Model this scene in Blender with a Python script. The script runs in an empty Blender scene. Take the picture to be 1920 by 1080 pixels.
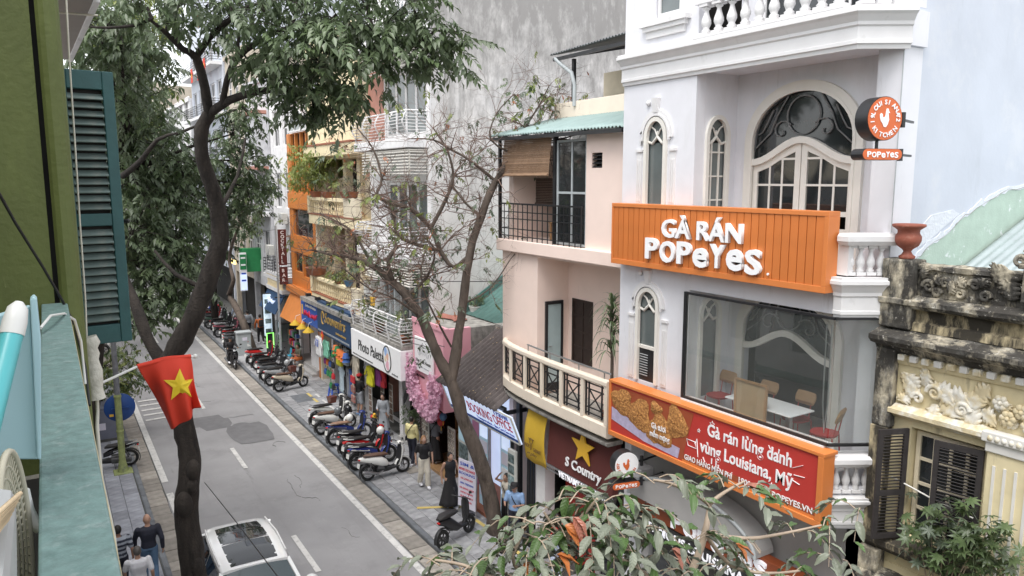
import bpy,bmesh,math,random
from mathutils import Vector,Matrix,noise as mnoise
from math import sin,cos,pi,radians as R
SC = bpy.context.scene
COL = SC.collection
rnd = random.Random(7)

# ------------------------------------------------------------------ camera
CAMH = 9.5
PITCH,YAW,FPX = 8.2103,31.8577,1400.0
cd = bpy.data.cameras.new('camera'); cam = bpy.data.objects.new('camera',cd); COL.objects.link(cam)
cd.sensor_width = 36.0; cd.lens = 36.0 * FPX / 1920.0; cd.clip_start = 0.05; cd.clip_end = 2000
cam.location = (0,0,CAMH)
cam.rotation_euler = (R(90 - PITCH),0,R(-YAW))
SC.camera = cam

# ------------------------------------------------------------------ sky, sun, exposure (bright overcast)
SUN_EL,SUN_AZ = 65.0,238.0          # azimuth measured clockwise from +Y
world = bpy.data.worlds.new('World'); SC.world = world; world.use_nodes = True
wn = world.node_tree; wn.nodes.clear()
sky = wn.nodes.new('ShaderNodeTexSky'); sky.sky_type = 'NISHITA'; sky.sun_disc = False
sky.sun_elevation = R(SUN_EL); sky.sun_rotation = R(SUN_AZ)
sky.air_density = 1.0; sky.dust_density = 1.2; sky.ozone_density = 1.0
hs = wn.nodes.new('ShaderNodeHueSaturation'); hs.inputs['Saturation'].default_value = 0.16
bgn = wn.nodes.new('ShaderNodeBackground'); bgn.inputs['Strength'].default_value = 0.15
won = wn.nodes.new('ShaderNodeOutputWorld')
wn.links.new(sky.outputs[0],hs.inputs['Color']); wn.links.new(hs.outputs[0],bgn.inputs[0]); wn.links.new(bgn.outputs[0],won.inputs[0])
sd = bpy.data.lights.new('sun','SUN'); sd.energy = 1.3; sd.angle = R(38); sd.color = (1.0,0.97,0.93)
so = bpy.data.objects.new('sun',sd); COL.objects.link(so)
_d = Vector((sin(R(SUN_AZ)) * cos(R(SUN_EL)),cos(R(SUN_AZ)) * cos(R(SUN_EL)),sin(R(SUN_EL))))
so.rotation_euler = _d.to_track_quat('Z','Y').to_euler(); so.location = (0,0,60)
vs = SC.view_settings; vs.view_transform = 'Standard'; vs.look = 'None'; vs.gamma = 1.0; vs.exposure = 1.2; vs.use_curve_mapping = False
SC.cycles.max_bounces = 8; SC.cycles.transparent_max_bounces = 12

# ------------------------------------------------------------------ pixel -> place (used to lay the street out)
_p,_a = R(PITCH),R(YAW)
_fw = Vector((sin(_a) * cos(_p),cos(_a) * cos(_p),-sin(_p))); _rt = Vector((cos(_a),-sin(_a),0)); _up = _rt.cross(_fw)
_O = Vector((0,0,CAMH))
def ray(x,y): return _fw + _rt * ((x - 960) / FPX) - _up * ((y - 540) / FPX)
def PX(x,y,X): r = ray(x,y); return _O + r * (X / r.x)
def PY(x,y,Y): r = ray(x,y); return _O + r * (Y / r.y)
def G(x,y,z=0.0): r = ray(x,y); return _O + r * ((z - CAMH) / r.z)

# ------------------------------------------------------------------ materials
MATS = {}
def nd(nt,t,**k):
 n = nt.nodes.new(t)
 for a,v in k.items(): setattr(n,a,v)
 return n
def c4(c): return (c[0],c[1],c[2],1.0)
def mat(name,col,rough=.6,var=.10,scale=5.0,bump=0.0,bscale=30.0,metal=0.0,spec=.5,stain=None,stretch=1.0,
  emit=0.0,coat=0.0,rand=0.0,sheen=0.0,col2=None,trans=0.0,wave=None,ztop=None):
 if name in MATS: return MATS[name]
 m = bpy.data.materials.new(name); m.use_nodes = True; nt = m.node_tree; L = nt.links
 b = nt.nodes['Principled BSDF']
 b.inputs['Roughness'].default_value = rough; b.inputs['Metallic'].default_value = metal
 b.inputs['Specular IOR Level'].default_value = spec; b.inputs['Coat Weight'].default_value = coat
 tc = nd(nt,'ShaderNodeTexCoord'); co = tc.outputs['Object']
 if stretch != 1.0:
  mp = nd(nt,'ShaderNodeMapping'); mp.inputs['Scale'].default_value = (1,1,1.0 / stretch); L.new(co,mp.inputs[0]); co2 = mp.outputs[0]
 else: co2 = co
 n1 = nd(nt,'ShaderNodeTexNoise'); n1.inputs['Scale'].default_value = scale; n1.inputs['Detail'].default_value = 6; L.new(co2,n1.inputs['Vector'])
 mx = nd(nt,'ShaderNodeMix',data_type='RGBA'); mx.inputs['A'].default_value = c4([c * (1 - var) for c in col])
 mx.inputs['B'].default_value = c4(col2 if col2 else [min(1,c * (1 + var)) for c in col])
 mr = nd(nt,'ShaderNodeMapRange'); mr.inputs[1].default_value = .3; mr.inputs[2].default_value = .7; L.new(n1.outputs['Fac'],mr.inputs[0])
 L.new(mr.outputs[0],mx.inputs['Factor']); cur = mx.outputs['Result']
 for st in (stain or []):                      # (colour, scale, threshold, softness, amount, z stretch)
  sc,ss,th,so_,am,zs = st
  mp = nd(nt,'ShaderNodeMapping'); mp.inputs['Scale'].default_value = zs if isinstance(zs,tuple) else (1,1,1.0 / zs); mp.inputs['Location'].default_value = (ss * 1.7,3.1,am * 9); L.new(co,mp.inputs[0])
  n2 = nd(nt,'ShaderNodeTexNoise'); n2.inputs['Scale'].default_value = ss; n2.inputs['Detail'].default_value = 9; n2.inputs['Roughness'].default_value = .68; L.new(mp.outputs[0],n2.inputs['Vector'])
  r2 = nd(nt,'ShaderNodeMapRange'); r2.inputs[1].default_value = th; r2.inputs[2].default_value = th + so_; r2.inputs[4].default_value = am; L.new(n2.outputs['Fac'],r2.inputs[0])
  m2 = nd(nt,'ShaderNodeMix',data_type='RGBA'); L.new(r2.outputs[0],m2.inputs['Factor']); L.new(cur,m2.inputs['A']); m2.inputs['B'].default_value = c4(sc); cur = m2.outputs['Result']
 if ztop:      # mould washed down from the top of a wall: (colour, z low, z high, amount, noise scale)
  sx = nd(nt,'ShaderNodeSeparateXYZ'); L.new(co,sx.inputs[0]); r4 = nd(nt,'ShaderNodeMapRange'); r4.inputs[1].default_value = ztop[1]; r4.inputs[2].default_value = ztop[2]; L.new(sx.outputs['Z'],r4.inputs[0])
  mp = nd(nt,'ShaderNodeMapping'); mp.inputs['Scale'].default_value = (1,1,.42); L.new(co,mp.inputs[0]); n5 = nd(nt,'ShaderNodeTexNoise'); n5.inputs['Scale'].default_value = ztop[4]; n5.inputs['Detail'].default_value = 10; n5.inputs['Roughness'].default_value = .72; L.new(mp.outputs[0],n5.inputs['Vector'])
  ad = nd(nt,'ShaderNodeMath',operation='MULTIPLY_ADD'); ad.inputs[1].default_value = .55; L.new(r4.outputs[0],ad.inputs[0]); L.new(n5.outputs['Fac'],ad.inputs[2]); r5 = nd(nt,'ShaderNodeMapRange'); r5.inputs[1].default_value = .70; r5.inputs[2].default_value = .98; r5.inputs[4].default_value = ztop[3]; L.new(ad.outputs[0],r5.inputs[0])
  m5 = nd(nt,'ShaderNodeMix',data_type='RGBA'); L.new(r5.outputs[0],m5.inputs['Factor']); L.new(cur,m5.inputs['A']); m5.inputs['B'].default_value = c4(ztop[0]); cur = m5.outputs['Result']
 if rand:
  oi = nd(nt,'ShaderNodeObjectInfo'); r3 = nd(nt,'ShaderNodeMapRange'); r3.inputs[3].default_value = 1 - rand; r3.inputs[4].default_value = 1 + rand; L.new(oi.outputs['Random'],r3.inputs[0])
  hv = nd(nt,'ShaderNodeHueSaturation'); L.new(r3.outputs[0],hv.inputs['Value']); L.new(cur,hv.inputs['Color']); cur = hv.outputs[0]
 L.new(cur,b.inputs['Base Color'])
 if wave:
  wv = nd(nt,'ShaderNodeTexWave'); wv.bands_direction = wave[0]; wv.inputs['Scale'].default_value = wave[1]; wv.inputs['Distortion'].default_value = wave[3] if len(wave) > 3 else 0
  L.new(co,wv.inputs['Vector']); bp = nd(nt,'ShaderNodeBump'); bp.inputs['Strength'].default_value = wave[2]; bp.inputs['Distance'].default_value = .02; L.new(wv.outputs['Fac'],bp.inputs['Height']); L.new(bp.outputs[0],b.inputs['Normal'])
 elif bump:
  n3 = nd(nt,'ShaderNodeTexNoise'); n3.inputs['Scale'].default_value = bscale; n3.inputs['Detail'].default_value = 8; L.new(co,n3.inputs['Vector'])
  bp = nd(nt,'ShaderNodeBump'); bp.inputs['Strength'].default_value = bump; bp.inputs['Distance'].default_value = .02; L.new(n3.outputs['Fac'],bp.inputs['Height']); L.new(bp.outputs[0],b.inputs['Normal'])
 if emit:
  L.new(cur,b.inputs['Emission Color']); b.inputs['Emission Strength'].default_value = emit
 if trans:
  tr = nd(nt,'ShaderNodeBsdfTranslucent'); L.new(cur,tr.inputs['Color']); ms = nd(nt,'ShaderNodeMixShader'); ms.inputs[0].default_value = trans
  L.new(b.outputs[0],ms.inputs[1]); L.new(tr.outputs[0],ms.inputs[2]); L.new(ms.outputs[0],nt.nodes['Material Output'].inputs['Surface'])
 MATS[name] = m; return m
def glass(name,tint=(.9,.95,.95),refl=1.0,veil=0.0):
 if name in MATS: return MATS[name]
 m = bpy.data.materials.new(name); m.use_nodes = True; nt = m.node_tree; L = nt.links; nt.nodes.remove(nt.nodes['Principled BSDF'])
 t = nd(nt,'ShaderNodeBsdfTransparent'); t.inputs[0].default_value = c4(tint); g = nd(nt,'ShaderNodeBsdfGlossy'); g.inputs['Roughness'].default_value = .02
 f = nd(nt,'ShaderNodeFresnel'); f.inputs[0].default_value = 1.5; mu = nd(nt,'ShaderNodeMath',operation='MULTIPLY'); mu.inputs[1].default_value = refl; L.new(f.outputs[0],mu.inputs[0])
 ge = nd(nt,'ShaderNodeNewGeometry'); iv = nd(nt,'ShaderNodeMath',operation='SUBTRACT'); iv.inputs[0].default_value = 1.0; L.new(ge.outputs['Backfacing'],iv.inputs[1]); m3 = nd(nt,'ShaderNodeMath',operation='MULTIPLY'); L.new(mu.outputs[0],m3.inputs[0]); L.new(iv.outputs[0],m3.inputs[1]); mu = m3
 ms = nd(nt,'ShaderNodeMixShader'); L.new(mu.outputs[0],ms.inputs[0]); L.new(t.outputs[0],ms.inputs[1]); L.new(g.outputs[0],ms.inputs[2]); 
 if veil:      # pale haze mixed into the glass to brighten the view behind it
  df = nd(nt,'ShaderNodeBsdfDiffuse'); df.inputs[0].default_value = (.62,.66,.63,1); nz = nd(nt,'ShaderNodeTexNoise'); nz.inputs['Scale'].default_value = 1.6; nz.inputs['Detail'].default_value = 5; tc = nd(nt,'ShaderNodeTexCoord'); L.new(tc.outputs['Object'],nz.inputs['Vector']); r_ = nd(nt,'ShaderNodeMapRange'); r_.inputs[3].default_value = veil * .6; r_.inputs[4].default_value = veil * 1.4; L.new(nz.outputs['Fac'],r_.inputs[0]); mb = nd(nt,'ShaderNodeMixShader'); L.new(r_.outputs[0],mb.inputs[0]); L.new(ms.outputs[0],mb.inputs[1]); L.new(df.outputs[0],mb.inputs[2]); ms = mb
 L.new(ms.outputs[0],nt.nodes['Material Output'].inputs['Surface'])
 MATS[name] = m; return m

DIRT = (.06,.055,.045)
mat('white',(.73,.73,.765),.55,.03,3,.05,60,stain=[((.55,.55,.55),2.2,.54,.2,.4,4),((.36,.35,.33),5.5,.63,.08,.35,7)])
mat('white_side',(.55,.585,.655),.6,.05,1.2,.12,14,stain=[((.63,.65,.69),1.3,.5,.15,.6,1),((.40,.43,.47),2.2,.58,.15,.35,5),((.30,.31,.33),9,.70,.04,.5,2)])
mat('white_trim',(.74,.73,.73),.5,.03,4,.04,60,stain=[((.38,.36,.33),5.0,.60,.16,.40,2)])
mat('cream_paint',(.75,.725,.67),.45,.04,4)
mat('dark_glass',(.022,.026,.028),.05,.3,1.2,spec=.8)
mat('grey_glass',(.13,.15,.15),.06,.25,1.0,spec=.8)
mat('black_metal',(.018,.018,.02),.4,.2,8,metal=.0)
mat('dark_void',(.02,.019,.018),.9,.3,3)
mat('orange',(.66,.21,.055),.42,.05,3,.03,40,stain=[((.40,.14,.05),3.0,.6,.2,.3,4)])
mat('orange_strip',(.60,.18,.042),.42,.05,3,.03,40,rand=.05)
mat('red_panel',(.50,.045,.035),.4,.05,2)
mat('white_letter',(.90,.90,.91),.35,.02)
mat('lit_letter',(.9,.9,.95),.4,.02,emit=.12)
mat('peach',(.88,.71,.63),.7,.03,2,.06,40,stain=[((.66,.50,.42),2.4,.60,.2,.25,4)])
mat('peach_cream',(.80,.70,.58),.65,.04,3,.06,40,stain=[((.30,.24,.19),6,.62,.15,.45,2)])
mat('concrete_wall',(.69,.67,.65),.85,.14,1.3,.25,25,stretch=1.6,ztop=((.27,.26,.25),7.5,16.5,.85,2.3),
 stain=[((.74,.73,.73),.55,.48,.2,.8,1.5),((.52,.52,.52),1.1,.54,.2,.5,2),((.33,.32,.31),3.4,.55,.10,.55,6),((.27,.27,.27),9.0,.62,.08,.55,4),((.78,.77,.77),2.2,.60,.10,.6,2)])
mat('old_concrete',(.30,.285,.26),.9,.25,5,.4,20,stain=[((.09,.085,.08),4,.5,.15,.7,3)])
mat('yellow_wall',(.74,.64,.41),.8,.08,3,.15,30,stain=[((.42,.33,.18),2.5,.55,.2,.5,3),((.13,.11,.08),4.5,.58,.12,.6,4)])
mat('yellow_ornament',(.66,.56,.36),.75,.1,6,.15,30,stain=[((.80,.78,.72),3.2,.46,.12,.9,1),((.15,.13,.1),7,.62,.1,.6,2)])
mat('mould_stone',(.46,.41,.31),.95,.3,8,.7,18,stain=[((.55,.53,.47),5,.53,.12,.75,1),((.028,.026,.024),3.4,.38,.14,.96,2.4),((.16,.155,.14),6,.5,.2,.6,1),((.66,.63,.56),13,.61,.08,.7,1)])
mat('mould_wall',(.62,.52,.33),.95,.2,6,.5,20,stain=[((.022,.020,.018),2.6,.38,.14,.96,3.5),((.62,.52,.34),7,.63,.06,.8,5)])
mat('white_pilaster',(.74,.72,.68),.7,.05,6)
mat('urn',(.26,.075,.045),.7,.15,8,.2,30,stain=[((.38,.2,.15),9,.55,.15,.6,1)])
mat('green_patch',(.42,.53,.45),.8,.08,4,.25,30,stain=[((.74,.77,.78),5,.60,.06,.8,1),((.25,.22,.14),7,.68,.05,.7,1)])
mat('plaster_torn',(.66,.69,.74),.9,.06,12,.5,22)
mat('tin_grey',(.36,.41,.42),.5,.1,3,metal=.2,stain=[((.22,.22,.2),5,.58,.2,.5,4)])
mat('tin_teal',(.29,.385,.37),.5,.1,3,metal=.1,stain=[((.5,.55,.54),4,.55,.2,.4,3)])
mat('tin_green',(.10,.20,.18),.5,.12,3,metal=.1,stain=[((.2,.28,.26),4,.55,.2,.5,2)])
mat('tin_dark',(.16,.165,.17),.5,.15,3,metal=.2)
mat('fibro',(.105,.088,.085),.9,.2,7,.3,40,stain=[((.22,.2,.19),6,.60,.15,.6,2)])
mat('pink',(.76,.38,.44),.6,.04,3,.05,40,stain=[((.45,.2,.22),3,.62,.2,.3,4)])
mat('pink_dark',(.47,.15,.19),.6,.06,3,.05,40)
mat('blossom',(.73,.40,.55),.7,.12,9,rand=.12,trans=.25,col2=(.86,.60,.72))
mat('yellow_cream',(.82,.70,.46),.7,.05,3,.06,40,stain=[((.5,.38,.2),2.6,.58,.2,.4,4),((.12,.1,.07),5,.66,.1,.4,4)])
mat('beige_cream',(.70,.62,.47),.75,.07,3,.1,40,stain=[((.16,.13,.09),4,.60,.14,.55,3)])
mat('salmon',(.45,.22,.17),.75,.06,3,.06,40)
mat('orange_house',(.60,.205,.045),.5,.06,3,.04,40,stain=[((.38,.12,.03),3,.6,.2,.4,5)])
mat('white_old',(.76,.75,.75),.7,.06,4,.1,40,stain=[((.30,.29,.28),4,.57,.15,.55,3)])
mat('grey_old',(.56,.56,.58),.8,.12,3,.15,30,stain=[((.2,.2,.2),4,.58,.2,.5,3)])
mat('beige_old',(.50,.44,.36),.8,.12,2,.15,30,stain=[((.22,.19,.16),4,.58,.2,.5,3)])
mat('brown_awning',(.11,.026,.022),.8,.10,2,.08,90)
mat('yellow_awning',(.62,.40,.035),.75,.06,3,.06,60)
mat('gold',(.80,.46,.04),.45,.06,3)
mat('navy',(.018,.055,.13),.55,.06,3)
mat('blue_sign',(.02,.10,.42),.5,.06,3)
mat('gold_letter',(.55,.36,.10),.35,.1,metal=.4)
mat('pale_blue_sign',(.62,.72,.93),.4,.04,2,emit=.3)  # even glow added so the pale blue board and panels look brighter
mat('poster_pink',(.76,.73,.83),.4,.04,2)
mat('red_letter',(.62,.02,.06),.45,.04)
mat('blue_letter',(.03,.09,.50),.45,.04)
mat('brown_letter',(.16,.09,.03),.5,.04)
mat('black_letter',(.02,.02,.02),.4,.04)
mat('grey_letter',(.45,.45,.48),.5,.04)
mat('wood',(.36,.21,.10),.5,.15,5,.1,30,stretch=.2)
mat('red_seat',(.36,.03,.03),.5,.1)
mat('dark_wood',(.035,.022,.018),.55,.2,6,.1,30)
mat('shutter_dark',(.035,.03,.03),.7,.2,8,.1,40,stain=[((.10,.09,.085),9,.58,.15,.6,1)])
mat('bamboo',(.27,.17,.105),.8,.2,4,.1,50,stretch=.15,rand=.12)
mat('ac_white',(.60,.60,.56),.5,.06,5)
mat('steel',(.45,.46,.47),.3,.1,6,metal=.9)
mat('pvc_grey',(.42,.45,.46),.5,.08)
mat('soil',(.05,.035,.025),.95,.3)
mat('terracotta',(.30,.11,.06),.75,.15,8,.1,30)
mat('chicken',(.42,.15,.035),.75,.5,26,.9,40,col2=(.62,.30,.09))
mat('paper_lilac',(.45,.40,.55),.7,.15,12)
mat('stucco_grey',(.40,.39,.38),.7,.06,3,.05,40)
mat('curtain',(.42,.43,.42),.8,.1,2)
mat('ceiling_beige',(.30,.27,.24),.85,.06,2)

# ------------------------------------------------------------------ mesh helpers
def worldloc(o):
 v = Vector((0,0,0))
 while o: v += o.location; o = o.parent
 return v
def tag(o,label=None,cat=None,group=None,kind=None):
 if label: o['label'] = label
 if cat: o['category'] = cat
 if group: o['group'] = group
 if kind: o['kind'] = kind
 return o
def thing(name,loc,label,cat,group=None):
 o = bpy.data.objects.new(name,None); o.empty_display_size = .2; COL.objects.link(o); o.location = loc
 return tag(o,label,cat,group)
def nrm(v): v = Vector(v); return v.normalized() if v.length > 1e-9 else Vector((0,0,1))
class MB:
 def __init__(s): s.v = []; s.f = []; s.sm = []; s.mi = []; s.cm = 0
 def add(s,vs_,fs,sm=False):
  n = len(s.v); s.v += [tuple(q) for q in vs_]
  for f in fs: s.f.append(tuple(i + n for i in f)); s.sm.append(sm); s.mi.append(s.cm)
  return s
 def box(s,x0,x1,y0,y1,z0,z1):
  return s.add([(x0,y0,z0),(x1,y0,z0),(x1,y1,z0),(x0,y1,z0),(x0,y0,z1),(x1,y0,z1),(x1,y1,z1),(x0,y1,z1)],
                     [(0,3,2,1),(4,5,6,7),(0,1,5,4),(1,2,6,5),(2,3,7,6),(3,0,4,7)])
 def hexa(s,b,t):   # 4 bottom points ccw, 4 top points
  return s.add(list(b) + list(t),[(0,3,2,1),(4,5,6,7),(0,1,5,4),(1,2,6,5),(2,3,7,6),(3,0,4,7)])
 def bar(s,p,q,w,h=None,up=(0,0,1)):
  h = w if h is None else h; p = Vector(p); q = Vector(q); d = nrm(q - p); u = Vector(up)
  if abs(d.dot(u)) > .98: u = Vector((1,0,0))
  a = nrm(d.cross(u)) * (w / 2); c = nrm(a.cross(d)) * (h / 2)
  return s.hexa([p - a - c,p + a - c,p + a + c,p - a + c],[q - a - c,q + a - c,q + a + c,q - a + c])
 def tube(s,pts,r,n=8,cap=True,closed=False):
  pts = [Vector(p) for p in pts]; m = len(pts)
  rs = [r] * m if not hasattr(r,'__len__') else list(r)
  vs_ = []; prev = None
  for i in range(m):
   if closed: d = nrm(pts[(i + 1) % m] - pts[i - 1])
   else: d = nrm(pts[min(i + 1,m - 1)] - pts[max(i - 1,0)])
   if prev is None:
    u = Vector((0,0,1)) if abs(d.z) < .9 else Vector((1,0,0)); a = nrm(d.cross(u))
   else: a = nrm(prev - d * prev.dot(d))
   prev = a; c = d.cross(a)
   for k in range(n):
    t = 2 * pi * k / n; vs_.append(pts[i] + (a * cos(t) + c * sin(t)) * rs[i])
  fs = []; mm = m if closed else m - 1
  for i in range(mm):
   j = (i + 1) % m
   for k in range(n):
    k2 = (k + 1) % n; fs.append((i * n + k,i * n + k2,j * n + k2,j * n + k))
  s.add(vs_,fs,True)
  if cap and not closed:
   s.add(vs_[:n],[tuple(range(n - 1,-1,-1))]); s.add(vs_[-n:],[tuple(range(n))])
  return s
 def lathe(s,prof,c,n=16,ax='z',sm=True):   # prof [(r, t)]
  vs_ = []; c = Vector(c)
  for r,t in prof:
   for k in range(n):
    a = 2 * pi * k / n; u,w = r * cos(a),r * sin(a)
    vs_.append(c + (Vector((u,w,t)) if ax == 'z' else Vector((u,t,w)) if ax == 'y' else Vector((t,u,w))))
  fs = []
  for i in range(len(prof) - 1):
   for k in range(n):
    k2 = (k + 1) % n; q = (i * n + k,i * n + k2,(i + 1) * n + k2,(i + 1) * n + k); fs.append(q if ax != 'y' else q[::-1])
  s.add(vs_,fs,sm)
  m = len(prof)
  if prof[0][0] > 1e-4: s.add(vs_[:n],[tuple(range(n - 1,-1,-1))])
  if prof[-1][0] > 1e-4: s.add(vs_[-n:],[tuple(range(n))])
  return s
 def prism(s,poly,ax,a,b):    # poly 2d in the other two axes (x: (y,z); y: (x,z); z: (x,y))
  n = len(poly)
  f = (lambda p,t: (t,p[0],p[1])) if ax == 'x' else (lambda p,t: (p[0],t,p[1])) if ax == 'y' else (lambda p,t: (p[0],p[1],t))
  vs_ = [f(p,a) for p in poly] + [f(p,b) for p in poly]
  return s.add(vs_,[tuple(range(n - 1,-1,-1)),tuple(range(n,2 * n))] + [(i,(i + 1) % n,n + (i + 1) % n,n + i) for i in range(n)])
 def loft(s,secs,cap=True,n=14):   # secs: (centre, axis_u, axis_v, power) rings
  vs_ = []
  for c,u,v,pw in secs:
   c,u,v = Vector(c),Vector(u),Vector(v)
   for k in range(n):
    t = 2 * pi * k / n; cu,sv = cos(t),sin(t)
    vs_.append(c + u * (math.copysign(abs(cu) ** pw,cu)) + v * (math.copysign(abs(sv) ** pw,sv)))
  fs = []
  for i in range(len(secs) - 1):
   for k in range(n):
    k2 = (k + 1) % n; fs.append((i * n + k,i * n + k2,(i + 1) * n + k2,(i + 1) * n + k))
  s.add(vs_,fs,True)
  if cap: s.add(vs_[:n],[tuple(range(n - 1,-1,-1))],True); s.add(vs_[-n:],[tuple(range(n))],True)
  return s
 def ell(s,c,r,n=12,m=8,rot=None):
  c = Vector(c); vs_ = []
  for i in range(m + 1):
   ph = pi * i / m
   for k in range(n):
    t = 2 * pi * k / n; v = Vector((r[0] * sin(ph) * cos(t),r[1] * sin(ph) * sin(t),r[2] * cos(ph)))
    vs_.append(c + (rot @ v if rot else v))
  fs = [(i * n + k,(i + 1) * n + k,(i + 1) * n + (k + 1) % n,i * n + (k + 1) % n) for i in range(m) for k in range(n)]
  return s.add(vs_,fs,True)
 def grid(s,fn,nu,nv,sm=True):    # fn(u,v)->point
  vs_ = [fn(i / nu,j / nv) for i in range(nu + 1) for j in range(nv + 1)]
  return s.add(vs_,[(i * (nv + 1) + j,(i + 1) * (nv + 1) + j,(i + 1) * (nv + 1) + j + 1,i * (nv + 1) + j + 1) for i in range(nu) for j in range(nv)],sm)
 def mesh(s,name,m,off=(0,0,0)):
  me = bpy.data.meshes.new(name); o = Vector(off)
  me.from_pydata([(v[0] - o.x,v[1] - o.y,v[2] - o.z) for v in s.v],[],s.f)
  me.polygons.foreach_set('use_smooth',s.sm)
  ms = m if isinstance(m,(list,tuple)) else [m]
  for q in ms: me.materials.append(MATS[q] if isinstance(q,str) else q)
  if len(ms) > 1: me.polygons.foreach_set('material_index',s.mi)
  me.validate(); me.update(); return me
 def build(s,name,m,parent=None,bevel=0,fix=False):
  off = worldloc(parent) if parent else Vector((0,0,0))
  me = s.mesh(name,m,off)
  if fix:
   bm = bmesh.new(); bm.from_mesh(me); bmesh.ops.recalc_face_normals(bm,faces=bm.faces); bm.to_mesh(me); bm.free()
  o = bpy.data.objects.new(name,me); COL.objects.link(o); o.parent = parent
  if bevel:
   bv = o.modifiers.new('bevel','BEVEL'); bv.width = bevel; bv.segments = 2; bv.limit_method = 'ANGLE'; bv.angle_limit = R(40)
  return o
def inst(me,name,parent,loc,rot=(0,0,0),scale=(1,1,1)):
 o = bpy.data.objects.new(name,me); COL.objects.link(o); o.parent = parent
 o.location = Vector(loc) - (worldloc(parent) if parent else Vector((0,0,0))); o.rotation_euler = rot; o.scale = scale
 return o
def copytree(o,parent=None):
 c = o.copy(); COL.objects.link(c); c.parent = parent
 for ch in list(o.children): copytree(ch,c)
 return c
def P1(name,m,parent,*boxes,bevel=0):
 b = MB()
 for q in boxes: b.box(*q)
 return b.build(name,m,parent,bevel)
def intervals(lo,hi,holes):
 out = []; c = lo
 for a,b in sorted(holes):
  if a > c: out.append((c,min(a,hi)))
  c = max(c,b)
 if c < hi: out.append((c,hi))
 return out
def holed(b,axis,t0,t1,a0,a1,z0,z1,holes):
 """wall slab with rectangular openings; axis 'x': slab between x=t0..t1, openings in (y, z)"""
 cuts = sorted(set([a0,a1] + [min(max(q,a0),a1) for h in holes for q in h[:2]]))
 for p,q in zip(cuts,cuts[1:]):
  if q - p < 1e-4: continue
  for lo,hi in intervals(z0,z1,[(h[2],h[3]) for h in holes if h[0] < q - 1e-5 and h[1] > p + 1e-5]):
   if axis == 'x': b.box(t0,t1,p,q,lo,hi)
   else: b.box(p,q,t0,t1,lo,hi)
 return b
def window(parent,axis,t,a0,a1,z0,z1,nx=2,nz=3,fm='white_trim',gm='dark_glass',fw=.06,bw=.035,dep=.07,name='window',out=-1):
 """frame at plane t (outer face), panes behind; out = sign of the outward normal along the axis"""
 b = MB(); i = -out
 def bx(p,q,lo,hi,d0,d1):
  lo_,hi_ = sorted((t + i * d0,t + i * d1))
  (b.box(lo_,hi_,p,q,lo,hi) if axis == 'x' else b.box(p,q,lo_,hi_,lo,hi))
 bx(a0,a1,z0,z0 + fw,0,dep); bx(a0,a1,z1 - fw,z1,0,dep); bx(a0,a0 + fw,z0 + fw,z1 - fw,0,dep); bx(a1 - fw,a1,z0 + fw,z1 - fw,0,dep)
 iw = (a1 - a0 - 2 * fw - (nx - 1) * bw) / nx; ih = (z1 - z0 - 2 * fw - (nz - 1) * bw) / nz
 for k in range(1,nx): q = a0 + fw + k * iw + (k - 1) * bw; bx(q,q + bw,z0 + fw,z1 - fw,.01,dep - .01)
 for k in range(1,nz):
  q = z0 + fw + k * ih + (k - 1) * bw
  for j in range(nx): p = a0 + fw + j * (iw + bw); bx(p,p + iw,q,q + bw,.012,dep - .012)
 w = b.build(name,fm,parent)
 g = MB(); lo_,hi_ = sorted((-.004,.004))
 (g.box(lo_,hi_,-iw / 2,iw / 2,-ih / 2,ih / 2) if axis == 'x' else g.box(-iw / 2,iw / 2,lo_,hi_,-ih / 2,ih / 2))
 me = g.mesh('pane',gm)
 for k in range(nz):
  for j in range(nx):
   p = a0 + fw + j * (iw + bw) + iw / 2; q = z0 + fw + k * (ih + bw) + ih / 2; tt = t + i * dep * .55
   tilt = rnd.uniform(-.012,.012)
   inst(me,'pane',w,(tt,p,q) if axis == 'x' else (p,tt,q),(0,0,tilt))
 return w
TMP = bpy.data.scenes.new('scratch')      # small scene for evaluating letters and fused bodies quickly
def evaluate(o):
 TMP.collection.objects.link(o); vl = TMP.view_layers[0]; vl.update(); dg = vl.depsgraph; dg.update()
 me = bpy.data.meshes.new_from_object(o.evaluated_get(dg)); bpy.data.objects.remove(o); return me
def text(s,size,m,parent,org,xd=(0,-1,0),up=(0,0,1),ext=.01,bold=0.0,align='LEFT',fit=None,name='lettering',spc=1.0,shear=0.0,stretch=1.0):
 """real letters standing on a surface; org = baseline start, xd = reading direction, fit = total width"""
 cu = bpy.data.curves.new('t','FONT'); cu.body = s; cu.size = size; cu.extrude = ext; cu.offset = bold * size; cu.align_x = align; cu.space_character = spc; cu.shear = shear; cu.resolution_u = 3
 to = bpy.data.objects.new('t',cu); me = evaluate(to); bpy.data.curves.remove(cu)
 xd = nrm(xd); upv = nrm(up); n = xd.cross(upv)
 xs = [v.co.x for v in me.vertices] or [0]; w = max(xs) - min(xs); k = (fit / w) if fit and w > 0 else 1.0; x0 = min(xs) if align == 'LEFT' else 0
 o = Vector(org) - (worldloc(parent) if parent else Vector())
 for v in me.vertices: v.co = o + xd * ((v.co.x - x0) * k) + upv * (v.co.y * stretch) + n * v.co.z
 me.materials.clear(); me.materials.append(MATS[m])
 ob = bpy.data.objects.new(name,me); COL.objects.link(ob); ob.parent = parent
 return ob
def scribble(par,m,x,y0,y1,z,h,r=.006,up=(0,0,1),seed=1):
 """lettering too small to read in the photograph: uneven zigzag strokes from y0 to y1"""
 q = random.Random(seed); n = max(6,int(abs(y1 - y0) / (h * .38))); u = nrm(up); b = MB()
 b.tube([Vector((x,y0 + (y1 - y0) * i / n,z)) + u * (h * (q.uniform(.6,1) if i % 2 else q.uniform(0,.25))) for i in range(n + 1)],r,4); return b.build('lettering',m,par)
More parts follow.
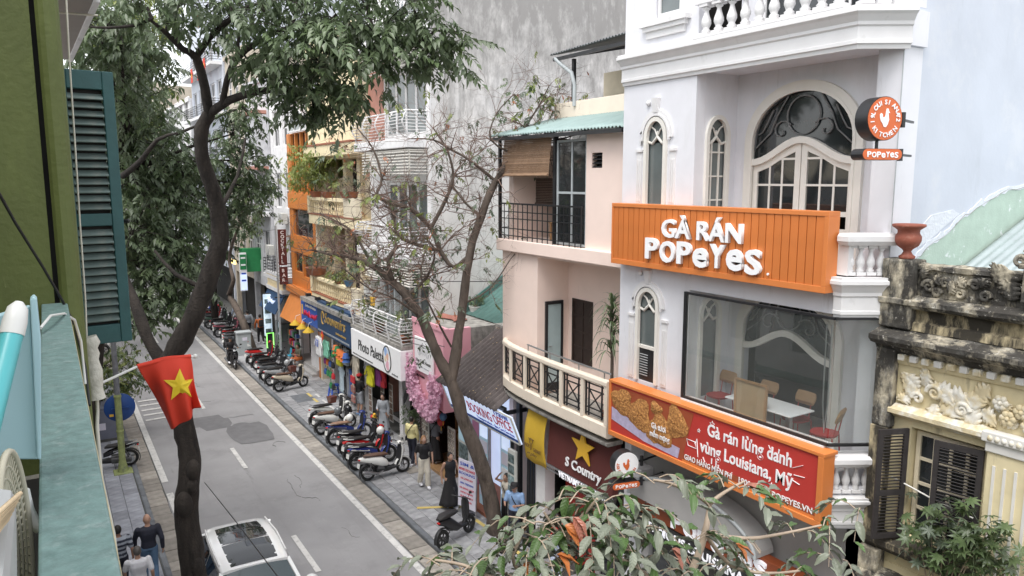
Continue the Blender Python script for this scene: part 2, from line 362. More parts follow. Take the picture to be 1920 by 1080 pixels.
def ring(cx,cz,r,a0,a1,n): return [(cx + r * cos(a0 + (a1 - a0) * i / n),cz + r * sin(a0 + (a1 - a0) * i / n)) for i in range(n + 1)]
# ------------------------------------------------------------------ setting: ground, road, pavements
mat('asphalt',(.285,.28,.285),.9,.10,.7,.35,90,stain=[((.215,.21,.212),1.3,.50,.2,.6,(1,.05,1)),((.19,.188,.19),.9,.54,.2,.6,1),((.17,.168,.17),2.4,.62,.08,.5,(1,.12,1)),((.33,.325,.32),3.0,.58,.12,.5,1),((.13,.13,.13),14,.70,.05,.6,1)])
mat('asphalt_patch',(.165,.163,.168),.92,.12,3,.4,80)
mat('road_paint',(.60,.59,.57),.7,.08,4,.15,60,stain=[((.30,.295,.29),7,.53,.12,.75,1),((.27,.265,.265),1.2,.58,.1,.5,1)])
mat('yellow_paint',(.60,.46,.15),.7,.1,5,stain=[((.25,.23,.18),7,.58,.12,.7,1)])
mat('slab',(.30,.30,.31),.75,.22,3.5,.15,50,rand=.20,stain=[((.11,.115,.12),2.0,.52,.2,.6,1)])
mat('slab_left',(.32,.33,.37),.75,.20,3.0,.15,50,rand=.20,stain=[((.14,.15,.17),2.0,.52,.2,.6,1)])
mat('gutter',(.29,.265,.235),.9,.2,4,.3,50,rand=.20,stain=[((.15,.14,.13),4,.55,.15,.6,1)])
mat('kerb',(.15,.16,.175),.8,.2,5,.2,50,rand=.15)
mat('joint',(.09,.09,.085),.95,.2,6)
mat('earth',(.12,.11,.10),.95,.2,.5)
g = MB(); g.add([(-400,-300,-.06),(500,-300,-.06),(500,700,-.06),(-400,700,-.06)],[(0,1,2,3)])
tag(g.build('ground','earth'),kind='structure')
XR0,XR1 = 2.45,7.32       # road edges (outer side of the painted edge lines)
KR,KL = 7.90,1.93         # kerb faces
g = MB(); ys = list(range(-40,121,4)); vs_ = []
for y in ys:
 for k in range(9):
  x = XR0 - .02 + (XR1 - XR0 + .04) * k / 8; vs_.append((x,y,.02 * sin(pi * k / 8) + .006 * sin(y * 1.3 + k)))
g.add(vs_,[(i * 9 + k,i * 9 + k + 1,(i + 1) * 9 + k + 1,(i + 1) * 9 + k) for i in range(len(ys) - 1) for k in range(8)],True)
road = tag(g.build('road','asphalt'),kind='structure')
def rz(x): return .02 * sin(pi * max(0,min(1,(x - XR0) / (XR1 - XR0))))
def mark(name,m,x0,x1,y0,y1,lift=.012,jag=0):
 b = MB(); n = max(1,int((y1 - y0) / 2)); k = 2
 for i in range(n):
  ya,yb = y0 + (y1 - y0) * i / n,y0 + (y1 - y0) * (i + 1) / n
  b.add([(x0,ya,rz(x0) + lift),(x1,ya,rz(x1) + lift),(x1,yb,rz(x1) + lift),(x0,yb,rz(x0) + lift)],[(0,1,2,3)])
 return b.build(name,m,road)
mark('edge_line','road_paint',7.08,7.26,-20,100,.014); mark('edge_line','road_paint',2.47,2.66,-20,24.0,.014); mark('edge_line','road_paint',2.47,2.66,25.0,36.5,.014); mark('edge_line','road_paint',2.47,2.6,43,100,.014)
for y in (-1.5,5,11.5,17.0,24.8,32.5,40,47.5,55,62.5): mark('lane_dash','road_paint',4.93,5.07,y,y + 2.2,.015)
for k in range(5): mark('crossing_bar','road_paint',2.75,3.55,32.0 + k * .75,32.2 + k * .75,.015)
def blob(name,m,cx,cy,rx,ry,seed,lift):
 r = random.Random(seed); b = MB(); pts = []
 for i in range(14):
  a = 2 * pi * i / 14; q = (abs(cos(a)) ** 14 + abs(sin(a)) ** 14) ** (-1 / 14) * r.uniform(.95,1.03); x,y = cx + rx * q * cos(a),cy + ry * q * sin(a); pts.append((x,y,rz(x) + lift))
 b.add(pts,[tuple(range(14))]); return b.build(name,m,road)
for i,(cx,cy,rx,ry) in enumerate([(4.85,30.4,.75,.95),(5.95,28.4,.75,1.2),(4.05,28.9,.5,1.2),(6.0,32.2,.7,1.5),(3.5,22.5,.5,.9)]): blob('asphalt_patch','asphalt_patch' if i < 2 else 'asphalt',cx,cy,rx,ry,i,.010 + i * .0004)
cr_ = random.Random(12)
for cx,cy,n_,ln in ((5.9,21.6,9,.3),(6.1,22.3,8,.25),(6.3,21.0,7,.25),(4.0,30.2,8,.35),(4.6,33.5,9,.4),(3.3,26.5,7,.3),(6.4,26.4,7,.3),(5.6,36.0,10,.4),(4.3,39.5,9,.5),(6.5,18.2,7,.25),(3.7,20.6,6,.3)):
 pts = []; x,y,a = cx,cy,cr_.uniform(0,6)
 for k in range(n_): pts.append((x,y,rz(x) + .008)); a += cr_.gauss(0,.7); x += ln * cos(a) * .4; y += ln * sin(a) * .7
 b = MB(); b.tube(pts,[.002 + .006 * cr_.random() for _ in pts],4); b.build('crack','joint',road)
b = MB(); b.lathe([(.0,.03),(.30,.03),(.33,.02)],(5.85,29.5,0),20); b.build('manhole_cover','asphalt_patch',road)

rp = tag(P1('pavement_right','joint',None,(8.06,13.4,-40,120,-.05,.085)),kind='structure')
lp = tag(P1('pavement_left','joint',None,(-6,1.78,-40,120,-.05,.085)),kind='structure')
gr = tag(P1('gutter_right','joint',None,(7.30,8.0,-40,120,-.05,.0)),kind='structure')
gl = tag(P1('gutter_left','joint',None,(1.8,2.46,-40,120,-.05,.0)),kind='structure')
def bmesh_box(sx,sy,sz,m,name,bev=.008):
 b = MB(); b.box(-sx / 2,sx / 2,-sy / 2,sy / 2,-sz / 2,sz / 2); me = b.mesh(name,m)
 bm = bmesh.new(); bm.from_mesh(me); bmesh.ops.bevel(bm,geom=[e for e in bm.edges if all(v.co.z > 0 for v in e.verts)],offset=bev,segments=1,affect='EDGES'); bm.to_mesh(me); bm.free(); return me
r = random.Random(3)
ms_ = [bmesh_box(.57,w,.06,'gutter','gutter_stone',.012) for w in (.56,.50,.66)]
for side,x,par in ((0,7.60,gr),(1,2.12,gl)):
 y = 11.0 if side == 0 else 12
 while y < 52:
  k = r.randrange(3); w = (.56,.50,.66)[k]
  inst(ms_[k],'gutter_stone',par,(x + r.uniform(-.01,.01) + (.02 if side else 0),y + w / 2,-.016 + r.uniform(0,.016)),(r.uniform(-.015,.015),r.uniform(-.02,.02),r.uniform(-.015,.015))); y += w + .02
mk = bmesh_box(.15,.98,.2,'kerb','kerb_stone',.02)
for par,x in ((rp,7.975),(lp,1.855)):
 for y in range(11,62): inst(mk,'kerb_stone',par,(x,y + .5,.015),(0,r.uniform(-.01,.01),r.uniform(-.004,.004)))
sl = [bmesh_box(.405,w,.05,'slab','paving_slab',.006) for w in (.39,.59)]
n = 0
for c in range(6):
 y = 13.6 + (c % 3) * .21
 while y < 34 and n < 296:
  k = 1 if r.random() < .45 else 0; w = (.39,.59)[k]
  inst(sl[k],'paving_slab',rp,(8.06 + .415 * c + .21,y + w / 2,.078 + r.uniform(0,.006)),(r.uniform(-.006,.006),r.uniform(-.006,.006),0)); y += w + .012; n += 1
s2 = [bmesh_box(.395,w,.05,'slab_left','paving_slab',.006) for w in (.39,.59)]
for c in range(4):
 y = 16.5 + (c % 3) * .2
 while y < 34:
  k = 1 if r.random() < .5 else 0; w = (.39,.59)[k]
  inst(s2[k],'paving_slab',lp,(1.76 - .405 * c - .21,y + w / 2,.078 + r.uniform(0,.006)),(r.uniform(-.006,.006),r.uniform(-.006,.006),0)); y += w + .012
b = MB()
for x0,x1,y0,y1 in ((8.06,10.6,34.2,110),(8.06,10.6,5,13.5),(-.2,1.77,34.2,110)): b.box(x0,x1,y0,y1,.08,.1)
b.build('far_paving','slab',rp)
def pmark(m,x,y,w,l,a,nm='pavement_mark'):
 b = MB(); c,s_ = cos(a),sin(a); b.add([(x + dx * c - dy * s_,y + dx * s_ + dy * c,.1145) for dx,dy in ((-w / 2,-l / 2),(w / 2,-l / 2),(w / 2,l / 2),(-w / 2,l / 2))],[(0,1,2,3)]); return b.build(nm,m,rp)
pmark('yellow_paint',9.05,18.55,.13,1.3,R(62)); pmark('yellow_paint',9.55,17.2,.12,1.5,0.05); pmark('yellow_paint',9.55,15.3,.12,.9,0.05)
for k in range(5): pmark('yellow_paint',9.2 + .02 * k,28.1 + k * .95,.12,.62,0)
for k in range(4): pmark('road_paint',9.5 + .02 * k,28.6 + k * 1.0,.1,.55,0)
b = MB(); b.box(8.5,9.3,31.0,32.2,.1,.114); b.build('manhole_cover','kerb',rp)
b = MB(); b.box(9.35,9.75,21.3,21.8,.1,.116); b.build('drain_grate','gutter',rp)
# ------------------------------------------------------------------ shared architectural pieces
def baluster_mesh(h,r,m,name='baluster',n=12):
 b = MB(); b.box(-r * 1.05,r * 1.05,-r * 1.05,r * 1.05,0,h * .10)
 b.lathe([(r * .75,h * .10),(r * .95,h * .16),(r * .6,h * .22),(r * .72,h * .28),(r * 1.0,h * .38),(r * .95,h * .48),(r * .6,h * .64),(r * .42,h * .76),(r * .45,h * .80),(r * .8,h * .85),(r * .55,h * .90)],(0,0,0),n)
 b.box(-r * 1.05,r * 1.05,-r * 1.05,r * 1.05,h * .90,h); return b.mesh(name,m)
def along(pts,step,start=.5):
 out = []; pts = [Vector(p) for p in pts]
 for a,c in zip(pts,pts[1:]):
  L_ = (c - a).length; n = max(1,round(L_ / step))
  for i in range(n): out.append((a.lerp(c,(i + start) / n),math.atan2((c - a).y,(c - a).x)))
 return out
def sweep(b,path,prof,closed=False):
 """moulding: prof [(out, z)] swept along a plan path [(x,y)]; out is to the left of the travel direction, mitred"""
 n = len(path); P_ = [Vector((p[0],p[1],0)) for p in path]; rows = []
 for i in range(n):
  d0 = nrm(P_[i] - P_[i - 1]) if i > 0 else nrm(P_[1] - P_[0]); d1 = nrm(P_[i + 1] - P_[i]) if i < n - 1 else d0
  n0 = Vector((-d0.y,d0.x,0)); n1 = Vector((-d1.y,d1.x,0)); m_ = nrm(n0 + n1); k = 1 / max(.3,m_.dot(n0))
  rows.append([P_[i] + m_ * (o * k) + Vector((0,0,z)) for o,z in prof])
 q = len(prof); b.add([p for r_ in rows for p in r_],[(i * q + k,i * q + (k + 1) % q,(i + 1) * q + (k + 1) % q,(i + 1) * q + k) for i in range(n - 1) for k in range(q)])
 b.add(rows[0],[tuple(range(q - 1,-1,-1))]); b.add(rows[-1],[tuple(range(q))]); return b
def arch_wall(b,axis,t0,t1,a0,a1,z0,z1,arches,n=20):
 """arches: (ya, yb, zbottom, zspring, rise)"""
 cur = a0
 def bx(p,q,lo,hi): (b.box(t0,t1,p,q,lo,hi) if axis == 'x' else b.box(p,q,t0,t1,lo,hi))
 for ya,yb,zb,zs,rs in sorted(arches):
  bx(cur,ya,z0,z1)
  if zb > z0: bx(ya,yb,z0,zb)
  c,hw = (ya + yb) / 2,(yb - ya) / 2; f = lambda y: zs + rs * math.sqrt(max(0,1 - ((y - c) / hw) ** 2))
  for i in range(n):
   p,q = ya + (yb - ya) * (.5 - .5 * cos(pi * i / n)),ya + (yb - ya) * (.5 - .5 * cos(pi * (i + 1) / n)); zp,zq = f(p),f(q)
   if axis == 'x': b.hexa([(t0,p,zp),(t1,p,zp),(t1,q,zq),(t0,q,zq)],[(t0,p,z1),(t1,p,z1),(t1,q,z1),(t0,q,z1)])
   else: b.hexa([(p,t0,zp),(q,t0,zq),(q,t1,zq),(p,t1,zp)],[(p,t0,z1),(q,t0,z1),(q,t1,z1),(p,t1,z1)])
  cur = yb
 bx(cur,a1,z0,z1)
def arch_pts(axis,t,ya,yb,zb,zs,rs,n=18):
 c,hw = (ya + yb) / 2,(yb - ya) / 2
 pts = [(ya,zb)] + [(c - hw * cos(pi * i / n),zs + rs * sin(pi * i / n)) for i in range(n + 1)] + [(yb,zb)]
 return [Vector((t,p,z)) if axis == 'x' else Vector((p,t,z)) for p,z in pts]
def band(b,pts,w,axis,d):
 """flat strip of width w and depth d following a polyline in the wall plane, mitred"""
 N = Vector((1,0,0)) if axis == 'x' else Vector((0,1,0)); n = len(pts); rows = []
 for i in range(n):
  d0 = nrm(pts[i] - pts[i - 1]) if i else nrm(pts[1] - pts[0]); d1 = nrm(pts[i + 1] - pts[i]) if i < n - 1 else d0
  n0,n1 = d0.cross(N),d1.cross(N); m_ = nrm(n0 + n1); k = 1 / max(.35,m_.dot(n0)); a = m_ * (w / 2 * k); c = N * (d / 2)
  rows += [pts[i] - a - c,pts[i] + a - c,pts[i] + a + c,pts[i] - a + c]
 b.add(rows,[(i * 4 + k,i * 4 + (k + 1) % 4,i * 4 + 4 + (k + 1) % 4,i * 4 + 4 + k) for i in range(n - 1) for k in range(4)] + [(3,2,1,0),(n * 4 - 4,n * 4 - 3,n * 4 - 2,n * 4 - 1)])
def narrow_window(root,axis,t,ya,yb,zb,zs,rs,out,grid=False,lower=None,gm='grey_glass'):
 """tall arched window with petal tracery; out = outward sign along the axis"""
 f = MB(); band(f,arch_pts(axis,t + out * .02,ya + .03,yb - .03,zb,zs,rs - .02),.075,axis,.07)
 w = f.build('window','cream_paint',root)
 tr = MB(); mk = (lambda p,z,d=0: Vector((t - out * d,p,z))) if axis == 'x' else (lambda p,z,d=0: Vector((p,t - out * d,z)))
 c = (ya + yb) / 2; hw = (yb - ya) / 2
 for s in (-1,1):     # petals and the wavy transom
  tr.tube([mk(c,zs + .02,.02),mk(c + s * hw * .25,zs + rs * .42,.02),mk(c + s * hw * .62,zs + rs * .6,.02),mk(c + s * hw * .8,zs + rs * .5,.02)],.017,6)
  tr.tube([mk(c,zs + .02,.02),mk(c + s * hw * .45,zs - .10,.02),mk(c + s * hw * .95,zs - .06,.02)],.028,6)
 tr.tube([mk(c,zs + .02,.02),mk(c,zs + rs * .35,.02)],.015,6)
 if grid:
  for k in (1,2): q = ya + (yb - ya) * k / 3; tr.bar(mk(q,zb,.03),mk(q,zs - .05,.03),.028)
  for k in range(1,5): q = zb + (zs - zb) * k / 4.6; tr.bar(mk(ya + .06,q,.035),mk(yb - .06,q,.035),.026)
 if lower: tr.bar(mk(ya + .04,lower,.02),mk(yb - .04,lower,.02),.06)
 tr.build('tracery','cream_paint',w)
 def pane(z0,z1,arch):
  b = MB(); n = 12
  pts = [(ya + .05,z0),(yb - .05,z0),(yb - .05,z1)] + ([(c + (hw - .05) * cos(pi * i / n),z1 + (rs - .05) * sin(pi * i / n)) for i in range(1,n)] if arch else []) + [(ya + .05,z1)]
  d0,d1 = sorted((t - out * .045,t - out * .052)); b.prism(pts,axis,d0,d1); b.build('pane',gm,w)
 pane(zb,zs - .09,False); pane(zs - .05,zs,True)
 if lower:
  b = MB(); d0,d1 = sorted((t - out * .02,t - out * .035)); (b.box(d0,d1,ya + .04,yb - .04,zb,lower - .03) if axis == 'x' else b.box(ya + .04,yb - .04,d0,d1,zb,lower - .03)); b.build('hopper_sash','black_metal',w)
  b = MB()
  for k in range(9): q = zb + .12 + k * (lower - zb - .22) / 9; b.bar(mk(c - .02,q,-.005 * out * out),mk(yb - .10,q,-.005),.012)
  b.build('vent_louvre','pvc_grey',w)
 return w

# ------------------------------------------------------------------ the white corner-balcony building with the fried chicken restaurant
PB = thing('restaurant_building',(10.3,9,0),'tall white building with arched doors, balconies and two long orange signs','building')
FX,DX,Y0,Y1,YR = 9.73,10.77,6.25,11.52,9.6       # bay face, door wall, party wall, far corner, recess corner
b = MB()
w3 = (10.28,10.86,9.05,10.28,.36); w2 = (10.36,10.98,5.60,7.1,.34)
arch_wall(b,'x',FX,FX + .22,YR,Y1,4.2,7.95,[w2]); arch_wall(b,'x',FX,FX + .22,YR,Y1,7.95,11.4,[w3])
holed(b,'x',FX,FX + .22,YR,Y1,11.4,16.0,[(10.05,10.7,12.42,14.2)])
b.build('bay_wall','white',PB)
b = MB()
arch_wall(b,'y',YR,YR + .2,FX + .222,DX,8.0,11.4,[(9.98,10.56,8.3,10.25,.38)]); arch_wall(b,'y',YR,YR + .2,FX + .222,DX,4.9,7.95,[(9.98,10.52,5.5,7.05,.34)])
b.build('recess_side_wall','white',PB)
b = MB(); D3 = (7.14,9.24,8.02,10.15,.88); D2 = (7.28,9.26,4.95,6.85,.72)
arch_wall(b,'x',DX,DX + .2,6.26,YR + .2,8.0,11.4,[D3],28); arch_wall(b,'x',DX,DX + .2,6.26,YR + .2,4.9,7.95,[D2],28)
holed(b,'x',DX,DX + .2,6.26,YR,11.86,16,[(6.9,9.2,11.9,14.3)])
b.build('door_wall','white',PB)
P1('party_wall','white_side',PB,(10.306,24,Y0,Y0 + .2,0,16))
P1('pier','white',PB,(10.3,DX - .004,Y0 - .004,6.62,0,4.3),(10.3,DX - .004,Y0 - .004,6.62,4.9,7.5),(10.3,DX - .004,Y0 - .004,6.62,7.95,11.35),(10.3,DX - .004,Y0 - .004,6.62,11.9,16))
P1('side_wall','white',PB,(FX + .222,24,Y1 - .2,Y1 - .002,0,16))
P1('drain_wire','pvc_grey',PB,(10.285,10.297,Y0 - .016,Y0 - .006,4.4,11.3))
# slabs
plan = [(FX - .1,Y1),(FX - .1,6.62),(10.28,6.2)]
def slabpoly(z0,z1,off,m,nm,x_in=DX):
 b = MB(); b.prism([(FX - off,Y1 - .01),(FX - off,6.6 - off * .35),(10.3,6.19),(x_in,6.19),(x_in,Y1 - .01)][::-1],'z',z0,z1); return b.build(nm,m,PB)
slabpoly(11.36,11.84,-.003,'white','upper_slab'); slabpoly(7.55,7.95,-.003,'white','middle_slab'); slabpoly(4.25,4.92,-.003,'white','lower_slab')
path = [(10.32,6.19),(FX,6.58),(FX,Y1)]     # travelling +Y the outside is on the left
def cornice(z0,h,proj,nm,m='white_trim',pth=path):
 b = MB(); pr = [(0,0),(.05,0),(.06,.10),(.10,.12),(.10,.20),(.085,.21),(.085,.52),(.12,.56),(.12,.64),(.20,.78),(.26,.84),(.26,.92),(.22,.94),(.22,1.0),(0,1.0)]
 sweep(b,pth,[(o * proj / .26,z0 + t * h) for o,t in pr]); return b.build(nm,m,PB)
cornice(11.30,.56,.22,'cornice'); cornice(7.50,.62,.16,'balcony_moulding',pth=[(10.30,6.19),(FX - .02,6.56),(FX - .02,6.66)]); cornice(4.30,.50,.16,'balcony_moulding',pth=[(10.30,6.19),(FX - .02,6.56),(FX - .02,6.66)])
# balustrades
bal_u = baluster_mesh(.52,.085,'white_trim'); bal_s = baluster_mesh(.44,.062,'white_trim')
bu = P1('balustrade','white_trim',PB,(FX - .19,FX + .05,6.7,9.55,11.862,11.90),(FX - .17,FX + .04,6.66,9.55,12.42,12.54))
for p,a in along([(FX - .07,9.5,11.90),(FX - .07,6.72,11.90)],.265): inst(bal_u,'baluster',bu,p)
for p,a in along([(FX - .02,6.62,11.90),(10.32,6.28,11.90)],.25): inst(bal_u,'baluster',bu,p,(0,0,a))
for z,rail,nm in ((8.14,8.58,'b'),(4.84,5.28,'a')):
 b = MB(); sweep(b,[(10.30,6.2),(FX + .02,6.53),(FX + .02,6.62)],[(-.14,rail),(.10,rail),(.15,rail + .06),(.15,rail + .13),(.11,rail + .17),(-.14,rail + .17)])
 if nm == 'b': b.box(FX - .02,FX + .1,6.5,6.66,z,rail)
 o = b.build('corner_balustrade','white_trim',PB)
 for p,a in along([(FX + .02,6.58,z),(10.26,6.27,z)],.155): inst(bal_s,'baluster',o,p,(0,0,a))
# windows of the bay and recess
narrow_window(PB,'x',FX,*w3,out=-1); narrow_window(PB,'x',FX,*w2,out=-1,lower=6.28)
narrow_window(PB,'y',YR,9.98,10.56,8.3,10.25,.38,out=-1,grid=True); narrow_window(PB,'y',YR,9.98,10.52,5.5,7.05,.34,out=-1)
for (ya,yb,zb,zs,rs) in (w3,w2):     # moulded surround, fluted pilasters, keystone
 b = MB(); band(b,arch_pts('x',FX - .012,ya - .10,yb + .10,zs,zs,rs + .10),.10,'x',.05); band(b,arch_pts('x',FX - .03,ya - .06,yb + .06,zs - .05,zs,rs + .06),.035,'x',.05)
 for s,q in ((-1,ya - .16),(1,yb + .16)):
  b.box(FX - .02,FX + .01,q - .07,q + .07,zb,zs - .25)
  for k in (-.045,0,.045): b.box(FX - .034,FX - .019,q + k - .012,q + k + .012,zb + .05,zs - .4)
  b.box(FX - .045,FX + .01,q - .09,q + .09,zs - .25,zs - .2)
 c = (ya + yb) / 2; b.hexa([(FX - .06,c - .05,zs + rs + .10),(FX,c - .05,zs + rs + .10),(FX,c + .05,zs + rs + .10),(FX - .06,c + .05,zs + rs + .10)],[(FX - .09,c - .08,zs + rs + .36),(FX,c - .08,zs + rs + .36),(FX,c + .08,zs + rs + .36),(FX - .09,c + .08,zs + rs + .36)])
 b.ell((FX - .03,c + .22,zs + rs + .28),(.04,.05,.05)); b.build('window_surround','white_trim',PB)
window(PB,'x',FX + .05,10.07,10.68,12.44,14.18,1,2,'white_trim','grey_glass',dep=.06)
b = MB(); b.box(FX - .14,FX + .05,9.78,11.0,12.28,12.36); b.box(FX - .10,FX,9.85,10.93,12.2,12.28); b.box(FX - .05,FX,9.9,10.88,12.08,12.2)
for q in (9.95,10.72): b.box(FX - .03,FX,q,q + .1,12.36,14.4)
b.build('window_sill','white_trim',PB)
window(PB,'x',DX + .05,6.92,9.18,11.92,14.28,4,3,'white_trim','dark_glass')
# third floor arched double door
def arched_door(D,leaves):
 ya,yb,zb,zs,rs = D; c = (ya + yb) / 2; hw = (yb - ya) / 2; t = DX
 b = MB(); band(b,arch_pts('x',t - .02,ya - .03,yb + .03,zb,zs,rs + .03,26),.14,'x',.10); band(b,arch_pts('x',t - .06,ya + .05,yb - .05,zb,zs,rs - .05,26),.05,'x',.05)
 fr = b.build('arched_door','cream_paint',PB)
 wav = [(c - hw + .02 + (2 * hw - .04) * i / 16,zs - .34 + .36 * (0.5 - .5 * cos(2 * pi * i / 16)) ** 1.2) for i in range(17)]
 b = MB(); tp = [Vector((t - .02,y,z)) for y,z in wav]; band(b,tp,.11,'x',.09); b.build('transom','cream_paint',fr)
 b = MB(); top = [(c + (hw - .08) * cos(pi * i / 20),zs + (rs - .08) * sin(pi * i / 20)) for i in range(21)]
 b.prism(wav + top,'x',t + .03,t + .038); b.build('fanlight_pane','dark_glass',fr)
 b = MB(); zc = zs + rs * .48
 b.tube([Vector((t,y,z)) for y,z in ring(c,zc,rs * .36,0,2 * pi,24)[:-1]],.014,6,closed=True)
 for s in (-1,1):
  sp = [(c + s * (hw * .40 + (.22 - .018 * i) * cos(2.6 - i * .55)),zs + rs * .20 + (.22 - .018 * i) * sin(2.6 - i * .55) * .9) for i in range(12)]
  b.tube([Vector((t,y,z)) for y,z in sp],.013,6)
  b.tube([Vector((t,c + s * q * hw,zs + rs * z)) for q,z in ((.30,.86),(.5,.5),(.62,.18),(.8,.0),(.9,-.1))],.013,6)
  b.tube([Vector((t,c + s * q * hw,zs + rs * z)) for q,z in ((.58,.62),(.7,.35),(.78,.2),(.86,.16))],.012,6)
 mat('iron_grey',(.16,.16,.16),.6,.2,9); b.build('scrollwork','iron_grey',fr)
 for s in ((-1,1) if leaves else ()):
  y0,y1 = (c - hw + .05,c - .008) if s < 0 else (c + .008,c + hw - .05); zt = lambda y: zs - .40 + .36 * (0.5 - .5 * cos(2 * pi * (y - (c - hw)) / (2 * hw))) ** 1.2
  lf = MB(); st = .11
  def col(p,q,lo): lf.hexa([(t,p,lo),(t + .05,p,lo),(t + .05,q,lo),(t,q,lo)],[(t,p,zt(p)),(t + .05,p,zt(p)),(t + .05,q,zt(q)),(t,q,zt(q))])
  col(y0,y0 + st,zb); col(y1 - st,y1,zb)
  n = 3; wv = (y1 - y0 - 2 * st) / n
  rows = [9.0,9.42,9.86]
  for k in range(n + 1):
   if 0 < k < n: q = y0 + st + k * wv; lf.box(t + .008,t + .042,q - .018,q + .018,8.95,zt(q) - .05)
  lf.box(t,t + .05,y0 + st,y1 - st,zb,8.72); lf.box(t,t + .05,y0 + st,y1 - st,8.92,9.0)
  for z in rows[1:]: lf.box(t + .006,t + .044,y0 + st,y1 - st,z - .018,z + .018)
  for k in range(n): p,q = y0 + st + k * wv,y0 + st + (k + 1) * wv; lf.hexa([(t,p,zt(p) - .12),(t + .05,p,zt(p) - .12),(t + .05,q,zt(q) - .12),(t,q,zt(q) - .12)],[(t,p,zt(p)),(t + .05,p,zt(p)),(t + .05,q,zt(q)),(t,q,zt(q))])
  lo = lf.build('door_leaf','cream_paint',fr)
  for k in range(n):
   p,q = y0 + st + k * wv + .018,y0 + st + (k + 1) * wv - .018
   for z0,z1 in ((9.0,9.402),(9.438,9.842),(9.878,None)):
    g = MB(); a_,c_ = (z1,z1) if z1 else (zt(p) - .12,zt(q) - .12)
    g.prism([(p,z0),(q,z0),(q,c_),(p,a_)],'x',t + .02,t + .028); g.build('pane','dark_glass',lo)
 return fr
arched_door(D3,True); arched_door(D2,False)
# rooms behind the openings
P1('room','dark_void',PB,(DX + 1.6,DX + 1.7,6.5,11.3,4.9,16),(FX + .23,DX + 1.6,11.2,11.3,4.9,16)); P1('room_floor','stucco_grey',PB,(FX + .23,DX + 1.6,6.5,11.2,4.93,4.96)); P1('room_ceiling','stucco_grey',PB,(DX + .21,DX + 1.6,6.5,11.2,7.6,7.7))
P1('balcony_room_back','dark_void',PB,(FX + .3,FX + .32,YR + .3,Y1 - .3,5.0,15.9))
# second floor glass box
GX = FX - .11
def sheet(p,q,z0,z1,nm,m,par,th=.012):
 b = MB(); p = Vector((p[0],p[1],0)); q = Vector((q[0],q[1],0)); n_ = nrm((q - p).cross(Vector((0,0,1)))) * (th / 2)
 b.hexa([p - n_ + Vector((0,0,z0)),p + n_ + Vector((0,0,z0)),q + n_ + Vector((0,0,z0)),q - n_ + Vector((0,0,z0))],[p - n_ + Vector((0,0,z1)),p + n_ + Vector((0,0,z1)),q + n_ + Vector((0,0,z1)),q - n_ + Vector((0,0,z1))]); return b.build(nm,m,par)
glass('shop_glass',(.97,.985,.98),2.6,.04)
gb = MB(); gz0,gz1 = 5.58,7.53
for p,q in (((GX,YR - .04),(GX,6.58)),((GX,6.58),(10.28,6.2))):
 for z in (gz0 + .02,gz1 - .02): gb.bar((p[0],p[1],z),(q[0],q[1],z),.05,.04)
gb.bar((GX,YR - .03,gz0),(GX,YR - .03,gz1),.06); gb.bar((10.27,6.2,gz0),(10.27,6.2,gz1),.07)
GB = gb.build('glass_enclosure','black_metal',PB)
for p,q in (((GX,YR - .06),(GX,7.98)),((GX,7.975),(GX,6.60)),((GX + .01,6.575),(10.24,6.22))): sheet(p,q,gz0 + .04,gz1 - .04,'pane','shop_glass',GB)
b = MB(); b.tube([(GX + .05,6.75,7.4),(GX + .05,6.74,6.2),(GX + .06,6.70,5.75),(GX + .05,6.66,6.2),(GX + .05,6.66,7.4)],.012,6); b.build('door_pull','steel',GB)
P1('enclosure_sill','white_trim',PB,(GX - .05,FX + .1,6.62,YR - .02,5.44,5.575))
P1('inner_post','white',PB,(10.42,10.6,6.3,6.5,4.93,7.55))
# furniture in the glass box
def stool_chair(loc,rz_,label):
 t = thing('cafe_chair',loc,label,'chair','chairs behind the restaurant glass')
 o = Vector(loc); b = MB(); b.loft([((o.x - .02 * i,o.y,o.z + .70 + .055 * i),(.0,.21 - .02 * abs(i - 1.5),0),(.012,0,.03),.6) for i in range(4)]); b.build('backrest','wood',t)
 b = MB(); b.loft([((o.x + .2,o.y,o.z + .44),(.2,0,0),(0,.2,0),.7),((o.x + .2,o.y,o.z + .475),(.21,0,0),(0,.21,0),.7)]); b.build('seat','red_seat',t)
 for sx in (.03,.37):
  for sy in (-.17,.17): b = MB(); b.tube([(o.x + sx,o.y + sy,o.z + .44),(o.x + sx + (.03 if sx > .1 else -.03),o.y + sy * 1.1,o.z)],.011,6); b.build('leg','red_seat',t)
 b = MB()
 for sy in (-.12,.12): b.tube([(o.x + .03,o.y + sy,o.z + .44),(o.x - .03,o.y + sy,o.z + .78)],.01,6)
 b.build('back_post','red_seat',t); t.rotation_euler.z = rz_; return t
ZF = 5.09
for i,(x,y,a,lb) in enumerate([(10.62,8.5,pi,'wooden chair with red seat, left one of two behind the white table'),(10.62,7.75,pi,'wooden chair with red seat, right one of two behind the white table'),(10.25,6.85,pi * .6,'wooden chair with red seat at the glass corner'),(10.55,9.38,pi,'wooden chair with red seat below the narrow arched window')]): stool_chair((x,y,ZF),a,lb)
P1('room_platform','white_trim',PB,(FX + .1,DX,6.62,YR,4.965,5.088))
tb = thing('cafe_table',(10.1,8.05,ZF),'white rectangular table behind the restaurant glass','table')
P1('table_top','white_letter',tb,(9.80,10.42,7.4,8.75,ZF + .66,ZF + .69),bevel=.01)
for y in (7.65,8.5): P1('leg','steel',tb,(10.07,10.15,y - .04,y + .04,ZF,ZF + .66))
bd = thing('framed_board',(9.75,8.15,5.45),'tan framed board leaning inside the restaurant glass','board')
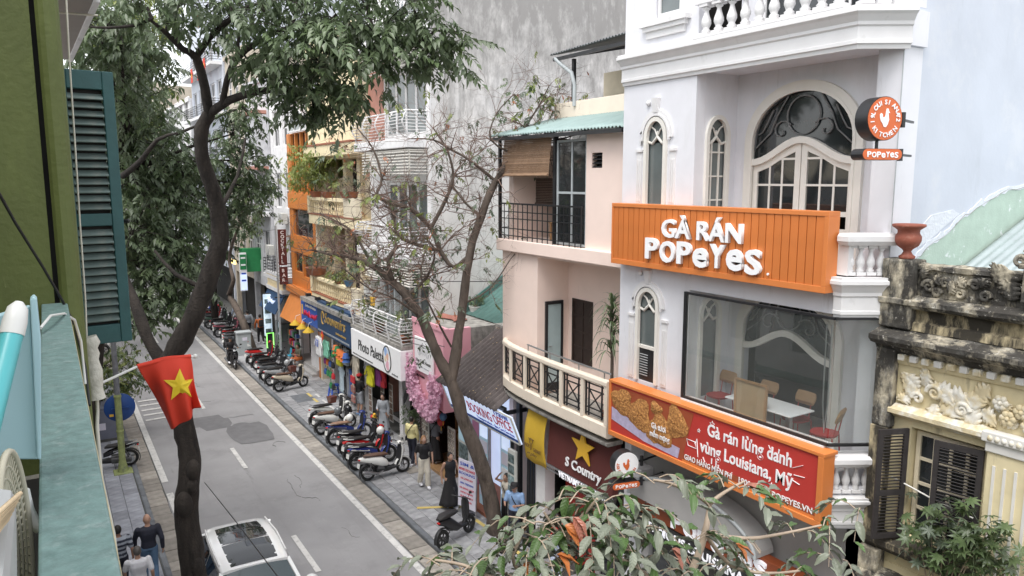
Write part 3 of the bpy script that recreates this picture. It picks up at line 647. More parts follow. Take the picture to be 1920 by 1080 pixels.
b = MB(); b.hexa([(9.70,8.42,5.5),(9.73,8.42,5.5),(9.73,7.80,5.5),(9.70,7.80,5.5)],[(9.80,8.52,6.16),(9.83,8.52,6.16),(9.83,7.86,6.16),(9.80,7.86,6.16)]); mat('cardboard',(.40,.29,.17),.8,.1,4); b.build('panel','cardboard',bd,fix=True)
b = MB(); q = [(9.70,8.42,5.5),(9.70,7.80,5.5),(9.80,7.86,6.16),(9.80,8.52,6.16)]
for i in range(4): b.bar(Vector(q[i]) - Vector((.012,0,0)),Vector(q[(i + 1) % 4]) - Vector((.012,0,0)),.035)
b.build('frame','wood',bd)

# ------------------------------------------------------------------ signs of the restaurant
US = thing('wall_sign',(9.5,9,7.9),'long orange slatted sign with raised white lettering across the white building','sign')
ux0,ux1,uy0,uy1,uz0,uz1 = 9.45,9.70,6.66,11.48,7.88,9.06
b = MB(); b.box(ux0 - .01,ux1,uy0,uy1,uz0,uz0 + .10); b.box(ux0 - .01,ux1,uy0,uy1,uz1 - .07,uz1); b.box(ux0 - .01,ux1,uy0,uy0 + .07,uz0 + .10,uz1 - .07); b.box(ux0 - .01,ux1,uy1 - .05,uy1,uz0 + .10,uz1 - .07); b.box(ux0 + .04,ux1,uy0 + .07,uy1 - .05,uz0 + .10,uz1 - .07)
b.build('frame','orange',US,bevel=.006)
ns = 32; sw = (uy1 - .05 - uy0 - .07) / ns; b = MB(); b.box(0,.034,-sw / 2 + .007,sw / 2 - .007,uz0 + .102,uz1 - .072); me = b.mesh('slat','orange_strip')
for i in range(ns): inst(me,'slat',US,(ux0 + .004 + rnd.uniform(0,.003),uy0 + .07 + (i + .5) * sw,0))
text('GÀ RÁN',.44,'white_letter',US,(ux0 - .03,10.02,8.50),ext=.03,bold=.022,fit=1.84,name='letters')
def popeyes(size,m,par,org,xd,up,ext,fit,bold=.03):
 """chunky uneven lettering: letters of different heights on a wavy baseline"""
 s = 'POPeYeS'; dz = [.02,-.03,-.02,-.04,.0,.0,-.06]; sc = [1.0,.98,1.02,1.0,1.02,1.05,1.02]; adv = [.60,.68,.60,.60,.57,.60,.56]; tot = sum(adv); x = 0; xv = nrm(xd); uv = nrm(up); k = fit / tot
 for ch,d,c_,a_ in zip(s,dz,sc,adv):
  text(ch,size * c_,m,par,Vector(org) + xv * (x * k) + uv * (d * size),xd,up,ext,bold,fit=a_ * k * .88,name='letters',stretch=1.0 if ch.isupper() else 1.22); x += a_
popeyes(.52,'white_letter',US,(ux0 - .03,10.44,8.07),(0,-1,0),(0,0,1),.03,2.70)
b = MB(); b.lathe([(.02,-.02),(.02,0)],(ux0 - .012,7.66,8.06),10,'x'); b.build('letters','white_letter',US)

LS = thing('banner_sign',(9.5,9,4.4),'long red banner in an orange box frame showing fried chicken and white lettering','sign')
lx0,lx1,ly0,ly1,lz0,lz1 = 9.35,9.62,6.44,11.36,4.40,5.55
b = MB(); b.box(lx0,lx1,ly0,ly1,lz0,lz0 + .10); b.box(lx0,lx1 + .04,ly0 - .015,ly1,lz1 - .055,lz1); b.box(lx0,lx1,ly0,ly0 + .10,lz0 + .10,lz1 - .055); b.box(lx0,lx1,ly1 - .06,ly1,lz0 + .10,lz1 - .055); b.build('frame','orange',LS,bevel=.008)
P1('panel','red_panel',LS,(lx0 + .03,lx1,ly0 + .1,ly1 - .06,lz0 + .1,lz1 - .055))
px_ = lx0 + .026
P1('strip','orange',LS,(px_,px_ + .003,ly0 + .1,9.30,lz0 + .1,lz0 + .145)); mat('banner_brown',(.34,.075,.03),.45,.05); P1('strip','banner_brown',LS,(px_ + .001,px_ + .0035,ly0 + .1,9.30,lz0 + .146,lz0 + .255))
text('Gà rán lừng danh',.30,'white_letter',LS,(px_,8.72,5.16),ext=.004,bold=.018,fit=1.72); text('vùng Louisiana, Mỹ',.30,'white_letter',LS,(px_,8.88,4.83),ext=.004,bold=.018,fit=1.92)
text('GIAO HÀNG MIỄN PHÍ',.135,'white_letter',LS,(px_,9.24,4.565),ext=.003,bold=.015,fit=1.10); text('1900 6008 | POPEYES.VN',.135,'white_letter',LS,(px_,8.0,4.565),ext=.003,bold=.015,fit=1.40)
b = MB()   # printed chicken picture: crumbed pieces in low relief on a lilac paper
b.add([(px_ - .001,11.28,4.72),(px_ - .001,9.30,4.52),(px_ - .001,9.05,5.45),(px_ - .001,11.28,5.45)],[(0,1,2,3)]); b.build('picture_ground','banner_brown',LS)
b = MB(); b.add([(px_ - .003,11.28,5.0),(px_ - .003,11.28,4.74),(px_ - .003,10.3,4.56),(px_ - .003,9.40,4.52),(px_ - .003,9.36,4.72),(px_ - .003,10.3,4.8)],[(0,1,2,3,4,5)]); b.build('picture_paper','paper_lilac',LS)
def crumb(cy,cz,ry,rz2,seed):
 r_ = random.Random(seed); b = MB(); n,m = 22,5; vs_ = []; 
 for j in range(m + 1):
  for k in range(n):
   a = 2 * pi * k / n; f_ = (1 - j / m); q = 1 + .16 * sin(a * 3 + seed) + r_.uniform(-.07,.07); vs_.append((px_ - .006 - .03 * (1 - f_ ** 2) + r_.uniform(-.006,.006),cy + ry * q * f_ * cos(a),cz + rz2 * q * f_ * sin(a)))
 b.add(vs_,[(j * n + k,j * n + (k + 1) % n,(j + 1) * n + (k + 1) % n,(j + 1) * n + k) for j in range(m) for k in range(n)]); b.build('chicken_piece','chicken',LS)
for q in ((10.98,5.18,.30,.26,1),(10.45,5.04,.33,.31,2),(9.90,4.88,.33,.30,3),(9.47,5.16,.26,.30,4),(10.0,5.30,.16,.12,5)): crumb(*q)
text('Gà tươi',.15,'white_letter',LS,(px_ - .05,10.06,4.92),ext=.002,bold=.02,fit=.38,up=(0,.1,1)); text('mềm mọng',.15,'white_letter',LS,(px_ - .05,10.10,4.76),ext=.002,bold=.02,fit=.52)
def starpts(cy,cz,r1,r2,n=5,a0=pi / 2): return [(cy + (r1 if i % 2 == 0 else r2) * cos(a0 + pi * i / n),cz + (r1 if i % 2 == 0 else r2) * sin(a0 + pi * i / n)) for i in range(2 * n)]
def doodle(f): b = MB(); f(b); b.build('doodle','white_letter',LS)
for y,z,r1 in ((8.62,5.38,.06),(8.92,5.18,.035),(7.35,4.74,.05)): doodle(lambda b: b.tube([(px_,p,q) for p,q in starpts(y,z,r1,r1 * .45)],.006,5,closed=True))
for (y0_,z0_,y1_,z1_) in ((6.98,5.16,6.80,5.26),(6.95,5.06,6.76,5.08),(6.98,4.97,6.84,4.94),(7.1,5.26,7.06,5.34),(7.25,5.30,7.24,5.37),(7.4,5.32,7.44,5.38),(8.75,4.66,8.80,4.74),(8.6,4.68,8.6,4.78),(8.5,4.62,8.5,4.76)): doodle(lambda b: b.bar((px_,y0_,z0_),(px_,y1_,z1_),.022,.006))
doodle(lambda b: b.tube([(px_,y,z) for y,z in ((9.2,4.95),(9.0,4.95),(8.96,4.84),(9.16,4.84))],.007,5,closed=True)); doodle(lambda b: b.tube([(px_,9.0,4.92),(px_,8.96,5.02),(px_,8.92,4.7)],.007,5))

def blade(loc,r,label,words,bird=True):
 """round double-sided sign over a pill sign, hung square to the wall; faces -Y and slightly out"""
 x,y,z = loc; t = thing('blade_sign',loc,label,'sign','round blade signs on the white building'); th = .11
 b = MB(); b.lathe([(r,-th),(r,th)],(x,y,z),32,'y'); b.build('drum','black_metal',t)
 b = MB(); b.lathe([(r * .97,-.006),(r * .97,0)],(x,y - th - .001,z),32,'y'); b.build('face','white_letter' if not bird else 'orange_face',t)
 pw,ph = r * 1.12,r * .26; zc = z - r * 1.62
 def pill(h,a,c_,m,nm):
  b = MB(); pts = [(x + pw - h + h * cos(-pi / 2 + pi * i / 8),zc + h * sin(-pi / 2 + pi * i / 8)) for i in range(9)] + [(x - pw + h + h * cos(pi / 2 + pi * i / 8),zc + h * sin(pi / 2 + pi * i / 8)) for i in range(9)]
  b.prism(pts,'y',a,c_); b.build(nm,m,t,fix=True)
 pill(ph,y - th,y + th,'black_metal','pill_box'); pill(ph * .94,y - th - .008,y - th - .001,'orange_face','pill_face')
 popeyes(ph * 1.35,'white_letter',t,(x - pw * .80,y - th - .012,zc - ph * .48),(1,0,0),(0,0,1),.003,pw * 1.62,.025)
 fy = y - th - .012
 def arctext(s,rr,a_mid,span,size,m,top):
  for i,ch in enumerate(s):
   a = a_mid + (span / 2 - span * i / max(1,len(s) - 1)) * (1 if top else -1); c_ = Vector((x + rr * cos(a),fy,z + rr * sin(a))); u = Vector((cos(a),0,sin(a))) * (1 if top else -1); xd = u.cross(Vector((0,1,0))) * -1
   xd = Vector((u.z,0,-u.x)); text(ch,size,m,t,c_ - xd * (size * .3) - u * (size * .35),xd,u,.003,.02)
 lm = 'white_letter' if bird else 'orange_face'
 for s,am,sp,top in words: arctext(s,r * .74,am,sp,r * .30,lm,top)
 # rooster: head, neck, breast and tail in one outline
 k = r * .5; o = [(-.15,-.75),(.1,-.78),(.3,-.5),(.42,-.1),(.35,.25),(.30,.5),(.48,.52),(.34,.68),(.30,.85),(.18,.92),(.06,.85),(.02,.6),(-.02,.25),(-.15,.05),(-.32,.15),(-.34,.38),(-.52,.48),(-.66,.32),(-.62,.02),(-.5,-.25),(-.3,-.45)]
 b = MB(); b.prism([(x + p * k,z + q * k) for p,q in o],'y',fy - .002,fy + .004); b.build('rooster',lm,t,fix=True)
 b = MB(); b.bar((x + r * .9,y,z),(x + r + .12,y,z),.035); b.bar((x + pw,y,zc),(x + r + .12,y,zc),.035); b.bar((x + r + .12,y,z + .1),(x + r + .12,y,z - .1),.05); b.bar((x + r + .12,y,zc + .08),(x + r + .12,y,zc - .08),.05); b.bar((x,y,z - r),(x,y,zc + ph * .8),.03); b.bar((x + r + .12,y,z),(10.34,y + .3,z),.03); b.bar((x + r + .12,y,zc),(10.34,y + .3,zc),.03); b.build('bracket','black_metal',t)
 t.rotation_euler.z = R(-14); return t
mat('orange_face',(.62,.13,.03),.35,.03,3)
blade((9.45,6.02,10.30),.285,'round orange blade sign with white rooster beside the third floor balcony',[('LOUISIANA',pi / 2,2.5,True),('KITCHEN',-pi / 2,1.8,False),('72',0.02,.25,True),('19',pi,.25,True)])
bl = blade((9.25,10.72,4.02),.26,'round white blade sign with orange rooster under the red banner',[('CHICKEN',-pi / 2,2.0,False),('EST',pi,.35,True)],bird=False)

# ground floor of the restaurant: arched grey canopy, orange-brown fascia, black lit strip
GS = thing('shopfront_sign',(9.9,9,2.7),'orange-brown shopfront fascia with lit white lettering over a black strip','sign')
mat('fascia',(.28,.065,.02),.5,.06,3)
P1('fascia','fascia',GS,(9.88,10.1,6.7,11.2,2.78,3.15),bevel=.01); P1('strip','black_letter',GS,(9.86,10.1,6.7,11.2,2.46,2.77))
popeyes(.40,'lit_letter',GS,(9.86,10.0,2.84),(0,-1,0),(0,0,1),.025,2.3); text('FAMOUS LOUISIANA CHICKEN',.25,'lit_letter',GS,(9.85,10.62,2.53),ext=.01,bold=.008,fit=3.6)
CN = thing('arched_canopy',(10,9.6,3.4),'grey arched canopy panel above the restaurant shopfront','canopy')
b = MB(); pts = [(9.5 + 1.62 * cos(pi * i / 24),3.16 + .66 * sin(pi * i / 24)) for i in range(25)]; b.prism(pts,'x',9.72,10.2); b.build('panel','stucco_grey',CN,fix=True)
b = MB(); b.tube([(9.72,p,q) for p,q in pts],.035,8); b.build('rim','pvc_grey',CN)
b = MB(); holed(b,'x',10.3,10.5,6.26,Y1 - .21,.05,4.25,[(6.9,11.1,.1,2.6)]); b.build('shopfront_wall','stucco_grey',PB)
P1('shopfront_glass','dark_glass',PB,(10.38,10.4,6.95,11.05,.12,2.58)); P1('capital','white_old',PB,(9.95,10.3,11.0,11.45,3.4,3.62),(10.0,10.3,11.05,11.4,3.1,3.4),bevel=.02)
b = MB(); r_ = random.Random(5)
for k in range(14):
 y = 6.28; p = [(9.75 + r_.uniform(0,.5),6.05 + r_.uniform(0,.15),3.4 + r_.uniform(-.3,.4)) for _ in range(5)]; p.sort(); b.tube(p,.008,5)
cb = b.build('cable_tangle','black_metal'); tag(cb,'tangle of thin black cables under the right end of the banner','cable')
mb_ = thing('meter_box',(10.0,6.1,3.0),'black box mounted under the corner balcony','box'); P1('case','black_metal',mb_,(9.75,10.15,6.05,6.22,2.95,3.3),bevel=.02); P1('lid','black_metal',mb_,(9.73,10.17,6.02,6.23,3.302,3.33))
# ------------------------------------------------------------------ peach building with the curved balcony
PE = thing('peach_building',(10,14,0),'peach plastered building with a curved balcony and a roofed terrace with bamboo blinds','building')
PX0,PYN,PYF = 10.0,11.56,16.55
b = MB()
b.box(PX0,PX0 + .2,14.92,PYF,4.2,7.7); b.box(PX0 + .2,14,PYF - .2,PYF,0,10.4)          # left block and far side
holed(b,'y',14.92,15.1,PX0 + .2,10.92,4.2,7.7,[(10.22,10.74,4.3,6.55)])
holed(b,'x',10.92,11.1,PYN,14.92,4.2,7.7,[(13.9,14.72,5.0,6.6),(12.0,12.7,4.4,7.0)])
b.box(PX0,PX0 + .2,PYN,12.45,8.0,10.5); holed(b,'x',PX0,PX0 + .2,12.45,13.05,8.0,10.5,[(12.5,12.86,9.76,10.08)])
b.box(PX0 + .2,12.2,12.87,13.05,8.0,10.5)
b.build('wall','peach',PE)
P1('terrace_slab','peach',PE,(PX0 - .14,14,PYN,PYF + .1,7.72,8.02),bevel=.02); P1('balcony_ceiling','peach',PE,(PX0,10.92,PYN,14.92,7.66,7.718))
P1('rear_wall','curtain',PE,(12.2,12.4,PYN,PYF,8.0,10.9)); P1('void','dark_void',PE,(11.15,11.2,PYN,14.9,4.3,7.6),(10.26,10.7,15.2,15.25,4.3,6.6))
# louvre vent
v = MB()
for k in range(4): v.hexa([(PX0 + .02,12.5,9.77 + k * .08),(PX0 + .09,12.5,9.80 + k * .08),(PX0 + .09,12.86,9.80 + k * .08),(PX0 + .02,12.86,9.77 + k * .08)],[(PX0 + .02,12.5,9.785 + k * .08),(PX0 + .09,12.5,9.815 + k * .08),(PX0 + .09,12.86,9.815 + k * .08),(PX0 + .02,12.86,9.785 + k * .08)])
v.build('vent_louvre','black_metal',PE); P1('vent_back','dark_void',PE,(PX0 + .15,PX0 + .16,12.5,12.86,9.76,10.08))
# balcony: curved parapet frame with crossed black panels
cp = [(10.02,16.42),(9.86,16.2),(9.74,15.75),(9.66,15.2),(9.60,14.4),(9.57,13.6),(9.56,12.6),(9.56,11.6)]
rev = cp[::-1]
b = MB(); sweep(b,rev,[(-.06,5.28),(.05,5.28),(.07,5.31),(.07,5.38),(.05,5.41),(-.06,5.41)]); b.build('balcony_rail','peach_cream',PE)
b = MB(); sweep(b,rev,[(-.5,4.18),(.03,4.18),(.06,4.21),(.06,4.44),(.03,4.47),(-.10,4.47),(-.10,4.24),(-.5,4.24)]); b.build('balcony_kerb','peach_cream',PE)
b = MB(); b.prism([(x + .12,y) for x,y in cp] + [(10.92,11.6),(10.92,14.9),(10.2,14.92),(10.2,16.42)],'z',4.19,4.23); b.build('balcony_floor','old_concrete',PE,fix=True)
b = MB(); sweep(b,rev,[(-.4,4.0),(.01,4.0),(.03,4.03),(.03,4.08),(-.4,4.08)]); b.build('balcony_soffit','old_concrete',PE)
posts = [(p,a) for p,a in along([(x + .0,y,0) for x,y in cp],.78,0)]
P_ = [Vector((x,y,0)) for x,y in cp]
def on(s):
 for a,c in zip(P_,P_[1:]):
  L_ = (c - a).length
  if s <= L_: return a.lerp(c,s / L_),nrm(c - a)
  s -= L_
 return P_[-1],nrm(P_[-1] - P_[-2])
tot = sum((c - a).length for a,c in zip(P_,P_[1:])); N = 6
for i in range(N + 1):
 p,d = on(tot * i / N * .985 + .03); b = MB(); b.bar(p + Vector((0,0,4.46)),p + Vector((0,0,5.29)),.11,.10,up=d); b.build('balcony_post','peach_cream',PE)
 p2,d2 = on(tot * (i + .1) / N); 
 if i < N:
  a,_ = on(tot * i / N * .985 + .11); c,_ = on(tot * (i + 1) / N * .985 - .05); z0,z1 = 4.52,5.26; u = Vector((0,0,1)); b = MB(); e = a.lerp(c,.16); f = a.lerp(c,.84)
  for q in (a,e,f,c): b.bar(q + u * z0,q + u * z1,.028,.028)
  for z in (z0 + .06,z0 + .18,z1 - .16,z1 - .03): b.bar(a + u * z,c + u * z,.024,.024)
  b.bar(e + u * (z0 + .18),f + u * (z1 - .16),.022); b.bar(e + u * (z1 - .16),f + u * (z0 + .18),.022)
  b.build('balcony_panel','black_metal',PE)
b = MB(); pts = [on(tot * t)[0] + Vector((.03,0,5.56)) for t in (.34,.5,.65,.8,.9,1.0)]; b.tube(pts,.022,8)
for t in (.345,.55,.78,.96): p = on(tot * t)[0] + Vector((.03,0,0)); b.tube([p + Vector((0,0,5.40)),p + Vector((0,0,5.56))],.014,6)
b.build('handrail','steel',PE)
# open balcony door and dark shutters
d = MB(); d.box(10.22,10.28,14.86,14.93,4.3,6.56); d.box(10.68,10.74,14.86,14.93,4.3,6.56); d.box(10.28,10.68,14.86,14.93,6.48,6.56); d.box(10.28,10.68,14.86,14.93,4.3,4.5)
dr = d.build('balcony_door','black_metal',PE); mat('frost_glass',(.42,.52,.53),.3,.05); P1('pane','frost_glass',dr,(10.28,10.68,14.885,14.895,4.5,6.48)); P1('handle','steel',dr,(10.31,10.40,14.84,14.86,5.42,5.44))
wd = window(PE,'x',10.90,13.9,14.72,5.0,6.62,2,4,'dark_wood','dark_wood',.06,.05,.06,'shutter')
window(PE,'x',10.94,12.0,12.7,4.4,7.0,1,2,'dark_wood','dark_glass',.07)
# terrace: railing, blinds, glazed door, posts
rl = MB()
for z in (8.12,8.3,8.55,8.72,8.92): rl.bar((PX0 - .08,13.08,z),(PX0 - .08,PYF + .02,z),.022 if z != 8.92 else .04)
for k in range(17): y = 13.1 + k * (PYF - 13.1) / 16; rl.bar((PX0 - .08,y,8.02),(PX0 - .08,y,8.9),.018)
for z in (8.3,8.92): rl.bar((PX0 - .08,PYF + .02,z),(12,PYF + .02,z),.022)
rl.build('terrace_railing','black_metal',PE)
P1('terrace_post','black_metal',PE,(PX0 - .1,PX0 - .03,PYF - .02,PYF + .05,8.02,10.6)); P1('terrace_post','black_metal',PE,(PX0 - .02,PX0 + .08,14.20,14.28,8.02,10.5))
wf = window(PE,'x',PX0 + .02,13.05,14.18,8.04,10.4,2,2,'pvc_grey','dark_glass',.05,.05,.06,'terrace_door')
def blind(y0,y1,z0,z1,x,lean,label,dark):
 t = thing('bamboo_blind',(x,(y0 + y1) / 2,z1),label,'blind','bamboo blinds on the terrace'); n = int((z1 - z0) / .042); me = MB().box(-.006,.006,-(y1 - y0) / 2,(y1 - y0) / 2,-.019,.019).mesh('slat',dark)
 for i in range(n): inst(me,'slat',t,(x + lean * i / n + rnd.uniform(-.003,.003),(y0 + y1) / 2 + rnd.uniform(-.01,.01),z1 - .02 - i * .042),(0,rnd.uniform(-.2,.2),rnd.uniform(-.003,.003)))
 b = MB(); b.tube([(x + lean - .015,y0,z0),(x + lean - .015,y1,z0)],.03,8); b.build('roller',dark,t)
blind(14.32,16.42,9.62,10.52,PX0 - .02,-.1,'wide tan bamboo blind hanging half down on the terrace front','bamboo')
mat('bamboo_dark',(.10,.07,.055),.85,.2,4,.1,50,rand=.2); blind(14.9,16.4,8.9,9.55,10.9,0,'dark bamboo blind inside the terrace behind the tan one','bamboo_dark')
P1('inner_rack','black_metal',PE,(11.0,11.04,14.3,14.34,8.02,10.4),(11.0,11.04,14.9,14.94,8.02,10.4),(11.0,11.04,14.34,14.9,9.2,9.23),(11.0,11.04,14.34,14.9,8.7,8.73))
sc_ = thing('wooden_chair',(10.7,14.9,8.02),'dark wooden chair on the roofed terrace','chair')
for x in (10.5,10.85):
 for y in (14.75,15.1): P1('leg','wood',sc_,(x,x + .04,y,y + .04,8.022,8.46 if x < 10.6 else 8.95))
P1('seat','wood',sc_,(10.48,10.9,14.73,15.16,8.462,8.5)); P1('backrest','wood',sc_,(10.895,10.92,14.76,15.12,8.55,8.95))
ts = thing('wash_basin',(10.6,13.6,8.02),'white round tub behind the terrace glass door','tub'); b = MB(); b.lathe([(.2,0),(.24,.02),(.3,.35),(.33,.37),(.29,.36),(.22,.05),(0,.04)],(10.5,13.7,8.03),20); b.build('bowl','white_letter',ts); P1('cloth','green_patch',ts,(10.3,10.7,13.66,13.74,8.41,8.44))
# corrugated awnings and roof terrace
def corrugated(name,m,parent,p0,p1,q0,q1,waves,amp=.03,seg=6):
 """sheet from the lower edge p0-p1 to the upper edge q0-q1, ridges running up the slope"""
 p0,p1,q0,q1 = map(Vector,(p0,p1,q0,q1)); n_ = nrm((p1 - p0).cross(q0 - p0)); b = MB(); nu = waves * 6
 b.grid(lambda u,v: p0.lerp(p1,u).lerp(q0.lerp(q1,u),v) + n_ * (amp * cos(2 * pi * waves * u)),nu,seg)
 o = b.build(name,m,parent); s = o.modifiers.new('thick','SOLIDIFY'); s.thickness = .008; s.offset = 0; return o
corrugated('awning','tin_teal',PE,(9.70,PYN - .02,10.55),(9.70,16.75,10.60),(11.3,PYN - .02,11.06),(11.3,16.2,11.06),46,.022)
b = MB(); b.bar((9.74,PYN,10.48),(9.74,16.7,10.52),.05,.08)
for y in (11.8,13.0,14.3,15.5,16.5): b.bar((9.74,y,10.50),(11.3,y,11.0),.04)
b.build('awning_frame','black_metal',PE)
P1('parapet','peach_cream',PE,(11.2,11.45,PYN,16.0,10.95,11.42),(11.45,15,15.8,16.0,10.95,11.42),bevel=.015)
P1('roof_wall','beige_cream',PE,(12.8,13.0,PYN,16.0,11.4,12.3))
cn = thing('roof_canopy',(11.5,13.5,11.4),'dark sheet metal canopy on posts above the peach building','canopy')
corrugated('roof_sheet','tin_dark',cn,(11.0,PYN,12.72),(11.0,15.9,12.60),(14.6,PYN,13.5),(14.6,15.9,13.4),40,.02)
b = MB(); b.box(11.05,11.12,PYN,15.85,12.44,12.52)
for y in (11.8,13.0,14.2,15.4): b.bar((11.05,y,12.48),(14.5,y,13.2),.06)
b.build('roof_frame','black_metal',cn); P1('post','black_metal',cn,(11.22,11.30,15.2,15.28,11.42,12.44)); P1('post','black_metal',cn,(11.22,11.30,12.0,12.08,11.42,12.44))
b = MB(); b.tube([(11.05,15.75,12.5),(11.1,15.5,12.3),(11.16,15.2,12.1),(11.18,15.1,11.8),(11.18,15.1,11.3)],.05,10); b.build('downpipe','pvc_grey',cn)
# souvenir shop on the ground floor
SG = thing('souvenir_sign',(9.8,12.7,2.7),'dark red shop fascia with a gold star and white lettering','sign')
b = MB(); b.hexa([(9.73,11.66,2.82),(9.9,11.66,2.82),(9.9,14.08,2.82),(9.73,14.08,2.82)],[(9.83,11.66,4.06),(9.98,11.66,4.06),(9.98,14.08,4.06),(9.83,14.08,4.06)]); b.build('board','brown_awning',SG)
b = MB(); st_ = starpts(12.66,3.62,.42,.17); b.prism([(y,z) for y,z in st_],'x',9.70,9.74); b.build('star','gold',SG,fix=True)
text('S Country',.30,'white_letter',SG,(9.705,13.30,3.02),ext=.01,bold=.016,fit=1.30,up=(.08,0,1)); text("VIETNAM'S HEARTBEAT",.20,'lit_letter',SG,(9.70,13.55,2.66),ext=.008,bold=.006,fit=1.75)
b = MB(); b.bar((9.74,11.66,2.79),(9.74,14.1,2.79),.05); b.bar((9.74,11.66,2.68),(9.74,14.1,2.68),.03); b.build('rail','steel',SG)
YA = thing('yellow_awning',(9.8,14.6,2.6),'sagging yellow cloth awning with dark emblem between two shops','awning')
mkp = lambda u,v: Vector((9.80 - .12 * sin(pi * v) - .05 * v,14.10 + (.80 + .12 * v) * u,4.08 - 1.46 * v - .10 * v * (1 - u) * 0 + .02 * sin(8 * u) * v))
b = MB(); b.grid(mkp,8,10); o = b.build('cloth','yellow_awning',YA); s_ = o.modifiers.new('thick','SOLIDIFY'); s_.thickness = .012
text('INDE',.13,'brown_letter',YA,(9.645,14.93,3.0),ext=.003,fit=.22); text('GADIANT',.13,'brown_letter',YA,(9.645,14.54,2.96),ext=.003,fit=.32); text('art gallery',.11,'brown_letter',YA,(9.64,14.80,2.84),ext=.003,fit=.42,shear=.3)
b = MB(); b.tube([(9.63,p,q) for p,q in ring(14.62,3.2,.07,0,2 * pi,12)[:-1]],.008,5,closed=True); b.bar((9.63,14.62,3.12),(9.63,14.62,2.98),.02); b.bar((9.63,14.50,3.25),(9.63,14.74,3.25),.015); b.build('emblem','brown_letter',YA)
P1('column','white_old',PE,(10.0,10.3,14.55,14.95,.09,4.0)); P1('shop_wall','red_panel',PE,(10.6,10.75,13.3,14.5,.09,4.0)); P1('shop_dark','dark_void',PE,(11.3,11.4,PYN,PYF,.09,4.2),(10.3,11.3,15.0,15.06,.09,4.0))
P1('shop_door_frame','stucco_grey',PE,(10.62,10.72,13.12,13.29,.09,2.75),(10.62,10.72,11.7,11.85,.09,2.75)); P1('shop_glass','dark_glass',PE,(10.66,10.67,11.85,13.12,.09,2.75)); P1('door_plaque','red_panel',PE,(10.55,10.58,13.3,13.7,1.75,1.98))
b = MB(); r_ = random.Random(9)
for k in range(7): y = 14.98 + k * .05; b.tube([(9.95 + r_.uniform(-.03,.03),y,4.0),(9.97,y + r_.uniform(-.05,.05),2.6),(9.95,y,1.0),(9.97,y,.1)],.018,6)
b.build('service_pipes','black_metal',PE)
# ------------------------------------------------------------------ booking office shack between the peach and the pink house
BO = thing('booking_office',(10,17.5,0),'low ticket office under a rusty corrugated roof beside the pink house','building')
rf = corrugated('roof','fibro',BO,(9.30,15.85,3.70),(9.30,19.25,3.70),(11.55,15.85,5.12),(11.55,19.25,5.12),17,.05,8)
r_ = random.Random(2); b = MB()
for k in range(60): u,v = r_.random(),r_.random(); p = Vector((9.35 + 2.1 * v,15.95 + 3.2 * u,3.80 + 1.33 * v)); s = r_.uniform(.02,.05); b.add([p,p + Vector((s,s * .3,.02)),p + Vector((s * .2,s,.01))],[(0,1,2)])
o = b.build('leaf_litter','cardboard',BO); o['kind'] = 'stuff'
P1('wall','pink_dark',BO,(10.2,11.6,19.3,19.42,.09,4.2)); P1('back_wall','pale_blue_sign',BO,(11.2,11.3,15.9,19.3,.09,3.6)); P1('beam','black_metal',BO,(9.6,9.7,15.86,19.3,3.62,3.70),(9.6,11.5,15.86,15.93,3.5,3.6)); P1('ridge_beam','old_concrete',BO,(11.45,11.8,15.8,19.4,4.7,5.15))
P1('side_post','black_metal',BO,(9.95,10.05,15.65,15.8,.09,3.9)); P1('floor_step','terracotta',BO,(9.85,11.2,16.0,19.2,.06,.2))
mat('shop_blue',(.40,.58,.68),.4,.05,emit=.08)
for y in (16.3,17.5,18.6): 
 P1('glass_front','shop_blue',BO,(10.1,10.13,y,y + .55,.2,2.7)); P1('door_frame','steel',BO,(10.07,10.16,y - .04,y - .002,.2,2.8))
 for k in range(5): P1('window_poster',('poster_pink','pale_blue_sign','white_letter')[k % 3],BO,(10.085,10.095,y + .06,y + .48,.5 + k * .44,.85 + k * .44))
P1('navy_door','navy',BO,(10.6,10.65,15.95,16.25,.2,2.2))  # plain navy slab inside the ticket office
BS = thing('booking_sign',(9.5,17,2.9),'pale blue tilted sign with red lettering under the corrugated roof','sign')
def tilt(y,t): return Vector((9.42 + .30 * (1 - t),y,2.90 + .76 * t))     # t: 0 bottom .. 1 top
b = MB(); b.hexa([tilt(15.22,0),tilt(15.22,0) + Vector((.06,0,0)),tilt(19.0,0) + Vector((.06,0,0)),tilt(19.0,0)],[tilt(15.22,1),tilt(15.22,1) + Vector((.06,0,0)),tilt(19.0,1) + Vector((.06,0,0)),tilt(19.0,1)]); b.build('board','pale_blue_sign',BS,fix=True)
uu = tilt(0,1) - tilt(0,0)
def bt(s,size,m,y,t,fit,bold=.02): text(s,size,m,BS,tilt(y,t) - Vector((.006,0,.003)),up=uu,ext=.003,bold=bold,fit=fit)
bt('BOOKING OFFICE',.44,'red_letter',17.7,.37,2.3,.010); bt('Travel',.25,'blue_letter',16.2,.78,.75); bt('Transportation - Sim Card Services',.13,'blue_letter',17.35,.19,1.95,.008)
b = MB(); q = [tilt(15.22,0),tilt(19,0),tilt(19,.14),tilt(15.22,.14)]; b.add([p - Vector((.004,0,.002)) for p in q],[(0,1,2,3)]); b.build('strip','blue_sign',BS)
b = MB(); c_ = [tilt(15.22,0),tilt(19.0,0),tilt(19.0,1),tilt(15.22,1)]
for i in range(4): b.bar(c_[i] - Vector((.01,0,0)),c_[(i + 1) % 4] - Vector((.01,0,0)),.035)
b.build('frame','ac_white',BS)
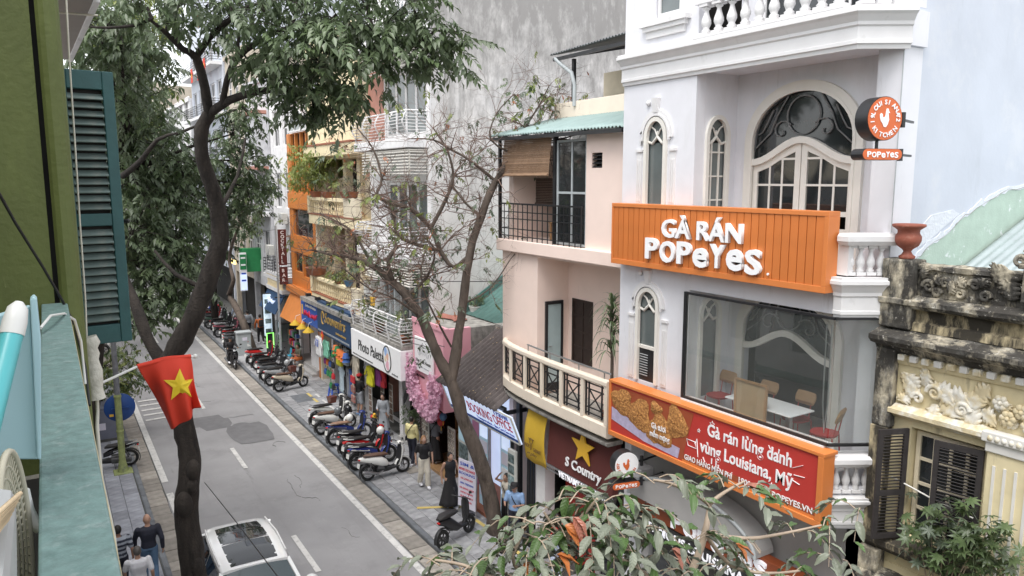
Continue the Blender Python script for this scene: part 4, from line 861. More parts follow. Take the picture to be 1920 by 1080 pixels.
def stand(loc,w,h,rz_,label,lines,m='poster_pink',nm='pavement_sign'):
 """upright poster stand with printed lines; faces local -x"""
 t = thing(nm,loc,label,'sign'); L_ = Vector(loc); b = MB()
 b.bar(L_ + Vector((0,-w / 2,0)),L_ + Vector((.06,-w / 2,h)),.03); b.bar(L_ + Vector((0,w / 2,0)),L_ + Vector((.06,w / 2,h)),.03); b.bar(L_ + Vector((.4,-w / 2,0)),L_ + Vector((.06,-w / 2,h)),.02); b.bar(L_ + Vector((.4,w / 2,0)),L_ + Vector((.06,w / 2,h)),.02); b.build('frame','steel',t)
 b = MB(); b.hexa([L_ + Vector(q) for q in ((-.01,-w / 2,.25),(.02,-w / 2,.25),(.02,w / 2,.25),(-.01,w / 2,.25))],[L_ + Vector(q) for q in ((.03,-w / 2,h),(.06,-w / 2,h),(.06,w / 2,h),(.03,w / 2,h))]); b.build('panel',m,t)
 for s,z,sz,mm,fw_ in lines: text(s,sz,mm,t,L_ + Vector((-.018 + .042 * (z - .25) / (h - .25),w / 2 * fw_,z)),up=(.05,0,1),ext=.002,bold=.012,fit=w * fw_)
 t.rotation_euler.z = rz_; return t
stand((9.45,17.62,.1),.72,1.62,R(14),'pink poster stand with red and blue lines beside the ticket office door',[('SIM &',1.46,.13,'blue_letter',.8),('MONEY EXCHANGE',1.32,.10,'red_letter',.9),('BOOKING',1.20,.10,'blue_letter',.9),('HA LONG BAY',1.06,.08,'red_letter',.7),('SAPA TREKKING',.92,.08,'blue_letter',.75),('HA GIANG LOOP',.78,.08,'red_letter',.8),('NINH BINH',.66,.07,'red_letter',.7),('BUS TICKETS',.54,.07,'red_letter',.7),('OPEN TOUR',.42,.07,'red_letter',.6)])
fs = thing('photo_rack',(9.75,15.75,.1),'tall narrow rack of travel photographs at the right of the ticket office','rack')
P1('frame','ac_white',fs,(9.72,9.80,15.5,15.86,.1,2.62),bevel=.01)
mat('photo_print',(.05,.16,.12),.4,.8,9,rand=.4,col2=(.30,.40,.42))
for k in range(8): P1('photo','photo_print',fs,(9.71,9.718,15.54,15.82,.25 + k * .29,.48 + k * .29))
lk = thing('poster_case',(9.9,18.55,.1),'white backlit poster case left of the ticket office stand','sign'); P1('case','ac_white',lk,(9.9,10.0,18.3,18.95,.15,2.5),bevel=.01)
for k in range(4): P1('print',('photo_print','shop_blue')[k % 2],lk,(9.885,9.898,18.36,18.9,.3 + k * .54,.76 + k * .54))

# ------------------------------------------------------------------ pink craft shop
PK = thing('pink_shop',(10.5,21,0),'small pink shop with flat concrete roof and a blossom garland','building')
b = MB(); b.box(10.02,10.2,20.05,22.36,2.36,5.0); b.box(10.2,10.95,20.05,20.2,2.36,4.98); b.box(10.72,10.95,20.05,20.2,.09,2.36); b.box(10.2,10.95,20.2,22.3,2.36,2.42); b.build('wall','pink',PK)
b = MB(); b.box(9.99,10.02,20.05,22.36,4.9,5.06); b.box(9.99,10.02,20.05,20.15,2.36,4.9); b.build('fascia_trim','pink',PK)
P1('concrete_side','old_concrete',PK,(10.952,12.9,20.03,20.2,.09,4.97)); P1('roof_slab','old_concrete',PK,(10.2,12.9,20.2,22.34,4.82,4.95)); P1('inner_wall','dark_wood',PK,(11.6,11.7,20.2,22.3,.09,2.36),(10.2,11.6,22.2,22.3,.09,2.36)); P1('inner_side','pink_dark',PK,(10.952,11.6,20.2,20.24,.09,2.36)); P1('shop_step','wood',PK,(10.1,11.6,20.25,22.2,.08,.2))
sg = thing('craft_sign',(9.95,21.35,3.4),'white square sign with grey house emblem on the pink shop','sign'); P1('board','white_letter',sg,(9.92,9.985,20.68,22.02,3.36,4.48),bevel=.01)
text('Viet Craft House',.17,'black_letter',sg,(9.916,21.9,3.66),ext=.003,bold=.01,fit=1.08); scribble(sg,'grey_letter',9.915,21.75,20.95,3.5,.06)
b = MB()
for p in ([(21.6,3.9),(21.6,4.15),(21.35,4.35),(21.1,4.15),(21.1,3.9)],[(21.5,3.95),(21.5,4.1)],[(21.35,3.95),(21.35,4.2)],[(21.2,3.95),(21.2,4.1)],[(21.7,3.9),(21.75,4.05)],[(21.0,3.9),(20.95,4.05)]): b.tube([(9.915,y,z) for y,z in p],.012,5)
b.build('emblem','grey_letter',sg); text('MA CHUNG',.11,'black_letter',PK,(10.012,22.1,3.12),ext=.004,bold=.02,fit=.62)
gd = thing('blossom_garland',(9.9,21.2,2.4),'thick garland of pink artificial blossom hung across the shop front','garland')
r_ = random.Random(11); bm_ = []
for v in range(4):
 b = MB()
 for k in range(5):
  a = 2 * pi * k / 5 + v; c_ = Vector((cos(a),sin(a),.25)); t_ = Vector((-sin(a),cos(a),0)); b.add([(0,0,0),c_ * .032 + t_ * .02,c_ * .052,c_ * .032 - t_ * .02],[(0,1,2,3)],True)
 bm_.append(b.mesh('blossom','blossom'))
gpath = [(22.15,3.55),(22.2,3.1),(22.05,2.72),(21.7,2.45),(21.3,2.25),(20.9,2.2),(20.55,2.35),(20.35,2.7),(20.30,3.05),(20.5,3.25)]
def gp(t):
 t *= len(gpath) - 1; i = min(int(t),len(gpath) - 2); f = t - i; return Vector((9.93,gpath[i][0] * (1 - f) + gpath[i + 1][0] * f,gpath[i][1] * (1 - f) + gpath[i + 1][1] * f))
def flower(n,small=False):
 c = gp(r_.random()); a = r_.uniform(0,2 * pi); q = r_.random() ** .5 * .36; p = c + Vector((-abs(sin(a * 1.3)) * .16 - .02,cos(a) * q,sin(a) * q)); return p
for k in range(290): p = flower(k); s = r_.uniform(1.1,1.9); inst(bm_[k % 4],'blossom',gd,p,(r_.uniform(-.7,.7),-1.3 + r_.uniform(-.7,.7),r_.uniform(0,6)),(s,s,s))
b = MB()
for k in range(1900):
 p = flower(k) + Vector((.03,0,0)); e = Vector((r_.gauss(0,1),r_.gauss(0,1),r_.gauss(0,1))).normalized(); f = nrm(e.cross(Vector((1,.3,.2)))); h = e.cross(f)
 for j in range(3): a = 2 * pi * j / 3; c_ = f * cos(a) + h * sin(a); t_ = e.cross(c_); b.add([p,p + c_ * .03 + t_ * .022,p + c_ * .055 + e * .015,p + c_ * .03 - t_ * .022],[(0,1,2,3)])
o = b.build('blossom_mass','blossom',gd); o['kind'] = 'stuff'
# goods of the craft shop
mat('goods',(.30,.12,.06),.6,.9,6,rand=.5,col2=(.55,.40,.22)); mat('lantern_red',(.45,.03,.03),.5,.1); mat('lantern_blue',(.08,.18,.30),.5,.1); mat('lantern_pink',(.6,.12,.2),.5,.1); mat('lantern_gold',(.5,.3,.05),.5,.1)
sh = thing('goods_shelf',(11.2,20.8,.2),'wooden shelf of crafts inside the pink shop','shelf')
for z in (.3,.75,1.2,1.65): P1('board','wood',sh,(11.15,11.55,20.3,21.6,z,z + .03))
for s in (20.3,21.57): P1('upright','wood',sh,(11.15,11.55,s - .03,s,.2,2.0))
for k in range(24): z = (.33,.78,1.23,1.68)[k % 4]; y = 20.4 + (k // 4) * .2; P1('craft','goods',sh,(11.2,11.34,y,y + rnd.uniform(.08,.15),z + .001,z + rnd.uniform(.12,.3)))
for i,(y,z,m_) in enumerate([(20.45,2.12,'lantern_blue'),(20.75,2.05,'lantern_pink'),(21.0,2.1,'lantern_gold'),(21.25,2.15,'lantern_blue'),(20.6,1.9,'lantern_red'),(21.5,2.1,'lantern_red')]):
 t = thing('paper_lantern',(10.15,y,z),'%s silk lantern hanging under the pink shop front, %s' % (m_.split('_')[1],('first from the right','second from the right','third from the right','fourth from the right','lowest in the row','nearest the white stand')[i]),'lantern','lanterns under the pink shop front')
 b = MB(); b.lathe([(.03,-.13),(.06,-.12),(.11,-.06),(.125,0),(.11,.06),(.06,.12),(.03,.13)],(10.15,y,z),10); b.build('shade',m_,t); b = MB(); b.tube([(10.15,y,z + .13),(10.15,y,2.36)],.004,4); b.tube([(10.15,y,z - .13),(10.15,y,z - .28)],.012,5); b.build('tassel','gold',t)
cr = thing('postcard_rack',(10.6,20.35,.2),'tall grid of small postcards beside the pink column','rack'); P1('panel','ac_white',cr,(10.42,10.46,20.22,20.68,.25,1.7))
mat('postcard',(.42,.20,.16),.5,.8,12,rand=.6,col2=(.6,.55,.48))
pm = MB().box(-.004,.004,-.05,.05,-.065,.065).mesh('postcard','postcard')
for i in range(4):
 for j in range(9): inst(pm,'postcard',cr,(10.412,20.28 + i * .112,.34 + j * .155))
cr2 = thing('postcard_rack',(10.25,22.1,.2),'white rack of prints at the left of the pink shop entrance','rack'); P1('panel','ac_white',cr2,(10.22,10.26,21.7,22.28,.3,2.2))
for i in range(3):
 for j in range(8): inst(pm,'postcard',cr2,(10.21,21.8 + i * .18,.45 + j * .22),(0,0,0),(1,1.4,1.3))
# roof clutter, green metal roof behind the pink shop
tp = thing('tarpaulin',(11.2,21.6,4.95),'crumpled red-brown tarpaulin on the concrete roof','tarpaulin'); mat('tarp',(.30,.12,.09),.8,.2,6); b = MB(); b.grid(lambda u,v: Vector((10.9 + .5 * v + .1 * sin(5 * u),21.1 + 1.1 * u,4.97 + .10 * abs(sin(7 * u + 3 * v)) * (1 - abs(2 * v - 1)) + .02)),16,8); o = b.build('sheet','tarp',tp); o.modifiers.new('t','SOLIDIFY').thickness = .01
GRF = thing('green_roof',(13,21,4.9),'sloping green sheet metal roof behind the pink shop','roof')
corrugated('roof_sheet','tin_green',GRF,(11.9,18.3,4.99),(11.9,22.2,4.99),(15.5,18.3,7.2),(15.5,22.2,7.2),14,.012,2)
b = MB(); b.bar((11.85,22.24,5.1),(15.5,22.24,7.35),.05,.25); b.build('flashing','tin_green',GRF); P1('support_wall','old_concrete',GRF,(15.4,15.6,16.6,22.2,0,7.1),(11.9,15.4,18.1,18.25,0,4.9))
# ------------------------------------------------------------------ tall house with white cage balconies and a bare party wall
WB = thing('balcony_house',(10.8,25,0),'tall narrow house with white cage balconies and a huge stained bare side wall','building')
WX,WY0,WY1 = 10.83,22.4,27.9
P1('party_wall','concrete_wall',WB,(WX + .004,24,WY0,WY0 + .25,0,17.5))
P1('corner_strip','white_old',WB,(WX - .06,WX + .002,WY0 - .004,WY0 + .25,2.9,17.5))
fl = [(4.15,6.6),(7.15,10.0),(10.95,13.55),(14.4,17.0)]
b = MB(); holed(b,'x',WX,WX + .2,WY0 + .25,WY1,2.9,17.5,[(22.75,26.2,z0 + .05,z0 + 2.3) for z0,z1 in fl]); b.build('front_wall','white_old',WB)
P1('side_return','salmon',WB,(WX - .006,WX - .002,26.3,WY1,10.9,13.9)); P1('far_side','salmon',WB,(WX + .2,22,WY1 - .2,WY1,0,17.5)); P1('room_back','dark_void',WB,(WX + 1.2,WX + 1.3,WY0 + .3,WY1 - .3,.1,17.2))
for z0,z1 in fl: window(WB,'x',WX + .04,22.77,26.18,z0 + .06,z0 + 2.28,4,1,'white_trim','grey_glass',.10,.14,.08)
def cage(z,y0,y1,xf,m='white_trim'):
 """balcony slab with a bellied railing of thin white bars"""
 P1('balcony_slab','white_old',WB,(xf,WX - .062,y0,y1,z - .30,z),bevel=.02)
 b = MB(); n = 9; bulge = lambda t: -.16 * sin(pi * min(1,t * 1.25)) ** 1.2
 for k in range(n): t = k / (n - 1); h = z + .06 + .82 * t; x = xf + .06 + bulge(1 - t); b.tube([(WX - .07,y1 - .03,h),(x,y1 - .03,h),(x,y0 + .03,h),(WX - .07,y0 + .03,h)],.012 if k < n - 1 else .03,5)
 for y in [y1 - .03,y1 - .10] + [y0 + (y1 - y0) * q + d for q in (.25,.5,.75) for d in (-.04,.04)] + [y0 + .03,y0 + .1]: b.tube([(xf + .06 + bulge(1 - t),y,z + .02 + .86 * t) for t in (0,.2,.4,.6,.8,1)],.013,5)
 return b.build('balcony_railing',m,WB)
def slat_awning(z0,z1,y0,y1,xf):
 t = MB(); me1 = MB().box(-.035,.035,-(y1 - y0) / 2,(y1 - y0) / 2,-.014,.014).mesh('awning_slat','cream_paint'); me2 = MB().box(0,WX - .08 - xf - .06,-.03,.03,-.014,.014).mesh('awning_slat','cream_paint'); n = 8
 f = P1('slat_awning','cream_paint',WB,(xf + .05,xf + .09,y0 + .02,y0 + .06,z0 - .03,z1 + .03),(xf + .05,xf + .09,y1 - .06,y1 - .02,z0 - .03,z1 + .03),(xf + .05,WX - .07,y0 + .02,y1 - .02,z1 + .05,z1 + .09))
 for k in range(n): z = z0 + (z1 - z0) * k / (n - 1); inst(me1,'awning_slat',f,(xf,(y0 + y1) / 2,z),(0,R(-25),0)); inst(me2,'awning_slat',f,(xf + .05,y0,z))
cage(7.05,22.5,27.3,9.98); cage(10.85,22.5,27.3,9.98); cage(14.3,22.5,27.3,9.98)
slat_awning(6.0,6.62,22.55,26.6,10.05); slat_awning(9.72,10.42,22.55,26.6,10.05); slat_awning(13.05,13.72,22.55,26.4,10.05)
# first floor terrace over the white shop sign
P1('terrace_floor','old_concrete',WB,(9.64,WX - .07,22.45,27.3,3.92,4.03))
b = MB()
for k in range(8): z = 4.12 + .82 * k / 7; x = 9.72 - .10 * sin(pi * min(1,(7 - k) / 7 * 1.2)); b.tube([(10.4,27.25,z),(x,27.25,z),(x,22.5,z),(WX - .07,22.5,z)],.012 if k < 7 else .03,5)
for y in [27.22,27.14,22.55,22.62] + [22.5 + 4.75 * q + d for q in (.25,.5,.75) for d in (-.05,0,.05)]: b.tube([(9.72 - .10 * sin(pi * min(1,(1 - t) * 1.2)),y,4.04 + .9 * t) for t in (0,.25,.5,.75,1)],.013,5)
b.build('terrace_railing','white_trim',WB)
b = MB()
for k in range(3):
 b.box(10.2 + k * .02,10.36 + k * .02,24.2 + k * .5,24.3 + k * .5,4.04,5.9)
b.build('terrace_pipes','pvc_grey',WB)
def ac_unit(loc,label,rz_=0,s=1.0):
 x,y,z = loc; t = thing('ac_condenser',loc,label,'air conditioner','air conditioner units on the balconies')
 P1('case','ac_white',t,(x,x + .3 * s,y,y + .78 * s,z,z + .56 * s),bevel=.02); b = MB(); b.lathe([(.0,-.012),(.21 * s,-.012),(.23 * s,-.004)],(x,y + .30 * s,z + .28 * s),20,'x'); b.build('fan_opening','grey_letter',t)
 b = MB()
 for k in range(3): b.tube([(x - .02,y + .30 * s + (.07 + .07 * k) * s * cos(a),z + .28 * s + (.07 + .07 * k) * s * sin(a)) for a in [2 * pi * i / 16 for i in range(16)]],.006,4,closed=True)
 for k in range(4): a = pi * k / 4; b.bar((x - .02,y + (.30 + .21 * cos(a)) * s,z + (.28 + .21 * sin(a)) * s),(x - .02,y + (.30 - .21 * cos(a)) * s,z + (.28 - .21 * sin(a)) * s),.008)
 b.build('fan_guard','ac_white',t); P1('foot','black_metal',t,(x + .03,x + .08,y + .1,y + .16,z - .05,z - .001),(x + .03,x + .08,y + .6,y + .66,z - .05,z - .001)); t.rotation_euler.z = rz_; return t
P1('ac_rack','steel',WB,(10.1,10.6,26.35,27.2,4.03,4.07),(10.1,10.14,26.35,26.4,4.07,5.12),(10.1,10.14,27.15,27.2,4.07,5.12),(10.1,10.6,26.35,27.2,5.08,5.11))
ac_unit((10.15,26.38,5.16),'air conditioner with round fan on the upper shelf of the terrace rack'); ac_unit((10.15,26.38,4.15),'air conditioner on the lower shelf of the terrace rack'); ac_unit((10.15,25.35,4.1),'air conditioner standing upright right of the terrace rack')
bn = thing('yellow_box',(10.1,26.2,5.0),'small yellow box hung on the terrace rack','box'); P1('case','gold',bn,(10.06,10.14,25.95,26.25,4.85,5.15),bevel=.03); P1('lid','gold',bn,(10.05,10.15,25.94,26.26,5.152,5.18))
ac_unit((10.12,28.3,4.05),'slanted white unit beside the cream balustrade',R(15),.85)
# ground floor shops
b = MB(); holed(b,'x',WX + .3,WX + .5,WY0 + .25,WY1,.09,2.9,[(22.7,24.4,.1,2.5),(24.7,27.7,.1,2.7)]); b.build('shop_wall','white_old',WB)
P1('shop_steps','stucco_grey',WB,(10.35,WX + .6,22.5,24.6,.08,.25),(10.6,WX + .6,22.5,24.6,.251,.40),bevel=.01); P1('shop_column','white_old',WB,(10.5,10.8,24.45,24.75,.09,2.9)); P1('folding_door','cream_paint',WB,(10.75,10.8,24.8,25.0,.1,2.6),(10.72,10.77,25.05,25.25,.1,2.6),(10.75,10.8,22.8,23.1,.41,2.7),(10.75,10.8,23.15,23.4,.41,2.7))
SP = thing('photo_shop_sign',(9.65,24.8,2.88),'white box sign with black script and a painter palette emblem','sign')
P1('box','white_letter',SP,(9.58,10.3,22.42,27.12,2.88,3.9),bevel=.012)
text('Photo Palette',.56,'black_letter',SP,(9.575,26.35,3.22),ext=.006,bold=.008,fit=2.5,shear=.15); scribble(SP,'black_letter',9.576,26.95,24.9,2.95,.07); scribble(SP,'black_letter',9.576,23.15,22.65,2.95,.08,.008)
b = MB(); el = [(23.55 + .34 * cos(2 * pi * i / 28) * (1 + .1 * sin(4 * pi * i / 28)),3.42 + .45 * sin(2 * pi * i / 28)) for i in range(28)]; b.tube([(9.575,y,z) for y,z in el],.022,6,closed=True); b.build('palette_rim','black_letter',SP)
b = MB(); b.prism([(23.55 + (y - 23.55) * .95,3.42 + (z - 3.42) * .95) for y,z in el],'x',9.572,9.578); b.build('palette','white_letter',SP,fix=True)
for i,(y,z,r1,c_) in enumerate([(23.66,3.66,.15,(.30,.45,.75)),(23.5,3.5,.13,(.72,.45,.35)),(23.5,3.2,.17,(.75,.42,.50)),(23.68,3.4,.10,(.75,.62,.45)),(23.42,3.7,.09,(.62,.70,.85))]):
 mat('dab%d' % i,c_,.5,.05); b = MB(); b.prism([(y + r1 * (1 + .25 * sin(3 * a + i)) * cos(a) * .8,z + r1 * sin(a)) for a in [2 * pi * k / 14 for k in range(14)]],'x',9.566 - i * .0005,9.571); b.build('paint_dab','dab%d' % i,SP,fix=True)

# ------------------------------------------------------------------ cream house with balustrades
CR = thing('cream_house',(10.6,31,0),'cream house with pot-bellied balustrades and shaded loggias full of plants','building')
CX,CY0,CY1 = 10.35,27.95,34.2
P1('upper_wall','yellow_cream',CR,(CX,CX + .2,CY0,32.2,11.05,15.5)); b = MB(); holed(b,'x',CX,CX + .2,32.2,CY1,11.05,15.5,[(32.4,33.6,11.9,13.8)]); b.build('upper_front','yellow_cream',CR); window(CR,'x',CX + .03,32.42,33.58,11.92,13.78,2,2,'dark_wood','dark_glass')
P1('fascia','yellow_cream',CR,(CX - .25,CX + .19,CY0,CY1,10.5,10.96),bevel=.015); P1('fascia_edge','terracotta',CR,(CX - .29,CX + .2,CY0,CY1,10.962,11.04))
for y in (28.3,30.0,31.7,33.6):
 P1('pillar','yellow_cream',CR,(11.2,11.5,y,y + .35,4.7,10.5))
 for z in [4.9 + .45 * k for k in range(13)]: P1('pillar_band','beige_cream',CR,(11.19,11.51,y - .012,y + .362,z,z + .30))
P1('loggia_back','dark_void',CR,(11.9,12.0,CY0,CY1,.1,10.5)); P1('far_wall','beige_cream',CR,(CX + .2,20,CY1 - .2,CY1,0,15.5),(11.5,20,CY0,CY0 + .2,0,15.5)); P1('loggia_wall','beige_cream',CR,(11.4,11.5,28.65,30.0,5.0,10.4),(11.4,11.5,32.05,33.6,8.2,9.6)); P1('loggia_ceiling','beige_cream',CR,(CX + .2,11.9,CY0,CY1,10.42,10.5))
bl_ = baluster_mesh(.50,.05,'yellow_cream',n=8)
for z,zz in ((7.55,'u'),(3.95,'l')):
 P1('balcony_slab','yellow_cream',CR,(CX - .1,11.9,CY0,CY1,z,z + .42),bevel=.02); P1('slab_edge','terracotta',CR,(CX - .13,CX + .1,CY0,CY1,z + .422,z + .47))
 bb = P1('balustrade','yellow_cream',CR,(CX - .1,CX + .1,29.4 if zz == 'u' else 28.6,CY1,z + 1.06,z + 1.2),bevel=.015)
 ya = 29.5 if zz == 'u' else 28.9
 n = int((CY1 - .3 - ya) / .26)
 for k in range(n): inst(bl_,'baluster',bb,(CX,ya + .1 + k * .26,z + .51),(0,0,0),(1,1,1.09))
 P1('pedestal','yellow_cream',CR,(CX - .14,CX + .14,CY1 - .3,CY1 + .02,z + .47,z + 1.26)); P1('pedestal','beige_cream',CR,(CX - .12,CX + .12,CY0 + .02,ya - .1,z + .47,z + 1.24))
P1('gutter_roof','old_concrete',CR,(9.7,CX - .11,CY0 - .5,CY1,4.02,4.2))
# navy fashion sign and the stall under it
NV = thing('clothes_shop_sign',(9.8,30,2.9),'navy sign with gold ornamental lettering above the clothes shop','sign')
P1('board','navy',NV,(9.76,10.0,27.72,31.9,2.93,4.34),bevel=.01); b = MB()
for z in (3.03,3.07,4.2,4.24): b.bar((9.757,27.85,z),(9.757,31.8,z),.018)
b.build('border','pvc_grey',NV); text('Souvenirs',.62,'gold_letter',NV,(9.752,30.85,3.50),ext=.015,bold=.01,fit=2.6,shear=.2); scribble(NV,'gold_letter',9.753,29.45,28.2,3.2,.12,.012)
b = MB(); b.tube([(9.75,31.1 - .16 * cos(a),3.66 + .28 * sin(a)) for a in [2 * pi * k / 18 for k in range(16)]],.03,6); b.build('flourish','gold_letter',NV)
lampm = MB(); lampm.bar((10.0,0,4.36),(9.3,0,4.66),.03); lampm.box(9.16,9.36,-.10,.10,4.60,4.72); lme = lampm.mesh('spot_lamp','black_metal')
for i,y in enumerate((28.6,30.1,31.4)): o = inst(lme,'spot_lamp',None,(0,y,0)); tag(o,'black arm spotlight over the navy sign, %s' % ('right one','middle one','left one')[i],'lamp','spotlights over the navy sign')
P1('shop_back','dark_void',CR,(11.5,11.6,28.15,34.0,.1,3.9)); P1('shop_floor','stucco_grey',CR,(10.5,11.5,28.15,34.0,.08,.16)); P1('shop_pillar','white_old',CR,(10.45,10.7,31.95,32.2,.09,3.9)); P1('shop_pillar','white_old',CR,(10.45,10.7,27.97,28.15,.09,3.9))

# ------------------------------------------------------------------ orange house
OR = thing('orange_house',(10.7,36.5,0),'narrow orange house with tall dark windows and a slanted orange awning','building')
OX,OY0,OY1 = 10.66,34.3,38.9
b = MB(); ops = [(34.75,38.45,8.95,11.75),(35.0,38.2,6.75,8.05),(35.1,36.75,4.75,5.85),(36.95,38.3,4.9,5.9)]
holed(b,'x',OX,OX + .25,OY0,OY1,2.9,11.8,ops); b.box(OX + .25,20,OY0,OY0 + .2,0,14); b.build('wall','orange_house',OR)
P1('corner_post','orange_house',OR,(OX - .02,OX + .24,OY0 - .02,OY0 + .45,.09,2.9)); P1('band','orange_house',OR,(OX - .06,OX - .003,OY0,OY1,8.1,8.85)); P1('ledge','orange_house',OR,(OX - .35,OX - .003,OY0,OY1,3.85,4.15))
for y in (35.4,36.3,37.2,38.0): P1('mullion','orange_house',OR,(OX - .05,OX + .1,y,y + .14,8.95,11.75))
P1('pane','dark_glass',OR,(OX + .12,OX + .13,34.75,38.45,8.95,11.75)); P1('pane','dark_glass',OR,(OX + .12,OX + .13,35.0,38.2,6.75,8.05)); P1('pane','dark_glass',OR,(OX + .12,OX + .13,35.1,36.75,4.75,5.85)); P1('pane','dark_glass',OR,(OX + .12,OX + .13,36.95,38.3,4.9,5.9))
b = MB(); b.hexa([(9.85,34.6,2.55),(9.9,34.6,2.55),(9.9,38.6,2.55),(9.85,38.6,2.55)],[(10.5,34.6,3.84),(10.55,34.6,3.84),(10.55,38.6,3.84),(10.5,38.6,3.84)]); b.build('awning','orange_house',OR)
dm = thing('glass_dormer',(10.6,36.6,11.8),'small white framed glass roof lantern on the orange house','dormer')
b = MB(); z0,z1 = 11.82,12.9
for y in (34.9,35.9,36.9,37.9): b.bar((10.5,y,z0),(10.5,y,z1 - .3 * abs(y - 36.4) / 1.5),.06)
b.bar((10.5,34.8,z0 + .03),(10.5,38.0,z0 + .03),.07); b.bar((10.5,34.8,12.25),(10.5,36.4,z1),.07); b.bar((10.5,36.4,z1),(10.5,38.0,12.25),.07); b.bar((10.5,34.8,z0 + .45),(10.5,38.0,z0 + .45),.05); b.bar((10.5,36.4,z1),(12,36.4,z1 + .2),.07); b.build('frame','white_trim',dm)
b = MB(); b.prism([(34.85,z0),(37.95,z0),(37.95,12.25),(36.4,z1 - .05),(34.85,12.25)],'x',10.53,10.54); b.build('pane','grey_glass',dm,fix=True)
BB = thing('blue_shop_sign',(9.9,33.4,2.9),'blue sign with red lettering left of the navy sign','sign'); P1('board','blue_sign',BB,(9.88,10.05,32.1,34.75,2.95,4.0)); scribble(BB,'white_letter',9.876,34.0,32.5,3.72,.14,.022); scribble(BB,'red_letter',9.876,34.3,33.3,3.28,.30,.04,seed=3); scribble(BB,'red_letter',9.876,33.15,32.3,3.28,.30,.04,seed=4)
P1('emblem','gold',BB,(9.87,9.879,34.45,34.62,3.3,3.75))
P1('shutter_door','white_old',OR,(10.7,10.75,34.78,36.2,.2,2.9)); P1('shop_back','dark_void',OR,(11.4,11.5,34.8,38.8,.1,2.9)); P1('steps','stucco_grey',OR,(10.3,11.4,34.8,38.8,.08,.22),(10.55,11.4,34.8,38.8,.221,.38))
for i,y in enumerate((33.1,34.1,35.2)):
 t = thing('hat_lamp',(9.7,y,2.72),'yellow conical lamp shade under the blue sign, %s' % ('rightmost','middle','leftmost')[i],'lamp','conical lamps under the blue sign'); b = MB(); b.lathe([(.26,-.02),(.26,0),(.04,.20),(.02,.24)],(9.7,y,2.70),16); b.build('shade','yellow_awning',t); b = MB(); b.tube([(9.7,y,2.94),(9.75,y,3.1),(9.95,y,3.15)],.012,5); b.build('arm','white_trim',t)

# ------------------------------------------------------------------ houses farther down the street
def far_house(y0,y1,x,h,m,label,rows,cols,fm='white_trim',gm='dark_glass',bal=None,z_first=4.2,fh=3.3):
 t = thing('row_house',(x,(y0 + y1) / 2,0),label,'building','houses farther down the street'); ops = []; w = (y1 - y0 - .6) / cols
 for r_ in range(rows):
  for c in range(cols): ops.append((y0 + .3 + c * w + w * .18,y0 + .3 + (c + 1) * w - w * .18,z_first + r_ * fh + .5,z_first + r_ * fh + 2.4))
 b = MB(); holed(b,'x',x,x + .3,y0,y1,3.2,h,ops); b.box(x + .3,22,y0,y0 + .25,0,h); b.build('wall',m,t)
 for o in ops: window(t,'x',x + .08,o[0],o[1],o[2],o[3],2,2,fm,gm,.08,.06,.08)
 P1('room_back','dark_void',t,(x + 1,x + 1.1,y0 + .3,y1 - .1,.1,h - .2)); P1('cornice',m,t,(x - .12,x + .4,y0,y1,h,h + .25))
 for r_ in (bal or ()):
  z = z_first + r_ * fh; P1('balcony_slab','white_old',t,(x - .8,x - .003,y0 + .2,y1 - .2,z - .05,z + .15)); b = MB()
  for k in range(5): b.tube([(x - .02,y1 - .25,z + .3 + .17 * k),(x - .76,y1 - .25,z + .3 + .17 * k),(x - .76,y0 + .25,z + .3 + .17 * k),(x - .02,y0 + .25,z + .3 + .17 * k)],.018,4)
  n = int((y1 - y0) / .5)
  for k in range(n + 1): yy = y0 + .25 + (y1 - y0 - .5) * k / n; b.bar((x - .76,yy,z + .15),(x - .76,yy,z + 1.0),.02)
  b.build('balcony_railing','black_metal',t)
 P1('shop_dark','dark_void',t,(x + .6,x + .65,y0 + .2,y1,.1,3.2)); P1('shop_pillar',m,t,(x,x + .3,y0,y0 + .3,.08,3.2)); P1('shop_pillar',m,t,(x,x + .3,y1 - .3,y1,.08,3.2)); return t
H1 = far_house(39.0,43.4,11.0,14.5,'white_old','grey-white narrow house with small terraces left of the orange house',3,2,bal=(0,))
H2 = far_house(43.5,48.5,10.9,15.0,'grey_old','stained grey house with pink edged canopy slabs',3,2,bal=(1,))
H3 = far_house(48.6,55.0,11.1,17.5,'beige_old','beige house with plain front behind the leaning tree',4,3)
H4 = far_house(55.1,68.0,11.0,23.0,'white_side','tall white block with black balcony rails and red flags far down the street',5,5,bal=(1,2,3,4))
H5 = far_house(68.1,84.0,10.8,16.0,'white_old','pale house at the far end of the row',4,5,bal=(1,2))
H6 = far_house(84.2,108.0,10.4,19.0,'beige_old','long beige block closing the far end of the street',5,7)
P1('slab_canopy','salmon',H2,(10.1,10.9,43.6,47.6,13.2,13.38),(10.1,10.9,43.6,46.4,10.1,10.28)); P1('terrace_block','grey_old',H2,(10.3,10.89,43.6,46.5,10.3,13.15))
for i,(y,z) in enumerate(((57.0,17.9),(59.5,17.7),(62.2,17.8),(58.0,21.2))):
 t = thing('balcony_flag',(10.15,y,z),'small red flag on the %s of the far white block' % ('right end of a balcony','middle of a balcony','left part of a balcony','topmost balcony')[i],'flag','flags on the far white block'); mat('flag_red',(.66,.045,.02),.7,.05); mat('flag_gold',(.80,.58,.03),.6,.05)
 P1('cloth','flag_red',t,(10.12,10.14,y - .35,y + .35,z - 1.0,z)); b = MB(); b.prism(starpts(y,z - .5,.2,.08),'x',10.11,10.119); b.build('star','flag_gold',t,fix=True)
